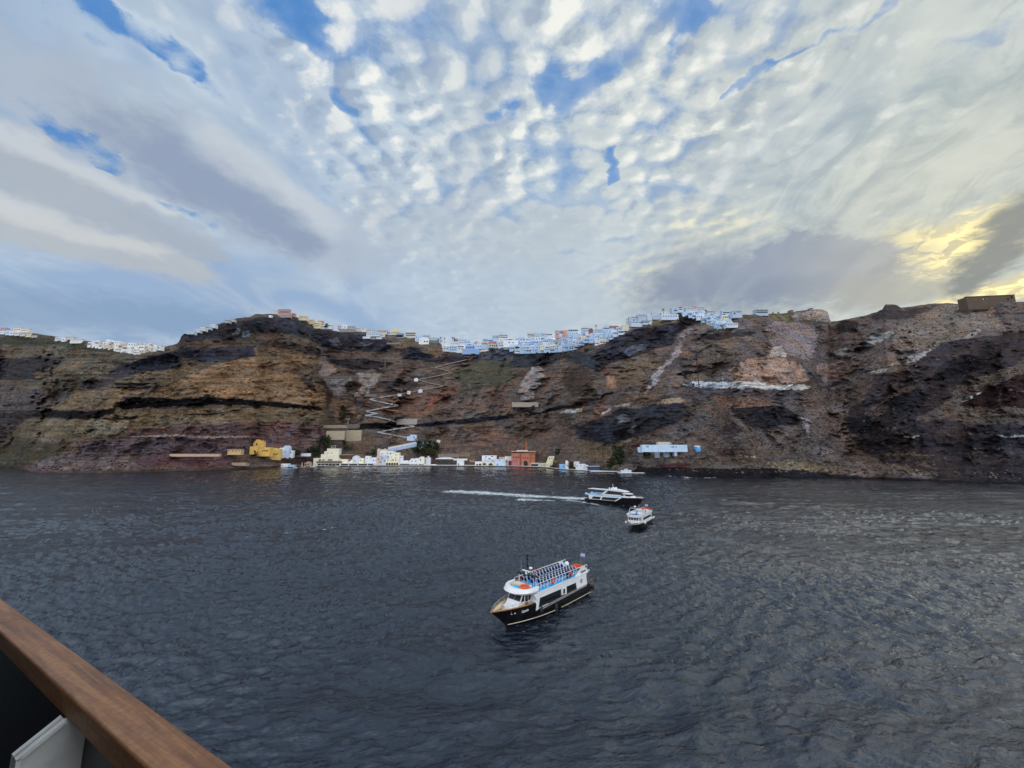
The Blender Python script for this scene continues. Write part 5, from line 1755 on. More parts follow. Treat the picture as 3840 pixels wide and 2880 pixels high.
def window(parent, x, y, z, w, h, arch=False, mat=None, name='window'):
    """a dark opening with its sill, its face 6 cm proud of the wall at local y"""
    key = (round(w, 1), round(h, 1), arch, mat.name if mat else '')
    if key not in _winmesh:
        m = MB()
        if arch: m.prism(arch_pts(w, h), 1, -0.06, 0.25, mat or M_WIN)
        else: m.box(-w / 2, w / 2, -0.06, 0.25, 0, h, mat or M_WIN)
        o = m.build(name, None, parent)
        _winmesh[key] = o.data
    else:
        o = bpy.data.objects.new(name, _winmesh[key]); C.objects.link(o); o.parent = parent
    o.location = (x, y, z)
    return o


def building(x0, x1, yt, yb, col, label, wins=(), Y=None, name='house', roof='parapet', dep=None, group=None, cat='house', rz=0.0,
             sink=3.0, off=2.0, extra=None, z0=None, tiers=(), roofcol=None):
    """a house given by its outline in the photograph: x0..x1 across, yt top, yb foot; stands on the ground found there"""
    xc = (x0 + x1) / 2
    if Y is None: Y = min(TG(x0 + (x1 - x0) * f_, yb - (yb - yt) * g_).y for f_ in (0, .25, .5, .75, 1) for g_ in (0, .4)) - off
    A_, B_ = PY(x0, yb, Y), PY(x1, yb, Y)
    w = B_.x - A_.x
    zb = PY(xc, yb, Y).z if z0 is None else z0
    h = PY(xc, yt, Y).z - zb
    e = empty(name, ((A_.x + B_.x) / 2, Y, zb), rz)
    tag(e, label, cat, group)
    m = plaster(col); mr = plaster(roofcol) if roofcol else m
    d = dep if dep else max(4.5, min(w * 0.8, 10))
    px = w / (x1 - x0)                       # metres per photograph pixel
    b = MB()
    b.box(-w / 2, w / 2, 0, d, -sink, h - 0.35, m)
    if roof == 'parapet':
        for q in ((-w / 2, w / 2, 0, .3), (-w / 2, w / 2, d - .3, d)): b.box(q[0], q[1], q[2], q[3], h - 0.35, h, m)
        for q in ((-w / 2, -w / 2 + .3), (w / 2 - .3, w / 2)): b.box(q[0], q[1], .3, d - .3, h - 0.35, h, m)
    zl = h
    for ti, (tx0, tx1, ty) in enumerate(tiers):              # higher steps of the same building
        hh = PY(xc, ty, Y).z - zb
        if ti and tiers[ti - 1][1] <= tx0 + 1: zl = h
        b.box((tx0 - xc) * px, (tx1 - xc) * px, 0.5 + .12 * ti, d + 1.5 - .1 * ti, min(zl, hh - .5) - 0.36 - .01 * ti, hh, m)
        zl = hh
    b.build('walls', None, e)
    if roof == 'vault':
        r_ = MB(); r_.vault(-w / 2, w / 2, 0.0, d, h - 0.35, min(w / 2, h * 0.5), mr); r_.build('roof', None, e)
    elif roof == 'dome':
        r_ = MB(); r_.ball((0, d / 2, h - 0.4), (min(w, d) * .5, min(w, d) * .5, min(w, d) * .5), mr, 12, 5, 0, 90); r_.build('roof', None, e)
    elif roof == 'slab':
        r_ = MB(); r_.box(-w / 2 - .5, w / 2 + .5, -.5, d + .3, h - 0.35, h, mr); r_.build('roof', None, e)
    elif roof == 'gable':
        r_ = MB(); r_.prism([(-w / 2, h - .35), (w / 2, h - .35), (0, h + w * .22)], 1, 0, d, mr); r_.build('roof', None, e)
    elif roof == 'pyramid':
        r_ = MB(); r_.add([(-w / 2, 0, h - .35), (w / 2, 0, h - .35), (w / 2, d, h - .35), (-w / 2, d, h - .35), (0, d / 2, h + w * .3)], [(0, 1, 4), (1, 2, 4), (2, 3, 4), (3, 0, 4)], mr); r_.build('roof', None, e)
    elif roof == 'canopy':
        r_ = MB(); r_.box(-w / 2 - .2, w / 2 + .2, -2.2, .4, h * .55, h * .55 + .15, plaster((226, 226, 222))); r_.build('awning', None, e)
        r_ = MB()
        for sx in (-1, 1): r_.box(sx * w * .45 - .08, sx * w * .45 + .08, -2.1, -1.94, 0, h * .55, m)
        r_.build('awning_post', None, e)
    for q in wins:
        wx, wy, ww, wh = q[:4]
        kind_ = q[4] if len(q) > 4 else 'r'
        mat = {'v': M_VOID, 'va': M_VOID, 'b': M_DOORB, 'l': M_LBLUE, 'g': M_DKGREY}.get(kind_)
        ww, wh = ww * 1.15, wh * 1.1
        window(e, (wx - xc) * px, 0 if len(q) < 6 else 0.6, (PY(xc, wy + wh / 2, Y).z - zb), ww * px, max(0.4, (PY(xc, wy - wh / 2, Y).z - PY(xc, wy + wh / 2, Y).z)),
               kind_ in ('a', 'va'), mat, 'door' if kind_ == 'b' else 'window')
    return e


def rowwin(xa, xb, n, y, w, h, k='r'):
    return [(xa + (xb - xa) * (i + .5) / n, y, w, h, k) for i in range(n)]


# ---- quay
QZ = 1.5
qy = lambda px_: float(np.interp(px_, TX, YD[0]))
mb = MB()
xs = list(range(1150, 2301, 25))
M_QUAY = paint(s2l((112, 106, 100)), 0.9, 0.25, 0.15); M_QTOP = paint(s2l((198, 194, 184)), 0.9, 0.1, 0.2)
M_QDARK = paint(s2l((44, 42, 44)), 0.8, 0.3, 0.3)
for a, b in zip(xs[:-1], xs[1:]):
    za = QZ if a < 2060 else 0.9; 
    A0 = PY(a, 1750, qy(a) - 4).x; B0 = PY(b, 1750, qy(b) - 4).x
    ya, yb_ = qy(a) - 4, qy(b) - 4
    dd = 34 if a < 2040 else 14
    vs = [(A0, ya, -2), (B0, yb_, -2), (B0, yb_, za - .45), (A0, ya, za - .45), (A0, ya, za), (B0, yb_, za), (B0, yb_ + dd, za + .02), (A0, ya + dd, za + .02)]
    mb.add(vs, [(0, 1, 2, 3)], M_QDARK); mb.add(vs, [(3, 2, 5, 4), (4, 5, 6, 7)], M_QTOP)
quay = mb.build('quay')
tag(quay, 'long pale concrete quay along the old harbour', None, None, 'structure')
QY = lambda x_, o=6: qy(x_) - 4 + o


def qb(x0, x1, yt, col, label, wins=(), o=8, **k):
    """a building standing on the quay, o metres back from the edge"""
    Y = QY((x0 + x1) / 2, o)
    z0 = QZ if x0 < 2060 else 0.9
    # the pixel row where the foot is
    lo, hi = 1700.0, 1790.0
    for _ in range(30):
        mdl = (lo + hi) / 2
        if PY((x0 + x1) / 2, mdl, Y).z > z0: lo = mdl
        else: hi = mdl
    return building(x0, x1, yt, lo, col, label, wins, Y=Y, z0=z0, sink=0.5, **k)


# ---- harbour, left to right
building(853, 903, 1685, 1697, (206, 176, 132), 'long low beige house left of the yellow mansion', [(857, 1690, 3, 4), (885, 1692, 3, 5), (897, 1691, 3, 3), (872, 1691, 3, 4)], dep=6, roof='slab')
YEL = (238, 198, 112)
building(962, 1008, 1678, 1706, YEL, 'yellow mansion with three arched windows, largest of the yellow buildings above the harbour',
         [(984, 1690, 4, 7, 'a'), (992, 1690, 4, 7, 'a'), (1000, 1690, 4, 7, 'a'), (969, 1693, 2, 2), (974, 1693, 2, 2), (976, 1680.5, 2.4, 2), (980, 1680.5, 2.4, 2), (984, 1680.5, 2.4, 2), (988, 1680.5, 2.4, 2)], dep=10, sink=2)
building(935, 963, 1674, 1696, YEL, 'yellow left wing of the mansion group with one square window', [(953, 1689, 3, 5)], dep=9, sink=3)
building(948, 984, 1661, 1677, YEL, 'stepped yellow tower with battlements on top of the yellow mansion', [(962, 1666, 4, 8, 'a'), (975, 1667, 2, 3)], dep=7,
         tiers=[(951, 979, 1655), (955, 974, 1652), (956, 960, 1648), (977, 981, 1655)], Y=TG(985, 1706).y + 0.8, cat='tower', name='tower', sink=4)
building(1009, 1044, 1683, 1710, (240, 204, 124), 'yellow wing with a row of small openings, right of the yellow mansion', [(1016, 1692, 4, 3), (1008, 1692, 2, 3)] + rowwin(1021, 1042, 5, 1703, 2.6, 4), dep=8, tiers=[(1012, 1024, 1680)], sink=6)
building(1038, 1060, 1684, 1706, W_, 'white house with a zigzag gable, touching the yellow wing', [(1052, 1697, 3, 2)], roof='gable', dep=7, sink=5)
building(1058, 1082, 1682, 1708, BW, 'pale blue white house with a domed roof, right of the zigzag gable', [(1070, 1696, 3, 2), (1064, 1696, 2, 2)], roof='vault', dep=7, sink=5)
building(1080, 1097, 1689, 1706, W_, 'white house with one dark window at the end of the yellow mansion group', [(1089, 1696, 4, 4), (1084, 1696, 2, 3)], dep=6, sink=5)
building(1128, 1163, 1700, 1704, W_, 'flat white terrace wall beneath the dark trees by the harbour', dep=3, name='terrace_wall', cat='wall')
qb(1053, 1079, 1739, W_, 'white quayside hut at the left end of the harbour', [(1057, 1746, 2, 4)], o=5, dep=7)
qb(1062, 1103, 1743, (180, 200, 215), 'blue glazed waiting room on the quay, left of the white statue', rowwin(1063, 1102, 5, 1747, 6, 5, 'l'), o=2, dep=5, roof='slab', name='kiosk', cat='kiosk')
qb(1110, 1128, 1744, (150, 140, 128), 'low brown open stall on the quay, left of the white statue', rowwin(1112, 1127, 3, 1747.5, 3.5, 4, 'v'), o=4, dep=4, roof='slab', name='stall', cat='stall')
qb(1141, 1162, 1735, (176, 160, 138), 'small stone building with twin arches near the harbour statue', [(1146, 1742, 4, 6, 'va'), (1155, 1742, 4, 6, 'va')], o=9, dep=6, tiers=[(1148, 1157, 1731)])
# statue
st = PY(1132, 1748, QY(1132, 4)); e = empty('statue', (st.x, st.y, QZ)); tag(e, 'tall white statue on the quay, left end of the harbour', 'statue')
m = MB(); m.box(-1, 1, -1, 1, 0, 1.4, plaster(W_)); m.build('pedestal', None, e)
m = MB(); m.tube([(0, 0, 1.4), (0.1, 0, 3), (-0.1, 0, 4.6)], .55, plaster(W_), 8, r2=.3); m.ball((-.1, 0, 5.1), .42, plaster(W_), 8, 6); m.tube([(0, 0, 4.2), (.9, 0, 4.6), (1.0, 0, 5.2)], .16, plaster(W_), 6); m.build('figure', None, e)
CRM = (240, 236, 214)
# stepped cream building
e = building(1175, 1273, 1718, 1730, CRM, 'cream white stepped building like a castle, tallest on the quay, frame on its roof',
             [(1212, 1710.5, 3, 3, 'r'), (1231, 1710.5, 3, 3, 'r'), (1226, 1699, 2.6, 3, 'r'), (1240, 1699, 2.6, 3, 'r'), (1242, 1725, 7, 4, 'v')], Y=QY(1225, 22),
             tiers=[(1201, 1267, 1703), (1213, 1267, 1692), (1222, 1267, 1682)], dep=9, name='castle_house', sink=8)
for ch in e.children:
    if ch.name.startswith('window') and ch.location.z > 3: ch.location.y = 0.6
m = MB()
for sx in (4, 10):
    m.tube([(sx, 4, 20), (sx + 1, 4, 24.5)], .2, M_WHITE, 4)
m.tube([(4, 4, 22), (11, 4, 22)], .18, M_WHITE, 4); m.tube([(5, 4, 24.5), (12, 4, 24.5)], .18, M_WHITE, 4)
o = m.build('roof_frame', None, e)
STG = (120, 108, 98)
qb(1188, 1274, 1737, W_, 'white framed arcade of dark openings under a stone terrace, behind the moored yacht', rowwin(1190, 1273, 6, 1743.5, 11, 9, 'v'), o=9, dep=9, roof='none', name='arcade', cat='arcade')
building(1186, 1274, 1729.5, 1736.8, STG, 'brown stone terrace wall below the castle-like cream building', Y=QY(1230, 10), dep=10, name='terrace_wall', cat='wall', sink=0)
SHOPS = [
    (1274, 1303, 1722, CRM, 'cream house with a dark shutter, right of the castle-like building', [(1304, 1728, 1, 1)] , 12, 'parapet'),
    (1303, 1322, 1724, (236, 232, 220), 'cream shop with a dark square window above its awning, left harbour', [(1308, 1726, 9, 5, 'g')], 12, 'parapet'),
    (1320, 1342, 1713, (214, 222, 232), 'pale blue grey house with a sloping roof, left part of the harbour', [(1330, 1727, 3, 3)], 14, 'gable'),
    (1341, 1362, 1718, CRM, 'cream house stepping down beside the grey blue gable', [(1350, 1726, 3, 3), (1357, 1729, 2, 2)], 13, 'parapet'),
    (1368, 1384, 1710, W_, 'narrow white house with a slanting side, below the thorny bush', [(1376, 1718, 3, 2)], 15, 'parapet'),
    (1382, 1412, 1716, (222, 230, 240), 'broad bluish white house with two windows left of the pink grey wall', [(1400, 1727, 4, 3), (1409, 1727, 2, 4), (1390, 1722, 2, 2)], 14, 'parapet'),
]
for x0, x1, yt, c, lb, ws, o_, rf in SHOPS:
    qb(x0, x1, yt, c, lb, ws, o=o_, dep=9, roof=rf)
for (x0, x1, n, lb) in ((1276, 1306, 3, 'white quayside shopfront with awning under the cream house'), (1307, 1341, 4, 'white quayside shopfront with grey openings under the gabled house'),
                        (1342, 1378, 4, 'long dark taverna front with white awning, mid left of the quay'), (1378, 1400, 3, 'white quayside front behind the small navy boat')):
    qb(x0, x1, 1737.5, W_, lb, rowwin(x0 + 1, x1 - 1, n, 1743.5, (x1 - x0) / n * .80, 8, 'v'), o=8, dep=5, roof='slab', name='taverna', cat='taverna')
building(1268, 1320, 1705, 1716, (92, 66, 56), 'brown pergola roof on a terrace right of the castle-like building', Y=QY(1294, 20), dep=5, roof='slab', name='pergola', cat='pergola', roofcol=(226, 214, 200))
qb(1411, 1430, 1709, (206, 186, 178), 'pinkish stone house with wooden balconies, centre of the harbour', [(1417, 1722, 4, 4, 'g'), (1424, 1733, 4, 4, 'g')], o=13, dep=8)
qb(1429, 1449, 1708, (190, 204, 222), 'blue grey house with small balconies, left of the cream arcade', [(1434, 1720, 4, 3), (1442, 1728, 4, 4, 'g'), (1436, 1737, 8, 6, 'l')], o=13, dep=8)
qb(1446, 1496, 1722, (238, 232, 206), 'cream arcade of five dark arches, centre of the quay', rowwin(1447, 1494, 5, 1741, 7, 11, 'va') + [(1454, 1726.5, 3, 3), (1466, 1727, 2.5, 2.5), (1473, 1725, 5, 4, 'v'), (1483, 1725, 3, 4)], o=9, dep=9, name='arcade', cat='arcade')
building(1424, 1446, 1696, 1711, W_, 'white vaulted house left of the tall white group above the cream arcade', [(1430, 1702, 3, 4, 'a'), (1437, 1702, 2, 2)], Y=QY(1435, 24), roof='vault', dep=7, sink=8)
building(1445, 1478, 1692, 1723, (240, 238, 226), 'tall white house with six small dark windows above the cream arcade', [(1451, 1701, 3, 5), (1457, 1701, 2, 3), (1464, 1701, 4, 6), (1473, 1699, 2, 4), (1455, 1712, 4, 3), (1468, 1714, 2, 3)], Y=QY(1460, 21), dep=8, sink=8)
building(1476, 1497, 1697, 1723, CRM, 'cream terrace house with flower boxes, right of the tall white house', [(1484, 1706, 4, 3), (1491, 1703, 2, 3), (1484, 1716, 3, 3)], Y=QY(1487, 20), dep=8, sink=8)
building(1495, 1510, 1709, 1724, W_, 'small white house with one window and a parapet, right of the cream terrace house', [(1500, 1716, 3, 5), (1505, 1716, 2, 3)], Y=QY(1502, 16), dep=6, sink=8)
building(1415, 1455, 1685, 1697, (214, 204, 190), 'long beige terrace wall above the white harbour houses', [], Y=QY(1435, 40), dep=4, name='terrace_wall', cat='wall', sink=6, tiers=[(1415, 1420, 1682), (1440, 1444, 1682)])
# long pale blue ramp wall climbing right
p0, p1 = TG(1452, 1690, 3), TG(1562, 1668, 3)
m = MB(); N_ = 12
for i in range(N_):
    a = p0.lerp(p1, i / N_); b = p0.lerp(p1, (i + 1) / N_)
    m.add([(a.x, a.y, a.z - 3), (b.x, b.y, b.z - 3), (b.x, b.y, b.z + 2.6), (a.x, a.y, a.z + 2.6), (a.x, a.y + 5, a.z + 2.6), (b.x, b.y + 5, b.z + 2.6)], [(0, 1, 2, 3), (3, 2, 5, 4)], plaster((170, 194, 226)))
    m.add([(a.x, a.y + 4, a.z + 2), (b.x, b.y + 4, b.z + 2), (b.x, b.y + 4, b.z + 5.6), (a.x, a.y + 4, a.z + 5.6), (a.x, a.y + 5, a.z + 5.6), (b.x, b.y + 5, b.z + 5.6)], [(0, 1, 2, 3), (3, 2, 5, 4)], plaster((216, 210, 200)))
    m.box(a.x, a.x + 1.2, a.y + 3.7, a.y + 4.2, a.z + 5.6, a.z + 6.6, plaster((216, 210, 200)))
o = m.build('ramp_wall'); tag(o, 'long pale blue wall of the stair ramp rising right from the harbour houses', 'wall')
qb(1497, 1537, 1727, W_, 'long low white house with a dark taverna front, right of the cream arcade', rowwin(1499, 1536, 5, 1743, 6, 7, 'v') + [(1532, 1729, 3, 2)], o=11, dep=9)
qb(1537, 1552, 1726, W_, 'left one of three round-topped white vault houses', [(1544, 1729, 3, 3), (1541, 1743, 4, 6, 'v'), (1548, 1743, 4, 6, 'v')], o=11, dep=9, roof='vault')
qb(1552, 1569, 1726, W_, 'middle one of three round-topped white vault houses', [(1558, 1729, 3, 3), (1556, 1743, 4, 6, 'v'), (1563, 1743, 4, 6, 'v')], o=11, dep=9, roof='vault')
qb(1569, 1590, 1722, (238, 236, 226), 'right and tallest one of three round-topped white vault houses', [(1576, 1724, 4, 5), (1573, 1743, 4, 6, 'v'), (1579, 1743, 4, 6, 'v'), (1586, 1743, 4, 6, 'v')], o=11, dep=9, roof='vault')
building(1596, 1614, 1716, 1729, W_, 'small white house standing alone right of the tall vault house', [(1604, 1720, 3, 3)], dep=6, Y=QY(1605, 24), tiers=[(1603, 1607, 1710)], sink=6)
building(1526, 1562, 1636, 1648, (196, 216, 242), 'blue white house with a stepped gable on the zigzag stairs', [(1552, 1640, 4, 5, 'v'), (1560, 1645, 3, 3, 'v')], dep=6, tiers=[(1537, 1560, 1630)], sink=5)
building(1578, 1607, 1658, 1671, (150, 186, 232), 'blue house with a wavy foot in the dark trees above the harbour', [(1583, 1668, 3, 2)], dep=6, sink=5)
building(1638, 1650, 1650, 1660, (226, 222, 214), 'tiny white ruin on the slope right of the dark trees', [(1645, 1654, 2, 2)], dep=4)
qb(1590, 1636, 1741, (222, 220, 214), 'low whitewashed wall right of the vault houses', o=6, dep=2, name='low_wall', cat='wall')
e = building(1636, 1700, 1721, 1737, (168, 196, 232), 'long pale blue boathouse with a curved white roof', rowwin(1640, 1698, 5, 1731, 8, 6, 'g'), Y=QY(1668, 18), dep=8, roof='vault', sink=6)
e.children[1].scale = (1, 1, 0.12); e.children[1].location.z = 3.2 if False else (e.children[1].location.z)
bpy.data.objects.remove(e.children[1])
m = MB(); m.box(-15, 14, -.6, 8, 6.5, 7.4, plaster(W_)); m.box(-9, 12, -.3, 8, 7.4, 8.3, plaster(W_)); m.build('roof', None, e)
building(1700, 1752, 1720, 1724, W_, 'thin white terrace wall behind the chapel', Y=QY(1726, 24), dep=2, name='terrace_wall', cat='wall', sink=1)
# chapel
e = qb(1713, 1739, 1731, W_, 'little white harbour chapel with a bell gable', [(1720, 1741, 3, 7, 'va')], o=6, dep=7, roof='vault', name='chapel', cat='chapel')
m = MB(); px_ = 0.43
m.box(-5.2, -2.6, -0.3, 0.6, 3, 8.4, plaster(W_)); m.box(-5.0, -4.4, -.3, .6, 8.4, 10.2, plaster(W_)); m.box(-3.4, -2.8, -.3, .6, 8.4, 10.2, plaster(W_)); m.prism([(-5.2, 10.2), (-2.6, 10.2), (-3.9, 11.6)], 1, -.3, .6, plaster(W_))
bg = m.build('bell_gable', None, e)
m = MB(); m.ball((-3.9, 0.1, 9.3), .35, M_DKGREY, 6, 4); m.build('bell', None, bg)
building(1762, 1779, 1722, 1726, (150, 132, 108), 'low stone ruin with a cave mouth left of the white arched house', [(1770, 1724, 8, 2.5, 'v')], Y=QY(1770, 20), dep=4, name='stone_hut')
building(1807, 1862, 1708, 1722, W_, 'white flat-roofed house with red flag and three dark windows, upper middle of the harbour', [(1823, 1712.5, 4, 3), (1836, 1720, 8, 3, 'v'), (1845, 1711.5, 7, 3), (1820, 1718, 3, 2)], Y=QY(1835, 26), dep=9, sink=8)
building(1818, 1846, 1722, 1733, BW, 'bluish white block under the house with the red flag', [], Y=QY(1832, 20), dep=8, sink=8)
qb(1781, 1806, 1731, W_, 'white house with low arch and slanting roof, left of the two arched openings', [(1789, 1742, 6, 5, 'va'), (1800, 1742, 8, 6, 'v')], o=10, dep=8)
qb(1806, 1856, 1733, (226, 216, 200), 'stone and white front with two wide arches, left of the blue house', [(1816, 1740, 12, 7, 'va'), (1840, 1741, 14, 8, 'va')], o=10, dep=8)
qb(1856, 1898, 1722, (206, 226, 250), 'bright bluish white house with a small blue door beside the palm', [(1865, 1743, 4, 7, 'b'), (1872, 1725, 4, 3)], o=10, dep=9)
building(1871, 1896, 1714, 1722, (206, 178, 150), 'beige upper storey behind the bright bluish white house', [(1880, 1718, 6, 2)], Y=QY(1884, 20), dep=7, sink=4)
building(1893, 1918, 1712, 1737, W_, 'plain white block touching the terracotta factory', [], Y=QY(1905, 17), dep=9, sink=6)
TER = (184, 122, 102); TERR = (184, 122, 120)
e = qb(1918, 1987, 1700, TER, 'terracotta old factory with arched gate and tall chimney', [(1926, 1717, 4, 10), (1936, 1717, 4, 9, 'g'), (1945, 1717, 4, 10), (1963, 1717, 3, 6, 'a'), (1971, 1717, 3, 6, 'a'), (1979, 1717, 3, 6, 'a'), (1971, 1739, 14, 20, 'va'), (1957, 1741, 4, 11, 'va'), (1927, 1742, 4, 8, 'a'), (1946, 1743, 5, 5, 'a')], o=10, dep=18, name='factory', cat='factory')
w_ = PY(1987, 1745, QY(1950, 10)).x - PY(1918, 1745, QY(1950, 10)).x
m = MB(); m.box(-w_ / 2 - .4, w_ / 2 + 8.6, -.4, 18.5, 21.3, 22.0, plaster((216, 210, 200))); m.box(-w_ / 2 + 8, w_ / 2 - 3, 4, 14, 22.0, 23.6, plaster((206, 196, 184))); m.build('roof', None, e)
m = MB(); m.box(w_ / 2, w_ / 2 + 8.2, 3, 18, -.5, 21.3, plaster((190, 122, 92))); sw = m.build('side_wing', None, e)
for k_ in range(3):
    window(sw, w_ / 2 + 1.8 + k_ * 2.3, 3, 17, .9, 1.4); window(sw, w_ / 2 + 1.8 + k_ * 2.3, 3, 11, .9, 1.6)
m = MB(); m.box(-w_ / 2, -.6, -.5, 0, -.5, 11.5, plaster(TERR)); m.box(.6, w_ / 2, -.5, 0, 11.5, 12.0, plaster(TERR)); m.box(-1.2, .2, -.9, 0, 0, 21.5, plaster((158, 74, 52))); m.box(.6, 5, -.4, 0, -.5, 4, plaster(TERR)); m.build('lower_facade', None, e)
m = MB(); m.tube([(w_ / 2 - 5, 6, 21), (w_ / 2 - 5, 6, 36.5)], 1.55, plaster((178, 96, 70)), 8, r2=1.25, smooth=False); m.tube([(w_ / 2 - 5, 6, 35.6), (w_ / 2 - 5, 6, 36.8)], 1.55, plaster((160, 80, 60)), 8, smooth=False); m.build('chimney', None, e)
qb(1907, 1918, 1728, (140, 52, 46), 'dark red lean-to left of the terracotta factory', [(1911, 1741, 4, 8, 'a')], o=12, dep=7, name='lean_to', cat='shed')
qb(1990, 2024, 1736, (216, 214, 208), 'black-fronted kiosk with white roof, right of the terracotta factory', rowwin(1992, 2018, 3, 1744, 8, 7, 'v'), o=7, dep=6, roof='slab', name='kiosk', cat='kiosk')
qb(2026, 2047, 1737, (206, 202, 190), 'grey white stone hut with three small windows, left of the tilted cream house', rowwin(2028, 2046, 3, 1744, 2.6, 3.4), o=7, dep=6)
e = qb(2048, 2062, 1735, (226, 218, 190), 'cream block under the tilted cream house', [(2053, 1744, 2.5, 4)], o=9, dep=6)
Yh = QY(2062, 18)
e = empty('house', (PY(2063, 1735, Yh).x, Yh, PY(2063, 1735, Yh).z)); tag(e, 'cream house with a slanting outline climbing the bank, two dark windows', 'house')
m = MB(); m.prism([(-6.5, -4), (3, -4), (6.5, 9), (0, 9.2), (-2.2, 8), (-4.5, 2)], 1, 0, 6, plaster((230, 224, 196))); m.build('walls', None, e)
window(e, -.5, 0, 5, 1.2, 1.6); window(e, 2.8, 0, 5.2, 1.2, 1.6)
qb(2099, 2123, 1741, (150, 200, 240), 'light blue house with a blue door, left of the round green bush', [(2113, 1750, 3.5, 6, 'b'), (2108, 1748, 2, 2), (2119, 1748, 2, 2)], o=6, dep=5)
qb(2122, 2132, 1731, W_, 'white arched wing rising right of the light blue house', [(2128, 1746, 3, 4)], o=9, dep=5, roof='vault')
building(2153, 2174, 1731, 1739, (236, 234, 228), 'white roof terrace wall behind the round green bush', Y=QY(2163, 22), dep=4, sink=4)
qb(2161, 2197, 1740, (222, 228, 236), 'bluish white house with two oval windows right of the round green bush', [(2165, 1747, 3, 4, 'a'), (2179, 1747, 3, 4, 'a'), (2191, 1749, 1, 8, 'g')], o=6, dep=6)
qb(2197, 2206, 1744, W_, 'narrow white porch beside the house with oval windows', [(2202, 1750, 5, 4, 'v')], o=6, dep=5)
qb(2206, 2250, 1748, (60, 74, 120), 'long navy shed with a white roof at the right end of the harbour', [(2218, 1755, 6, 3)], o=9, dep=5, roof='slab', roofcol=(220, 226, 232), name='shed', cat='shed')
# slabs on the rocks
for (x0, x1, y, lb) in ((2231, 2325, 1765, 'long pale concrete bathing platform on the rocks'), (2335, 2405, 1771, 'short pale concrete jetty at the end of the rocks')):
    p = PZ((x0 + x1) / 2, y + 3, 0.9); wv = (x1 - x0) * 0.40
    e = empty('platform', (p.x, p.y, 0)); tag(e, lb, 'platform')
    m = MB(); m.box(-wv / 2, wv / 2, 0, 9, .6, 1.1, plaster((214, 214, 212))); m.build('slab', None, e)
    m = MB(); m.box(-wv / 2 + .8, wv / 2 - .8, .6, 8, -2, .6, M_QDARK); m.build('base', None, e)
building(2330, 2368, 1763, 1767, (196, 206, 216), 'flat grey white shed on the concrete jetty', [], Y=PZ(2370, 1774, 0.9).y + 5, dep=4, sink=2, tiers=[(2346, 2356, 1759)], name='shed', cat='shed')
# hillside villa on the right
LB_ = (196, 222, 246)
e = building(2408, 2578, 1668, 1684, LB_, 'long pale blue building on the hillside above the dark rocks', [(2427, 1675, 2.4, 5), (2431, 1675, 2.4, 5), (2450, 1675, 5, 3, 'l'), (2473, 1676, 2, 3, 'l'), (2490, 1674, 3, 2, 'l'), (2513, 1676, 2, 2), (2519, 1676, 2, 4), (2523, 1676, 3, 4), (2527, 1676, 3, 4), (2536, 1676, 3, 5)], off=5, dep=6, sink=3, name='villa')
building(2468, 2538, 1659, 1668, (214, 206, 196), 'pinkish cream upper storey behind the long pale blue building', [], Y=TG(2493, 1684).y + 2, dep=6, sink=3, tiers=[(2474, 2512, 1657)])
building(2395, 2409, 1677, 1687, LB_, 'low blue white step at the left end of the long hillside building', [], off=5, dep=5)
building(2611, 2629, 1674, 1683, (90, 170, 226), 'little blue domed hut standing right of the long hillside building', [(2619, 1679, 7, 6, 'l')], off=4, dep=5, roof='vault', roofcol=W_)
for (x0, x1, y0, y1, lb) in ((2461, 2474, 1686, 1707, 'left and longest'), (2495, 2511, 1687, 1704, 'middle'), (2529, 2539, 1690, 1700, 'right and smallest')):
    building(x0, x1, y0, y1, (170, 180, 200), lb + ' grey whitewashed buttress under the long hillside building', [], off=4, dep=5, name='buttress', cat='buttress')

# ---- retaining walls on the slope
for x0, x1, y0, y1, c, lb in WALLS:
    building(x0, x1, y0, y1, c, lb, [], off=0.8, dep=3.5, name='retaining_wall', cat='wall', roof='none', sink=2)
p = TG(1293, 1646, 3.5)
e = empty('steps', p); tag(e, 'grey steps between the two tan retaining walls', 'steps')
m = MB()
for k_ in range(14): m.box(-2 + k_ * .12 + (0.5 if k_ % 4 < 2 else -.5), 1.5 + k_ * .12 + (0.5 if k_ % 4 < 2 else -.5), -.6, 2 + k_ * .1, k_ * 1.05, k_ * 1.05 + .55, plaster((150, 156, 168)))
m.build('treads', None, e)

# ---- stair path zigzag
pts = []
for (a, b) in zip(ZIG[:-1], ZIG[1:]):
    n_ = max(2, int(math.hypot(b[0] - a[0], b[1] - a[1]) / 6))
    for i in range(n_): pts.append((a[0] + (b[0] - a[0]) * i / n_, a[1] + (b[1] - a[1]) * i / n_))
pts.append(ZIG[-1])
PW = [PY(x, y, min(TG(x + ex, y + ey).y for ex in (-5, 0, 5) for ey in (-4, 0, 3)) - 1.2) for x, y in pts]
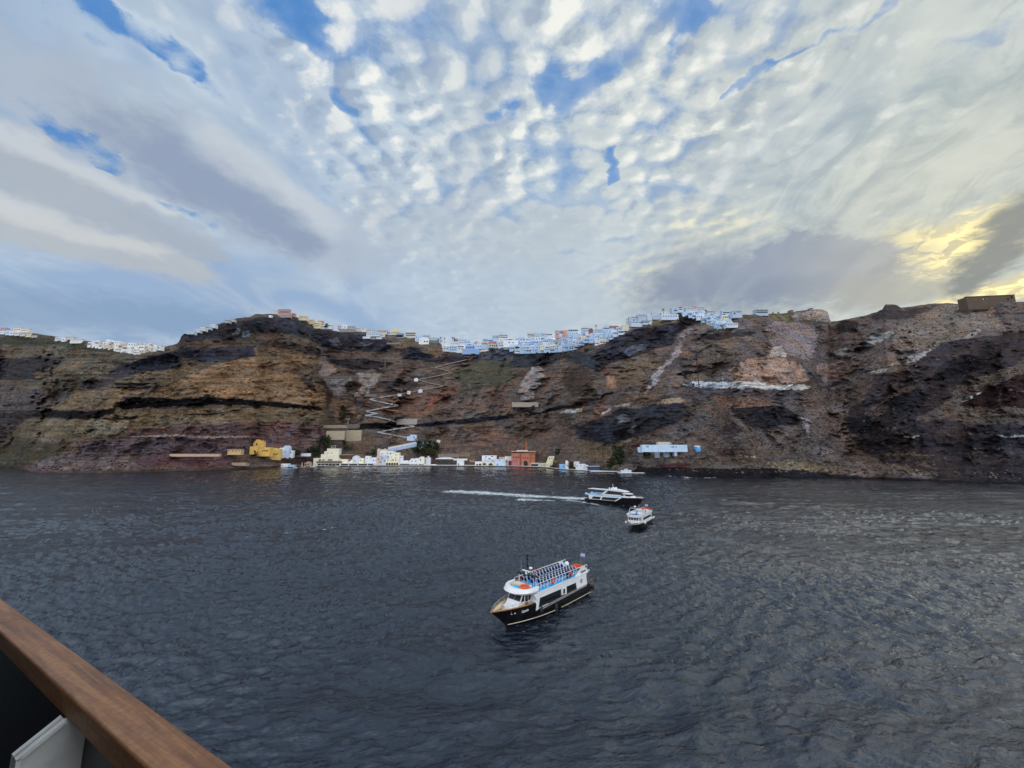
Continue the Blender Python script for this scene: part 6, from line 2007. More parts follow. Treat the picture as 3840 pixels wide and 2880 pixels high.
# smooth the depth a little
for _ in range(3):
    ys_ = [PW[max(i - 1, 0)].y * .25 + PW[i].y * .5 + PW[min(i + 1, len(PW) - 1)].y * .25 for i in range(len(PW))]
    PW = [PY(pts[i][0], pts[i][1], ys_[i]) for i in range(len(PW))]
m = MB()
up, lo = plaster((158, 146, 136)), paint(s2l((176, 180, 186)), 0.9, 0.30, 0.12)
for i in range(len(PW) - 1):
    a, b = PW[i], PW[i + 1]
    low_ = pts[i][1] > 1484
    hgt = 1.7 if low_ else 1.3
    mt = lo if low_ else up
    m.add([(a.x, a.y, a.z - 2.2), (b.x, b.y, b.z - 2.2), (b.x, b.y, b.z + hgt * .5), (a.x, a.y, a.z + hgt * .5), (a.x, a.y + .5, a.z + hgt * .5), (b.x, b.y + .5, b.z + hgt * .5)], [(3, 2, 5, 4)], mt)
    m.add([(a.x, a.y, a.z - hgt * .8), (b.x, b.y, b.z - hgt * .8), (b.x, b.y, b.z + hgt * .5), (a.x, a.y, a.z + hgt * .5)], [(0, 1, 2, 3)], mt)
    m.add([(a.x, a.y + .5, a.z - .3), (b.x, b.y + .5, b.z - .3), (b.x, b.y + 4.5, b.z - .2), (a.x, a.y + 4.5, a.z - .2)], [(0, 1, 2, 3)], plaster((150, 142, 134)))
o = m.build('stair_path'); tag(o, 'whitewashed zigzag stair path climbing from the old harbour to the rim', None, None, 'structure')
# the scree road line on the left hill
for (x, y, w2, h2, c, rf, lb) in ((1560, 1423, 14, 6, W_, 'dome', 'tiny white domed shrine on the upper zigzag stairs'), (1576, 1465, 15, 6, (210, 222, 240), 'dome', 'white round-roofed hut, right one of three on the middle stairs'),
                          (1532, 1471, 12, 7, W_, 'parapet', 'square white hut, middle one of three on the middle stairs'), (1498, 1478, 13, 4, BW, 'slab', 'flat white hut, left one of three on the middle stairs')):
    building(x - w2 / 2, x + w2 / 2, y - h2 + 2, y + 2, c, lb, [(x, y, 1.6, 2)], off=6, dep=4, roof=rf, name='hut', cat='hut')

# ---- cable car pylons and the pole
def pylon(x, yt, yb, label, mat=M_STEEL):
    p = TG(x, yb, 2.0); h = (yb - yt) * p.y / FPX * 1.02
    e = empty('cable_pylon', p); tag(e, label, 'pylon', 'cable car pylons')
    m = MB(); w_ = h * .10
    for sx in (-1, 1):
        m.tube([(sx * w_, 0, -2), (sx * w_ * .35, 0, h)], .32, mat, 4)
    for k_ in range(6):
        z_ = h * k_ / 6; ww = w_ * (1 - .65 * k_ / 6)
        m.tube([(-ww, 0, z_), (ww * .9, 0, z_ + h / 6)], .16, mat, 4)
    m.build('mast', None, e)
    m = MB(); m.box(-h * .2, h * .2, -.5, .5, h, h + .8, mat); m.box(-h * .2, -h * .12, -.9, .9, h + .8, h + 1.8, mat); m.box(h * .12, h * .2, -.9, .9, h + .8, h + 1.8, mat)
    m.build('crossarm', None, e)


M_PYL = plaster((176, 192, 198))
pylon(1304, 1573, 1606, 'lowest cable car pylon, above the big tan retaining wall', M_PYL)
pylon(1380, 1447, 1484, 'middle cable car pylon with splayed pale legs', M_PYL)
pylon(1443, 1346, 1380, 'highest cable car pylon, grey lattice below the rim', plaster((130, 122, 112)))
p = TG(2622, 1463, 3); e = empty('pole', p); tag(e, 'tall dark pole standing in front of the white pumice band', 'pole')
m = MB(); m.tube([(0, 0, -3), (0, 0, 48)], .55, plaster((58, 46, 44)), 6, r2=.35); m.build('shaft', None, e)
m = MB(); m.box(-1.6, 1.6, -.3, .3, 42, 42.7, plaster((58, 46, 44))); m.build('crossarm', None, e)
p = TG(2262, 1752, 3); e = empty('pole', p); tag(e, 'thin dark mast on the shore right of the navy shed', 'pole')
m = MB(); m.tube([(0, 0, -3), (0, 0, 22)], .3, M_DKGREY, 6); m.build('shaft', None, e)

# ---- the ridge, one by one (outline in the photograph, colour, label, windows, roof)
SAL = (204, 134, 114)
RG = [
    (1041, 1083, 1160, 1182, (172, 128, 122), 'red mansion with tall windows on top of the left headland', rowwin(1046, 1082, 6, 1170, 2.5, 6), 'slab'),
    (1023, 1041, 1165, 1177, (206, 212, 222), 'pale building joined to the left side of the red mansion', rowwin(1025, 1040, 3, 1170, 2, 2), 'slab'),
    (1007, 1017, 1182, 1188, W_, 'bright white hut on the headland below the red mansion', [], 'parapet'),
    (1050, 1088, 1180, 1188, (150, 132, 128), 'long stone terrace house under the red mansion', rowwin(1052, 1086, 5, 1184, 2, 3), 'parapet'),
    (1092, 1104, 1174, 1186, (190, 130, 124), 'pink house right below the red mansion', rowwin(1093, 1103, 2, 1180, 2, 3), 'parapet'),
    (1119, 1149, 1182, 1199, (218, 206, 160), 'pale yellow hotel on the right shoulder of the headland', rowwin(1121, 1148, 5, 1189, 2.4, 3) , 'parapet'),
    (1156, 1174, 1197, 1213, (222, 202, 150), 'yellow house between the pale yellow hotel and the orange roof', rowwin(1158, 1173, 3, 1203, 2, 3), 'parapet'),
    (1176, 1200, 1207, 1229, (232, 216, 168), 'tall yellow house stepping down the ridge', rowwin(1178, 1198, 4, 1214, 2.5, 3) + rowwin(1178, 1198, 4, 1222, 2.5, 3), 'parapet'),
    (1192, 1209, 1203, 1213, (212, 150, 112), 'orange house behind the tall yellow house', rowwin(1194, 1208, 3, 1208, 2, 3), 'slab'),
    (1203, 1219, 1219, 1231, W_, 'white house left of the round ridge tree', rowwin(1204, 1218, 3, 1225, 2, 3, 'a'), 'parapet'),
    (1226, 1246, 1214, 1232, (224, 226, 232), 'white house with dark openings right of the round ridge tree', rowwin(1228, 1245, 3, 1221, 3, 3, 'v'), 'parapet'),
    (694, 726, 1240, 1250, (170, 196, 216), 'faint bluish house lowest on the left ridge of the headland', rowwin(696, 724, 4, 1245, 2, 2), 'parapet'),
    (728, 748, 1234, 1244, (196, 208, 218), 'faint grey white house second from the left ridge foot', rowwin(730, 746, 3, 1238, 2, 2), 'parapet'),
    (750, 768, 1227, 1238, (214, 214, 210), 'small cream house on the left ridge of the headland', rowwin(752, 766, 3, 1232, 2, 2), 'parapet'),
    (770, 786, 1221, 1232, (180, 200, 216), 'bluish house with a canopy on the left ridge of the headland', rowwin(772, 784, 2, 1227, 2, 2), 'canopy'),
    (788, 806, 1216, 1227, (204, 212, 218), 'pale house highest in the left ridge group', rowwin(790, 804, 3, 1221, 2, 2), 'parapet'),
    (842, 858, 1200, 1208, (150, 158, 160), 'grey hut at the start of the upper left ridge', rowwin(844, 856, 2, 1204, 2, 2), 'slab'),
    (862, 877, 1196, 1204, (166, 172, 174), 'grey hut near the corner of the upper left ridge', [], 'slab'),
    (1266, 1278, 1220, 1232, (176, 166, 172), 'small mauve grey house right of the ridge gap', rowwin(1267, 1277, 2, 1225, 2, 2), 'parapet'),
    (1279, 1301, 1219, 1233, W_, 'white house with two arched windows right of the mauve grey house', [(1284, 1225, 3, 4, 'a'), (1293, 1226, 4, 4, 'a')], 'parapet'),
    (1274, 1297, 1230, 1241, (176, 206, 234), 'light blue house below the white house with arched windows', rowwin(1276, 1294, 3, 1235, 2, 3), 'parapet'),
    (1304, 1329, 1221, 1235, (150, 164, 176), 'grey blue block with a flat roof on the ridge', rowwin(1306, 1328, 4, 1227, 2, 3), 'parapet'),
    (1330, 1350, 1228, 1241, (180, 190, 200), 'grey white house right of the grey blue block', rowwin(1332, 1348, 3, 1233, 2, 3), 'parapet'),
    (1351, 1371, 1230, 1243, (226, 220, 212), 'white house with a pair of dark windows on the ridge', [(1358, 1234, 3, 3), (1363, 1234, 3, 3)], 'parapet'),
    (1378, 1401, 1236, 1244, (206, 196, 178), 'low tan house between two white houses on the ridge', rowwin(1380, 1399, 3, 1240, 2, 2), 'slab'),
    (1373, 1424, 1247, 1259, (186, 214, 242), 'long light blue house with a stepped roof below the ridge', rowwin(1376, 1422, 6, 1253, 3, 3), 'parapet'),
    (1412, 1450, 1238, 1252, (196, 184, 168), 'beige hotel with a row of seven windows on the ridge', rowwin(1414, 1448, 7, 1244, 2, 4), 'slab'),
    (1450, 1472, 1243, 1254, (196, 206, 212), 'grey white house left of the yellow school', rowwin(1452, 1470, 3, 1248, 2.4, 3), 'parapet'),
    (1465, 1498, 1238, 1254, (230, 208, 150), 'yellow gabled school on the ridge', rowwin(1467, 1496, 6, 1246, 2, 4), 'gable'),
    (1424, 1441, 1252, 1262, (214, 218, 214), 'cream house right below the beige hotel', rowwin(1426, 1440, 3, 1257, 2, 3), 'parapet'),
    (1360, 1388, 1262, 1267, (236, 240, 244), 'flat white terrace building lowest on this part of the rim', [], 'slab'),
    (1390, 1408, 1265, 1270, (150, 140, 124), 'brown terrace with parasols below the light blue house', [], 'slab'),
    (1410, 1430, 1264, 1269, (236, 238, 240), 'short white terrace under the cream house', [], 'slab'),
    (1485, 1512, 1250, 1266, (120, 146, 172), 'blue roofed cable car station with a dark open front', [(1498, 1260, 22, 9, 'v')], 'slab'),
    (1519, 1557, 1244, 1266, (196, 196, 188), 'layered hotel with dark galleries under a pointed roof', [(1538, 1250, 32, 3, 'v'), (1540, 1257, 30, 3, 'v')], 'pyramid'),
    (1556, 1583, 1258, 1279, (172, 202, 232), 'blue white house with one big arched window on the rim', [(1571, 1273, 5, 5, 'a'), (1563, 1266, 2, 3), (1577, 1266, 3, 3)], 'parapet'),
    (1570, 1607, 1272, 1289, W_, 'white house with two dark arches at the rim edge', [(1592, 1280, 5, 5, 'a'), (1601, 1281, 5, 5, 'a'), (1578, 1278, 2, 2)], 'vault'),
    (1585, 1611, 1257, 1273, (170, 182, 196), 'grey block behind the house with two dark arches', rowwin(1587, 1609, 4, 1263, 2.4, 3), 'slab'),
    (1614, 1647, 1264, 1282, (176, 206, 228), 'light blue house left of the ridge palms', rowwin(1616, 1645, 5, 1270, 2.4, 3), 'parapet'),
    (1660, 1686, 1298, 1316, (190, 200, 206), 'grey white house lowest at the left end of the white town', rowwin(1662, 1684, 2, 1307, 4, 4), 'slab'),
    (1701, 1717, 1270, 1283, (178, 124, 116), 'pink brown house behind the ridge palms', rowwin(1703, 1716, 3, 1275, 2, 3), 'parapet'),
    (1717, 1751, 1270, 1292, (182, 206, 226), 'tall bluish block right of the pink brown house', rowwin(1719, 1749, 5, 1276, 2.4, 3) + rowwin(1719, 1749, 5, 1284, 2.4, 3), 'parapet'),
    (1688, 1717, 1282, 1297, (206, 216, 216), 'pale house with a long roof above the light blue cascade', rowwin(1690, 1716, 4, 1289, 2.4, 3), 'parapet'),
    (1684, 1714, 1297, 1318, (160, 196, 230), 'light blue cascade house left of the clear blue terrace', rowwin(1686, 1712, 4, 1303, 3, 3) + rowwin(1686, 1712, 4, 1312, 3, 3), 'parapet'),
    (1714, 1739, 1296, 1318, (226, 226, 218), 'cream white house with dark galleries left of the clear blue terrace', [(1727, 1300, 20, 3, 'v'), (1722, 1308, 4, 4, 'a'), (1732, 1308, 4, 4, 'a')], 'parapet'),
    (1733, 1797, 1309, 1326, (120, 164, 224), 'clear blue terrace wall with a white pool rim at the town edge', [], 'parapet'),
    (1744, 1796, 1298, 1310, (136, 172, 220), 'blue white gallery above the clear blue terrace', rowwin(1746, 1794, 6, 1304, 5, 3, 'v'), 'slab'),
    (1780, 1824, 1294, 1306, (180, 208, 236), 'long bluish house between the blue terrace and the pink mansion', rowwin(1782, 1822, 5, 1300, 2.4, 3), 'parapet'),
    (1832, 1886, 1289, 1301, (196, 190, 178), 'arcaded lower floor of the pink mansion on the rock', rowwin(1834, 1866, 4, 1296, 4, 6, 'va') + rowwin(1870, 1884, 3, 1295, 3, 5, 'va'), 'none'),
    (1832, 1886, 1280, 1289.5, (176, 96, 92), 'red pink upper floor of the arcaded mansion on the rock', rowwin(1836, 1884, 6, 1285, 2, 3), 'parapet'),
    (1846, 1872, 1258, 1272, (170, 190, 204), 'grey blue hotel with a sloping roof line above the pink mansion', rowwin(1848, 1870, 4, 1264, 3, 3), 'slab'),
    (1873, 1902, 1254, 1276, (196, 208, 216), 'hotel with three dark galleries above the pink mansion', [(1888, 1259, 26, 2, 'v'), (1888, 1265, 26, 2.4, 'v'), (1888, 1272, 26, 2.4, 'v')], 'slab'),
    (1887, 1944, 1276, 1300, W_, 'big plain white building right of the pink mansion', [(1896, 1291, 2, 2), (1910, 1284, 6, 4, 'a'), (1924, 1285, 8, 2, 'v')], 'parapet'),
    (1978, 2004, 1248, 1271, (206, 206, 200), 'cream apartment block with a dark gallery on the skyline', [(1991, 1256, 22, 3, 'v'), (1991, 1264, 20, 2.4)], 'slab'),
    (2005, 2026, 1249, 1268, (162, 186, 206), 'plain grey blue block right of the cream apartment block', rowwin(2008, 2024, 2, 1262, 3, 3), 'parapet'),
    (2029, 2048, 1249, 1266, (170, 194, 210), 'grey blue house with dark top windows on the skyline', rowwin(2030, 2047, 3, 1256, 3, 3), 'slab'),
    (2050, 2070, 1252, 1268, (196, 212, 224), 'pale house with a long dark awning on the skyline', [(2060, 1255, 18, 2.4, 'v')], 'slab'),
    (2084, 2113, 1240, 1281, (176, 150, 142), 'grey pink tower block with open floors, skyline middle', [(2089, 1254, 4, 4), (2105, 1246, 4, 4), (2110, 1246, 3, 4), (2091, 1270, 6, 3, 'v'), (2103, 1258, 9, 8, 'l')], 'slab'),
    (2113, 2128, 1238, 1270, SAL, 'salmon slab of the tower block with antennas', [(2117, 1251, 2, 3), (2117, 1260, 2, 3)], 'parapet'),
    (2132, 2169, 1236, 1262, (188, 212, 236), 'white hotel with a row of arches along its top floor', rowwin(2134, 2168, 5, 1239, 5, 5, 'a') + rowwin(2134, 2167, 4, 1250, 2.4, 3) + rowwin(2134, 2167, 4, 1257, 2.4, 3), 'slab'),
    (2183, 2210, 1229, 1254, (182, 206, 230), 'bluish stepped hotel left of the dark red house', [(2196, 1233, 22, 2, 'v'), (2196, 1241, 20, 2, 'v'), (2196, 1248, 22, 2, 'v')], 'slab'),
    (2210, 2225, 1233, 1256, (126, 44, 50), 'dark red house among the white ones', [(2218, 1239, 4, 4), (2217, 1249, 8, 3, 'v')], 'gable'),
    (2230, 2260, 1233, 1254, (190, 212, 236), 'white hotel with three balconies below the lone ridge palm', [(2245, 1238, 24, 2, 'v'), (2246, 1245, 24, 2, 'v')], 'parapet'),
    (2262, 2288, 1225, 1237, (176, 200, 224), 'bluish house in front of the big dome', [(2275, 1231, 20, 3, 'v')], 'parapet'),
    (2289, 2321, 1222, 1236, (168, 92, 76), 'long brick red house near the top of the town', [(2302, 1231, 24, 3, 'v')], 'slab'),
    (2334, 2359, 1217, 1237, (206, 206, 170), 'plain pale yellow house right of the brick red house', [], 'parapet'),
    (2352, 2360, 1190, 1222, (204, 212, 222), 'slim white bell tower left of the big grey blue monastery', [(2356, 1196, 3, 4, 'a')], 'parapet'),
    (2361, 2393, 1187, 1222, (160, 182, 200), 'left half of the big grey blue monastery with arched windows', rowwin(2372, 2392, 3, 1190, 3, 3, 'a') + [(2378, 1200, 5, 4, 'a')], 'parapet'),
    (2393, 2426, 1177, 1214, (160, 182, 200), 'higher right half of the big grey blue monastery', rowwin(2395, 2424, 4, 1184, 3, 3, 'a'), 'parapet'),
    (2368, 2410, 1203, 1222, (190, 210, 230), 'white balconied house in front of the monastery', [(2388, 1208, 36, 2, 'v')], 'parapet'),
    (2428, 2445, 1182, 1210, (184, 204, 222), 'white church with a stepped bell gable near the ridge top', [], 'pyramid'),
    (2410, 2444, 1201, 1214, (190, 214, 240), 'pair of white terraces under the stepped bell gable', [(2424, 1205, 26, 2, 'v'), (2420, 1210, 26, 2, 'v')], 'slab'),
    (2447, 2476, 1170, 1195, (176, 194, 210), 'grey blue church with a rounded roof near the ridge top', [(2455, 1186, 2, 3), (2465, 1186, 2, 3)], 'vault'),
    (2480, 2545, 1178, 1196, (196, 216, 240), 'wide white house group left of the dark outcrop', rowwin(2484, 2542, 6, 1186, 4, 2.4, 'v'), 'parapet'),
    (2519, 2546, 1152, 1173, (160, 184, 208), 'plain blue grey block on the highest part of the town', [(2534, 1163, 10, 4, 'a')], 'parapet'),
    (2546, 2560, 1151, 1172, (206, 216, 226), 'white block with dark balconies beside the plain blue grey one', [(2553, 1154, 10, 3, 'v'), (2553, 1161, 10, 3, 'v')], 'slab'),
    (2572, 2592, 1151, 1166, (176, 186, 206), 'mauve white house on the skyline above the outcrop', rowwin(2574, 2590, 3, 1157, 2.4, 3), 'parapet'),
    (2592, 2614, 1149, 1165, (196, 176, 180), 'pinkish house highest on the skyline above the outcrop', rowwin(2594, 2612, 3, 1155, 2.4, 3), 'slab'),
    (2614, 2643, 1152, 1170, (170, 188, 206), 'pale blue house right end of the skyline above the outcrop', rowwin(2616, 2641, 4, 1159, 2.4, 3), 'slab'),
    (2638, 2652, 1163, 1172, (120, 52, 56), 'small dark red roofed house on the right cascade', [], 'gable'),
    (2652, 2681, 1167, 1180, (150, 150, 150), 'grey roofed house above the right cascade', rowwin(2654, 2680, 3, 1174, 3, 2), 'slab'),
    (2709, 2742, 1163, 1186, (160, 184, 214), 'large bluish house on the hill right of the cascade', [(2725, 1172, 20, 3, 'v'), (2716, 1179, 8, 5, 'a')], 'parapet'),
    (2748, 2784, 1166, 1188, (170, 190, 216), 'wide bluish house at the right end of the main town', [(2756, 1175, 6, 6), (2772, 1170, 14, 2, 'v')], 'slab'),
    (2725, 2768, 1211, 1225, (206, 222, 238), 'long white terrace house at the foot of the cascade', rowwin(2728, 2766, 6, 1218, 3, 3), 'slab'),
    (2835, 2882, 1161, 1180, (160, 184, 214), 'lone white building with balconies right of the town', [(2858, 1166, 38, 3, 'v'), (2858, 1172, 38, 3, 'v')], 'slab'),
    (2965, 2975, 1163, 1170, (90, 70, 66), 'tiny dark hut on the crest right of the lone white building', [], 'slab'),
    (3040, 3050, 1155, 1162, (120, 118, 124), 'tiny grey hut on the pale crest near the drop', [], 'slab'),
    (0, 20, 1228, 1240, (176, 150, 150), 'pinkish house at the left edge of the picture', rowwin(1, 19, 3, 1233, 2, 3), 'parapet'),
    (48, 76, 1228, 1243, (236, 230, 210), 'long cream hotel, highest of the far left village', rowwin(50, 74, 5, 1236, 2, 3), 'slab'),
    (76, 105, 1232, 1245, (236, 232, 216), 'right part of the long cream hotel in the far left village', rowwin(78, 103, 5, 1239, 2, 3), 'slab'),
    (0, 16, 1241, 1251, W_, 'white house at the left edge below the pinkish house', rowwin(1, 15, 3, 1246, 2, 2), 'parapet'),
    (18, 34, 1243, 1254, BW, 'bluish house in the lower row at the far left', rowwin(20, 33, 3, 1248, 2, 2), 'vault'),
    (34, 50, 1244, 1255, W_, 'white house with dark arch in the lower row at the far left', [(42, 1250, 5, 4, 'a')], 'parapet'),
    (52, 72, 1245, 1256, (226, 222, 226), 'white terrace house under the long cream hotel', rowwin(54, 70, 4, 1251, 2, 2), 'parapet'),
    (74, 94, 1246, 1258, (210, 200, 190), 'beige house under the long cream hotel', rowwin(76, 92, 3, 1252, 3, 2), 'slab'),
    (96, 116, 1250, 1261, (220, 212, 164), 'yellow house at the right end of the far left hotel group', rowwin(98, 114, 3, 1256, 2, 3), 'parapet'),
    (117, 139, 1257, 1263, (176, 170, 160), 'long low grey house right of the far left yellow house', [], 'slab'),
    (205, 228, 1264, 1276, (206, 218, 230), 'bluish white house at the left of the small hamlet', rowwin(207, 226, 4, 1270, 2, 3), 'parapet'),
    (229, 252, 1266, 1278, W_, 'white house with a dark arch in the small hamlet', [(236, 1274, 6, 3, 'a')], 'parapet'),
    (243, 272, 1263, 1270, (222, 214, 206), 'pale upper house of the small hamlet', rowwin(245, 270, 4, 1267, 2, 2), 'slab'),
    (262, 308, 1272, 1284, (236, 236, 232), 'long white sloping building at the right of the small hamlet', rowwin(266, 305, 6, 1278, 2, 2), 'slab'),
]
for x0, x1, yt, yb, c, lb, ws, rf in RG:
    # the foot may lie behind the rim: find the ground there by searching a little lower
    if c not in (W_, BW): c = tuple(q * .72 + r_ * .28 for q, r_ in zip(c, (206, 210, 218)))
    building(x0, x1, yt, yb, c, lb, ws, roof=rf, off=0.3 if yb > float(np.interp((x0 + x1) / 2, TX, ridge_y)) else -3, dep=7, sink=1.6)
# big domed cathedral behind
Yc = TG(2283, 1236).y + 60
e = empty('cathedral', PY(2283, 1232, Yc)); tag(e, 'big pale blue dome of the cathedral behind the town', 'cathedral')
q_ = Yc / FPX
m = MB(); m.box(-21 * q_, 21 * q_, 0, 20, -12, 7 * q_, plaster((176, 196, 210))); m.build('walls', None, e)
m = MB(); m.tube([(0, 10, 7 * q_), (0, 10, 14 * q_)], 12 * q_, plaster((172, 194, 210)), 16, smooth=False); m.ball((0, 10, 14 * q_), (12 * q_, 12 * q_, 13 * q_), plaster((170, 194, 214)), 16, 6, 0, 90); m.tube([(0, 10, 27 * q_), (0, 10, 31 * q_)], .4, plaster((180, 196, 210)), 5); m.build('dome', None, e)

# ruin on the right crest
Yr = TG(3715, 1150).y - 2
A_, B_ = PY(3628, 1140, Yr), PY(3812, 1140, Yr)
e = empty('ruined_building', ((A_.x + B_.x) / 2, Yr, A_.z)); tag(e, 'long roofless stone ruin against the glowing sky on the right crest', 'ruin')
w_ = B_.x - A_.x; q_ = w_ / 184
m = MB()
ms_ = plaster((98, 84, 74))
H_ = 34 * q_
# front wall built round its openings
ops = [(62, 70, 18, 22), (79, 84, 19, 24), (152, 161, 14, 22), (167, 176, 22, 31)]
xs_ = sorted({0, 184} | {a for o_ in ops for a in o_[:2]})
for a, b in zip(xs_[:-1], xs_[1:]):
    hits = [o_ for o_ in ops if o_[0] <= a and b <= o_[1]]
    top = lambda t: H_ * (0.80 + 0.25 * t / 184)
    def piece(z0, z1a, z1b):
        X0, X1 = -w_ / 2 + a * q_, -w_ / 2 + b * q_
        m.prism([(X0, z0), (X1, z0), (X1, z1b), (X0, z1a)], 1, 0, 1.2, ms_)
    if hits:
        o_ = hits[0]; piece(-8, o_[2] * q_, o_[2] * q_); piece(o_[3] * q_, top(a), top(b))
    else: piece(-8, top(a), top(b))
m.build('front_wall', None, e)
m = MB(); m.box(-w_ / 2, -w_ / 2 + 1.2, 1.2, 11, -8, H_ * .80, ms_); m.box(w_ / 2 - 1.2, w_ / 2, 1.2, 11, -8, H_ * 1.02, ms_); m.build('side_wall', None, e)
m = MB(); m.prism([(-w_ / 2 - .6, H_ * .80), (w_ / 2 + .3, H_ * 1.05), (w_ / 2 + .3, H_ * 1.10), (-w_ / 2 - .6, H_ * .85)], 1, -.5, 2.0, plaster((84, 70, 62))); m.build('cornice', None, e)

# ---- the packed rows of the white town
rt = random.Random(11)
ORD = ['first', 'second', 'third', 'fourth', 'fifth', 'sixth', 'seventh', 'eighth', 'ninth', 'tenth', '11th', '12th', '13th', '14th', '15th', '16th', '17th', '18th', '19th'] + ['%dth' % k for k in range(20, 60)]
CL = [('far left village', [(322, 1292), (400, 1284), (480, 1294), (560, 1294), (606, 1300)], [(322, 1295), (400, 1303), (450, 1312), (505, 1328), (560, 1317), (606, 1303)], 16, 8.5),
      ('central white town', [(1745, 1290), (1850, 1278), (1980, 1274), (2080, 1284), (2130, 1270), (2180, 1262), (2260, 1246), (2340, 1240)],
       [(1745, 1300), (1830, 1304), (1890, 1302), (1945, 1322), (2000, 1320), (2100, 1315), (2170, 1304), (2184, 1284), (2215, 1276), (2245, 1294), (2271, 1280), (2314, 1255), (2353, 1240)], 19, 10.0),
      ('white cascade right of the dark outcrop', [(2556, 1172), (2640, 1176), (2700, 1190), (2745, 1188)], [(2556, 1178), (2620, 1192), (2685, 1224), (2730, 1228), (2750, 1206)], 18, 10.0)]
nrows = {}
for cname, top_, bot_, wpx, rpx in CL:
    xa, xb = top_[0][0], top_[-1][0]
    for r_ in range(7):
        x = xa + rt.uniform(0, wpx * .6); k_ = 0
        row = []
        while x < xb - wpx * .4:
            w_ = wpx * rt.uniform(.75, 1.35)
            xc = x + w_ / 2
            yb = interp(bot_, xc) - r_ * rpx
            if yb < interp(top_, xc): x += w_; continue
            h_ = rpx * rt.uniform(1.15, 1.65)
            shade_ = rt.random()
            if shade_ < .52: c, cn = (178, 204, 232), 'bluish white'
            elif shade_ < .86: c, cn = (208, 220, 234), 'white'
            elif shade_ < .95: c, cn = (230, 222, 200), 'cream'
            else: c, cn = (206, 176, 160), 'pinkish'
            if cname.startswith('far'): c, cn = ((234, 236, 236), 'white') if shade_ < .7 else ((214, 196, 180), 'beige')
            rf = rt.choice(['parapet', 'parapet', 'slab', 'vault', 'canopy', 'parapet'])
            fn_ = {'parapet': 'flat-roofed', 'slab': 'slab-roofed', 'vault': 'vaulted', 'canopy': 'awning-fronted'}[rf]
            yt = yb - h_ + (h_ * .25 if rf == 'vault' else 0)
            nw = rt.choice([1, 2, 2, 3, 3])
            ks = rt.choice(['r', 'r', 'a', 'v', 'l', 'b'])
            ws = rowwin(x + w_ * .1, x + w_ * .9, nw, yb - h_ * rt.uniform(.42, .55), w_ * rt.uniform(.10, .16), h_ * .26, ks)
            if rt.random() < .45: ws.append((xc, yb - h_ * .16, w_ * .7, h_ * .16, 'v'))
            row.append((x, x + w_, yt, yb, c, cn, fn_, ws, rf))
            x += w_ * rt.uniform(.86, 1.02)
        for k_, (x0, x1, yt, yb, c, cn, fn_, ws, rf) in enumerate(row):
            rn_ = ['lowest', 'second', 'third', 'fourth', 'fifth', 'sixth', 'seventh'][r_]
            lb = f'{cn} {fn_} house, {ORD[k_]} from left in the {rn_} row of the {cname}'
            if cname.startswith('white cascade'): lb = f'{cn} {fn_} house, {ORD[k_]} from left, {rn_} row of the right-hand cascade'
            building(x0, x1, yt, yb, c, lb, ws, roof=rf, off=0.6, dep=6, sink=3, group='houses of the ' + cname, rz=rt.uniform(-.12, .12))
# ------------------------------------------------------------------ trees, palms, scrub, boulders
def leaf_mat(name, a, b):
    m, t, bs = new_mat(name)
    n = noise(geopos(), 0.5, 3, 0.6)
    link(mix(sstep(n, 0.35, 0.65), a, b), bs.inputs['Base Color'])
    bs.inputs['Roughness'].default_value = 0.8
    bs.inputs['Specular IOR Level'].default_value = 0.15
    return m


M_LEAF = leaf_mat('dark_foliage', (0.018, 0.030, 0.014), (0.045, 0.062, 0.026))
M_OLIVE = leaf_mat('olive_foliage', (0.05, 0.055, 0.025), (0.11, 0.105, 0.05))
M_DRY = leaf_mat('dry_foliage', (0.20, 0.14, 0.06), (0.34, 0.25, 0.11))
M_BARK = paint((0.09, 0.06, 0.045), 0.9, 0.3, 0.8)
rp_ = random.Random(21)


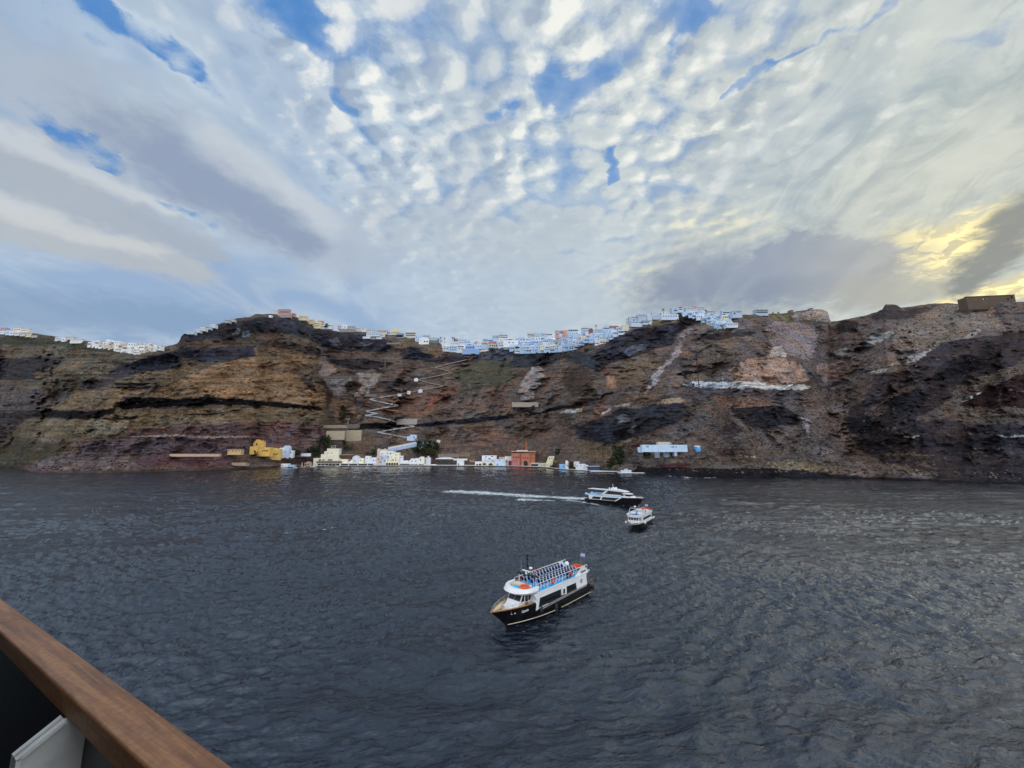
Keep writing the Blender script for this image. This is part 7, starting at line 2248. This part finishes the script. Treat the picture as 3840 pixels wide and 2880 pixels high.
def tree(px, py, wpx, hpx, label, mat=M_LEAF, off=2.0, n=260, name='tree', cat='tree', trunk=0.3, Y=None, z=None, group=None):
    p = TG(px, py, off) if Y is None else PY(px, py, Y)
    if z is not None: p.z = z
    q = p.y / FPX
    w, h = wpx * q / 2, hpx * q
    e = empty(name, p); tag(e, label, cat, group)
    m = MB()
    m.tube([(0, 0, -1), (w * .05, 0, h * trunk), (-w * .04, 0, h * .7)], max(.12, w * .09), M_BARK, 6, r2=max(.05, w * .03))
    for k in range(4):
        a = k * 1.7 + 0.4
        m.tube([(0, 0, h * trunk), (math.cos(a) * w * .35, math.sin(a) * w * .3, h * (.55 + .08 * k))], max(.06, w * .035), M_BARK, 4)
    m.build('trunk', None, e)
    m = MB()
    clumps = []
    for k in range(11):
        a = rp_.uniform(0, 6.28); r = rp_.uniform(.15, .75); zz = rp_.uniform(trunk * .9, .88)
        rr = math.sqrt(max(.05, 1 - ((zz - .5) * 1.8) ** 2))
        clumps.append((math.cos(a) * r * w * rr, math.sin(a) * r * w * rr * .8, zz * h, rp_.uniform(.22, .42)))
    for k in range(n):
        cx, cy, cz, cr = rp_.choice(clumps)
        v = Vector((rp_.gauss(0, 1), rp_.gauss(0, 1), rp_.gauss(0, 1))).normalized() * rp_.uniform(.55, 1.0)
        c = Vector((cx + v.x * cr * w, cy + v.y * cr * w * .8, cz + v.z * cr * h * .42))
        s = rp_.uniform(.05, .11) * w + .12
        a1 = Vector((rp_.gauss(0, 1), rp_.gauss(0, 1), rp_.gauss(0, .6))).normalized() * s
        b1_ = a1.cross(Vector((rp_.gauss(0, 1), rp_.gauss(0, 1), rp_.gauss(0, 1)))).normalized() * s
        m.add([c - a1 - b1_, c + a1 - b1_ * .6, c + a1 * .8 + b1_, c - a1 * .7 + b1_ * 1.1], [(0, 1, 2, 3)], mat)
    m.build('crown', None, e)
    return e


def palm(px, py, hpx, label, off=1.5, Y=None, z=None):
    p = TG(px, py, off) if Y is None else PY(px, py, Y)
    if z is not None: p.z = z
    q = p.y / FPX; h = hpx * q
    e = empty('palm_tree', p); tag(e, label, 'palm tree')
    m = MB(); m.tube([(0, 0, -1), (.15, 0, h * .5), (0, 0, h * .85)], .38, M_BARK, 6, r2=.28); m.build('trunk', None, e)
    m = MB(); L = max(2.2, h * .28)
    for k in range(15):
        a = k * 2.399; up = .9 - (k / 15) * 1.5
        pts = [Vector((0, 0, h * .85))]
        for s in (1, 2, 3, 4):
            t = s / 4
            pts.append(Vector((math.cos(a) * L * t, math.sin(a) * L * t, h * .85 + L * (up * t - .75 * t * t))))
        for s in range(4):
            sd = Vector((-math.sin(a), math.cos(a), 0)) * (.42 * (1 - .2 * s))
            m.add([pts[s] - sd, pts[s] + sd, pts[s + 1] + sd * .8, pts[s + 1] - sd * .8], [(0, 1, 2, 3)], M_LEAF)
    m.build('fronds', None, e)


def Zc(o, x, y): return (o + K * x, 1100 + K * y)


tree(1283, 1572, 40, 52, 'big dark bush alone in the gully below the middle pylon', n=380, trunk=.05)
tree(1333, 1508, 16, 22, 'small dark bush at the top of the gully', n=160, trunk=.05)
tree(1337, 1562, 12, 14, 'little dark bush right of the big gully bush', n=120, trunk=.05)
tree(1186, 1722, 42, 76, 'tall dark pine, left one of the pines beside the castle-like house', n=420)
tree(1212, 1700, 44, 66, 'dark pine directly behind the castle-like house', n=420)
tree(1162, 1716, 36, 42, 'lower dark pine left of the tall dark pine', n=320)
tree(1228, 1662, 26, 32, 'dark tree under the left tan retaining wall', n=240)
tree(1294, 1694, 30, 48, 'slim dark tree below the right tan retaining wall', n=360)
tree(1318, 1690, 16, 22, 'small olive bush right of the slim dark tree', M_OLIVE, n=140)
tree(1115, 1708, 40, 22, 'wide flat-topped dark tree right of the yellow mansion group', n=300, trunk=.2)
tree(958, 1712, 18, 20, 'dark tree in front of the yellow mansion', n=200, off=9)
tree(918, 1692, 16, 20, 'small dark tree left of the yellow mansion', n=160, off=1)
tree(1402, 1704, 30, 18, 'dark thorny bush above the white harbour houses', n=220, trunk=.05)
tree(1377, 1706, 18, 12, 'yellow green bush left of the thorny dark one', M_OLIVE, n=140, trunk=.05)
for (x, y, w, h, lb) in ((1560, 1704, 46, 34, 'leftmost dark tree of the grove above the vault houses'), (1590, 1712, 50, 46, 'large middle tree of the grove above the vault houses'),
                         (1622, 1716, 46, 48, 'rightmost dark tree of the grove, above the low white wall'), (1600, 1684, 40, 34, 'upper dark tree of the grove beside the blue house'),
                         (1634, 1690, 34, 36, 'dark tree at the upper right of the grove'), (1574, 1676, 28, 24, 'small tree of the grove left of the blue house')):
    tree(x, y, w, h, lb, n=380, off=4)
tree(1600, 1650, 30, 22, 'olive bush on the slope above the grove', M_OLIVE, n=180, trunk=.05)
tree(2320, 1736, 62, 76, 'broad dark bush climbing the slope right of the harbour', n=620, trunk=.03)
tree(2292, 1750, 40, 34, 'dark bush at the foot of the broad one', n=300, trunk=.03)
tree(2424, 1716, 36, 30, 'dark bush under the left end of the hillside building', n=280, trunk=.05)
tree(2143, 1756, 28, 26, 'round green bush between the light blue and white houses', M_OLIVE, n=320, off=12, trunk=.1)
tree(2090, 1702, 30, 20, 'dark green bush on the slope above the light blue house', n=220, trunk=.05)
tree(2042, 1732, 24, 26, 'dry golden tree left of the tilted cream house', M_DRY, n=260, off=3)
tree(2082, 1744, 26, 18, 'dry golden bush right of the tilted cream house', M_DRY, n=200, trunk=.05)
tree(2306, 1758, 22, 12, 'dry bush on the shore by the bathing platform', M_DRY, n=140, trunk=.05, off=3)
tree(1190, 1742, 20, 18, 'bright green shrub at the left end of the arcade', M_OLIVE, n=200, off=5)
for k_, (x, lb) in enumerate(((1199, 'left one of three clipped round trees on the terrace'), (1212, 'middle one of three clipped round trees on the terrace'), (1203 + 3 * 10, 'right one of three clipped round trees on the terrace'))):
    tree(x, 1730, 12, 8, lb, M_LEAF, n=110, Y=QY(x, 14))
tree(1222, 1232, 20, 22, 'round dark tree on the ridge among the yellow and white houses', n=260, off=0)
tree(1644, 1284, 10, 14, 'dark cypress left of the ridge palms', n=120, off=0)
tree(1655, 1284, 8, 10, 'small cypress between the ridge palms', n=100, off=0)
tree(1937, 1322, 26, 24, 'dark tree below the big plain white building', n=240)
tree(2078, 1320, 24, 16, 'dark tree at the foot of the central town', n=200)
tree(1893, 1352, 20, 12, 'dark bush on the pale blue rock face', n=140, trunk=.05)
tree(2200, 1318, 40, 14, 'wide green bush in the hollow of the town', M_OLIVE, n=240, trunk=.05)
tree(2232, 1292, 14, 12, 'dark tree by the white kiosk in the hollow', n=120)
tree(2898, 1178, 12, 8, 'small reddish bush right of the lone white building', M_DRY, n=90, trunk=.05, off=0)
tree(2920, 1177, 12, 9, 'small reddish bush on the crest, second right of the lone building', M_DRY, n=90, trunk=.05, off=0)
for (x, y, h, lb) in ((1652, 1284, 24, 'tallest palm of the left ridge group'), (1667, 1283, 20, 'second palm of the left ridge group'), (1697, 1284, 24, 'left palm of the pair beside the pink brown house'), (1703, 1284, 21, 'right palm of the pair beside the pink brown house'),
                      (2236, 1240, 26, 'lone palm on the skyline left of the big dome'), (2488, 1180, 26, 'palm on the skyline near the highest houses'), (2477, 1190, 18, 'short palm in front of the skyline palm')):
    palm(x, y, h, lb, off=0)
palm(1900, 1748, 22, 'palm on the quay in front of the bluish white house', Y=QY(1900, 6), z=QZ)
palm(1933, 1748, 26, 'palm on the quay in front of the terracotta factory', Y=QY(1933, 6), z=QZ)
tree(1390, 1300, 22, 10, 'dark shrubs at the top of the basalt band on the rim', n=160, trunk=.05)
tree(2060, 1320, 18, 12, 'dark shrub left of the tree at the foot of the town', n=120, trunk=.05)

# ---- scrub on the slopes: nobody could count it
npr = np.random.default_rng(77)


def scatter(name, label, N, mats, smin, smax, want, flat=0.6):
    jj = npr.integers(6, NVT - 2, N * 4); ii = npr.integers(160, NXT - 160, N * 4)
    pr = want(ii, jj)
    keep = npr.random(N * 4) < pr
    ii, jj = ii[keep][:N], jj[keep][:N]
    n = len(ii)
    P0 = TP[jj, ii] + (TP[jj, ii + 1] - TP[jj, ii]) * npr.random((n, 1)) + (TP[jj + 1, ii] - TP[jj, ii]) * npr.random((n, 1))
    s = npr.uniform(smin, smax, n) * np.exp(npr.normal(0, .25, n))
    nv = 7
    a = npr.uniform(0, 6.28, n)
    V_ = np.zeros((n, nv, 3))
    for k in range(5):
        r = s * npr.uniform(.7, 1.25, n)
        V_[:, k, 0] = np.cos(a + k * 1.2566) * r; V_[:, k, 1] = np.sin(a + k * 1.2566) * r
        V_[:, k, 2] = s * npr.uniform(.0, .5, n) * flat
    V_[:, 5, 2] = s * npr.uniform(.8, 1.4, n) * flat; V_[:, 5, 0] = s * npr.normal(0, .3, n)
    V_[:, 6, 2] = -s * .6
    V_ += P0[:, None, :]
    V_[:, :, 2] += (s * .15)[:, None]
    tri = np.array([(k, (k + 1) % 5, 5) for k in range(5)] + [((k + 1) % 5, k, 6) for k in range(5)])
    F = (tri[None] + (np.arange(n) * nv)[:, None, None]).reshape(-1, 3)
    me = bpy.data.meshes.new(name)
    me.vertices.add(n * nv); me.vertices.foreach_set('co', V_.astype(np.float32).ravel())
    me.loops.add(len(F) * 3); me.loops.foreach_set('vertex_index', F.astype(np.int32).ravel())
    me.polygons.add(len(F)); me.polygons.foreach_set('loop_start', (np.arange(len(F)) * 3).astype(np.int32)); me.polygons.foreach_set('loop_total', np.full(len(F), 3, np.int32))
    mi = np.repeat(npr.integers(0, len(mats), n), 10)
    for q in mats: me.materials.append(q)
    me.polygons.foreach_set('material_index', mi.astype(np.int32))
    me.update(calc_edges=True)
    o = bpy.data.objects.new(name, me); C.objects.link(o)
    tag(o, label, None, None, 'stuff')
    return o


M_S1 = leaf_mat('scrub_dark', (0.045, 0.042, 0.026), (0.085, 0.075, 0.045))
M_S2 = leaf_mat('scrub_straw', (0.16, 0.12, 0.065), (0.26, 0.20, 0.11))
M_S3 = leaf_mat('scrub_brown', (0.06, 0.043, 0.030), (0.11, 0.078, 0.05))
M_B1 = paint(s2l((84, 76, 76)), 0.95, 0.25, 0.3); M_B2 = paint(s2l((104, 95, 92)), 0.95, 0.15, 0.3); M_B3 = paint(s2l((56, 50, 52)), 0.95, 0.25, 0.3)
lastk = len(REG) - 3
den = fbm(np.arange(NXT)[None, :] / 14.0 + np.zeros((NVT, 1)), np.arange(NVT)[:, None] / 16.0 + np.zeros((1, NXT)), 601, 3)
scatter('scrub', 'low dry scrub dotted over the slopes', 22000, [M_S1, M_S1, M_S2, M_S3, M_S3], .4, 1.0, lambda i, j: np.where((TS[j, i] < 1.3) & (TK[j, i] < lastk), np.clip(.45 + 1.2 * den[j, i], 0.05, 1), .04) * np.clip(TC[j, i].mean(-1) * 16, 0, 1) ** 2)
scatter('boulders', 'loose boulders and rubble on the slopes and shore', 6000, [M_B1, M_B2, M_B3, M_B3], .4, 1.3, lambda i, j: np.where(TK[j, i] < lastk, np.clip(.12 - 1.2 * den[j, i] + (j < 16) * .9, 0.02, 1), 0), 0.9)

# ---- boats moored at the quay
def moored(px, o, L, rz, hm, lb, **k):
    Yq = QY(px, o); z_lo, z_hi = 1740.0, 1790.0
    for _ in range(30):
        md = (z_lo + z_hi) / 2
        if PY(px, md, Yq).z > 0: z_lo = md
        else: z_hi = md
    return small_boat(px, z_lo, L, rz, hm, lb, **k)


moored(1270, -5, 25, R(178), M_WHITE, 'long white motor yacht moored in front of the white arcade', cabin=M_DKGREY)
moored(1366, -4, 12, R(4), paint((0.02, 0.03, 0.07), 0.4, 0.1, 1.0), 'navy blue launch moored at the middle of the quay', cabin=M_WHITE)
moored(1076, -5, 9, R(175), M_WHITE, 'small white boat moored below the blue waiting room', canopy=M_LBLUE)
moored(1060, -3, 6, R(170), paint(s2l((176, 140, 110)), .5, .1, 1), 'little wooden rowing boat moored at the left end of the quay')
moored(1122, -8, 13, R(3), paint(s2l((170, 86, 50)), .5, .15, 1), 'orange brown wooden caique moored left of the white speedboat', cabin=M_CREAM)
moored(1185, -6, 12, R(176), M_WHITE, 'white speedboat moored at the end of the left quay', cabin=M_WHITE)
moored(1100, -6, 6, R(8), M_WHITE, 'small open white dinghy behind the orange brown caique')
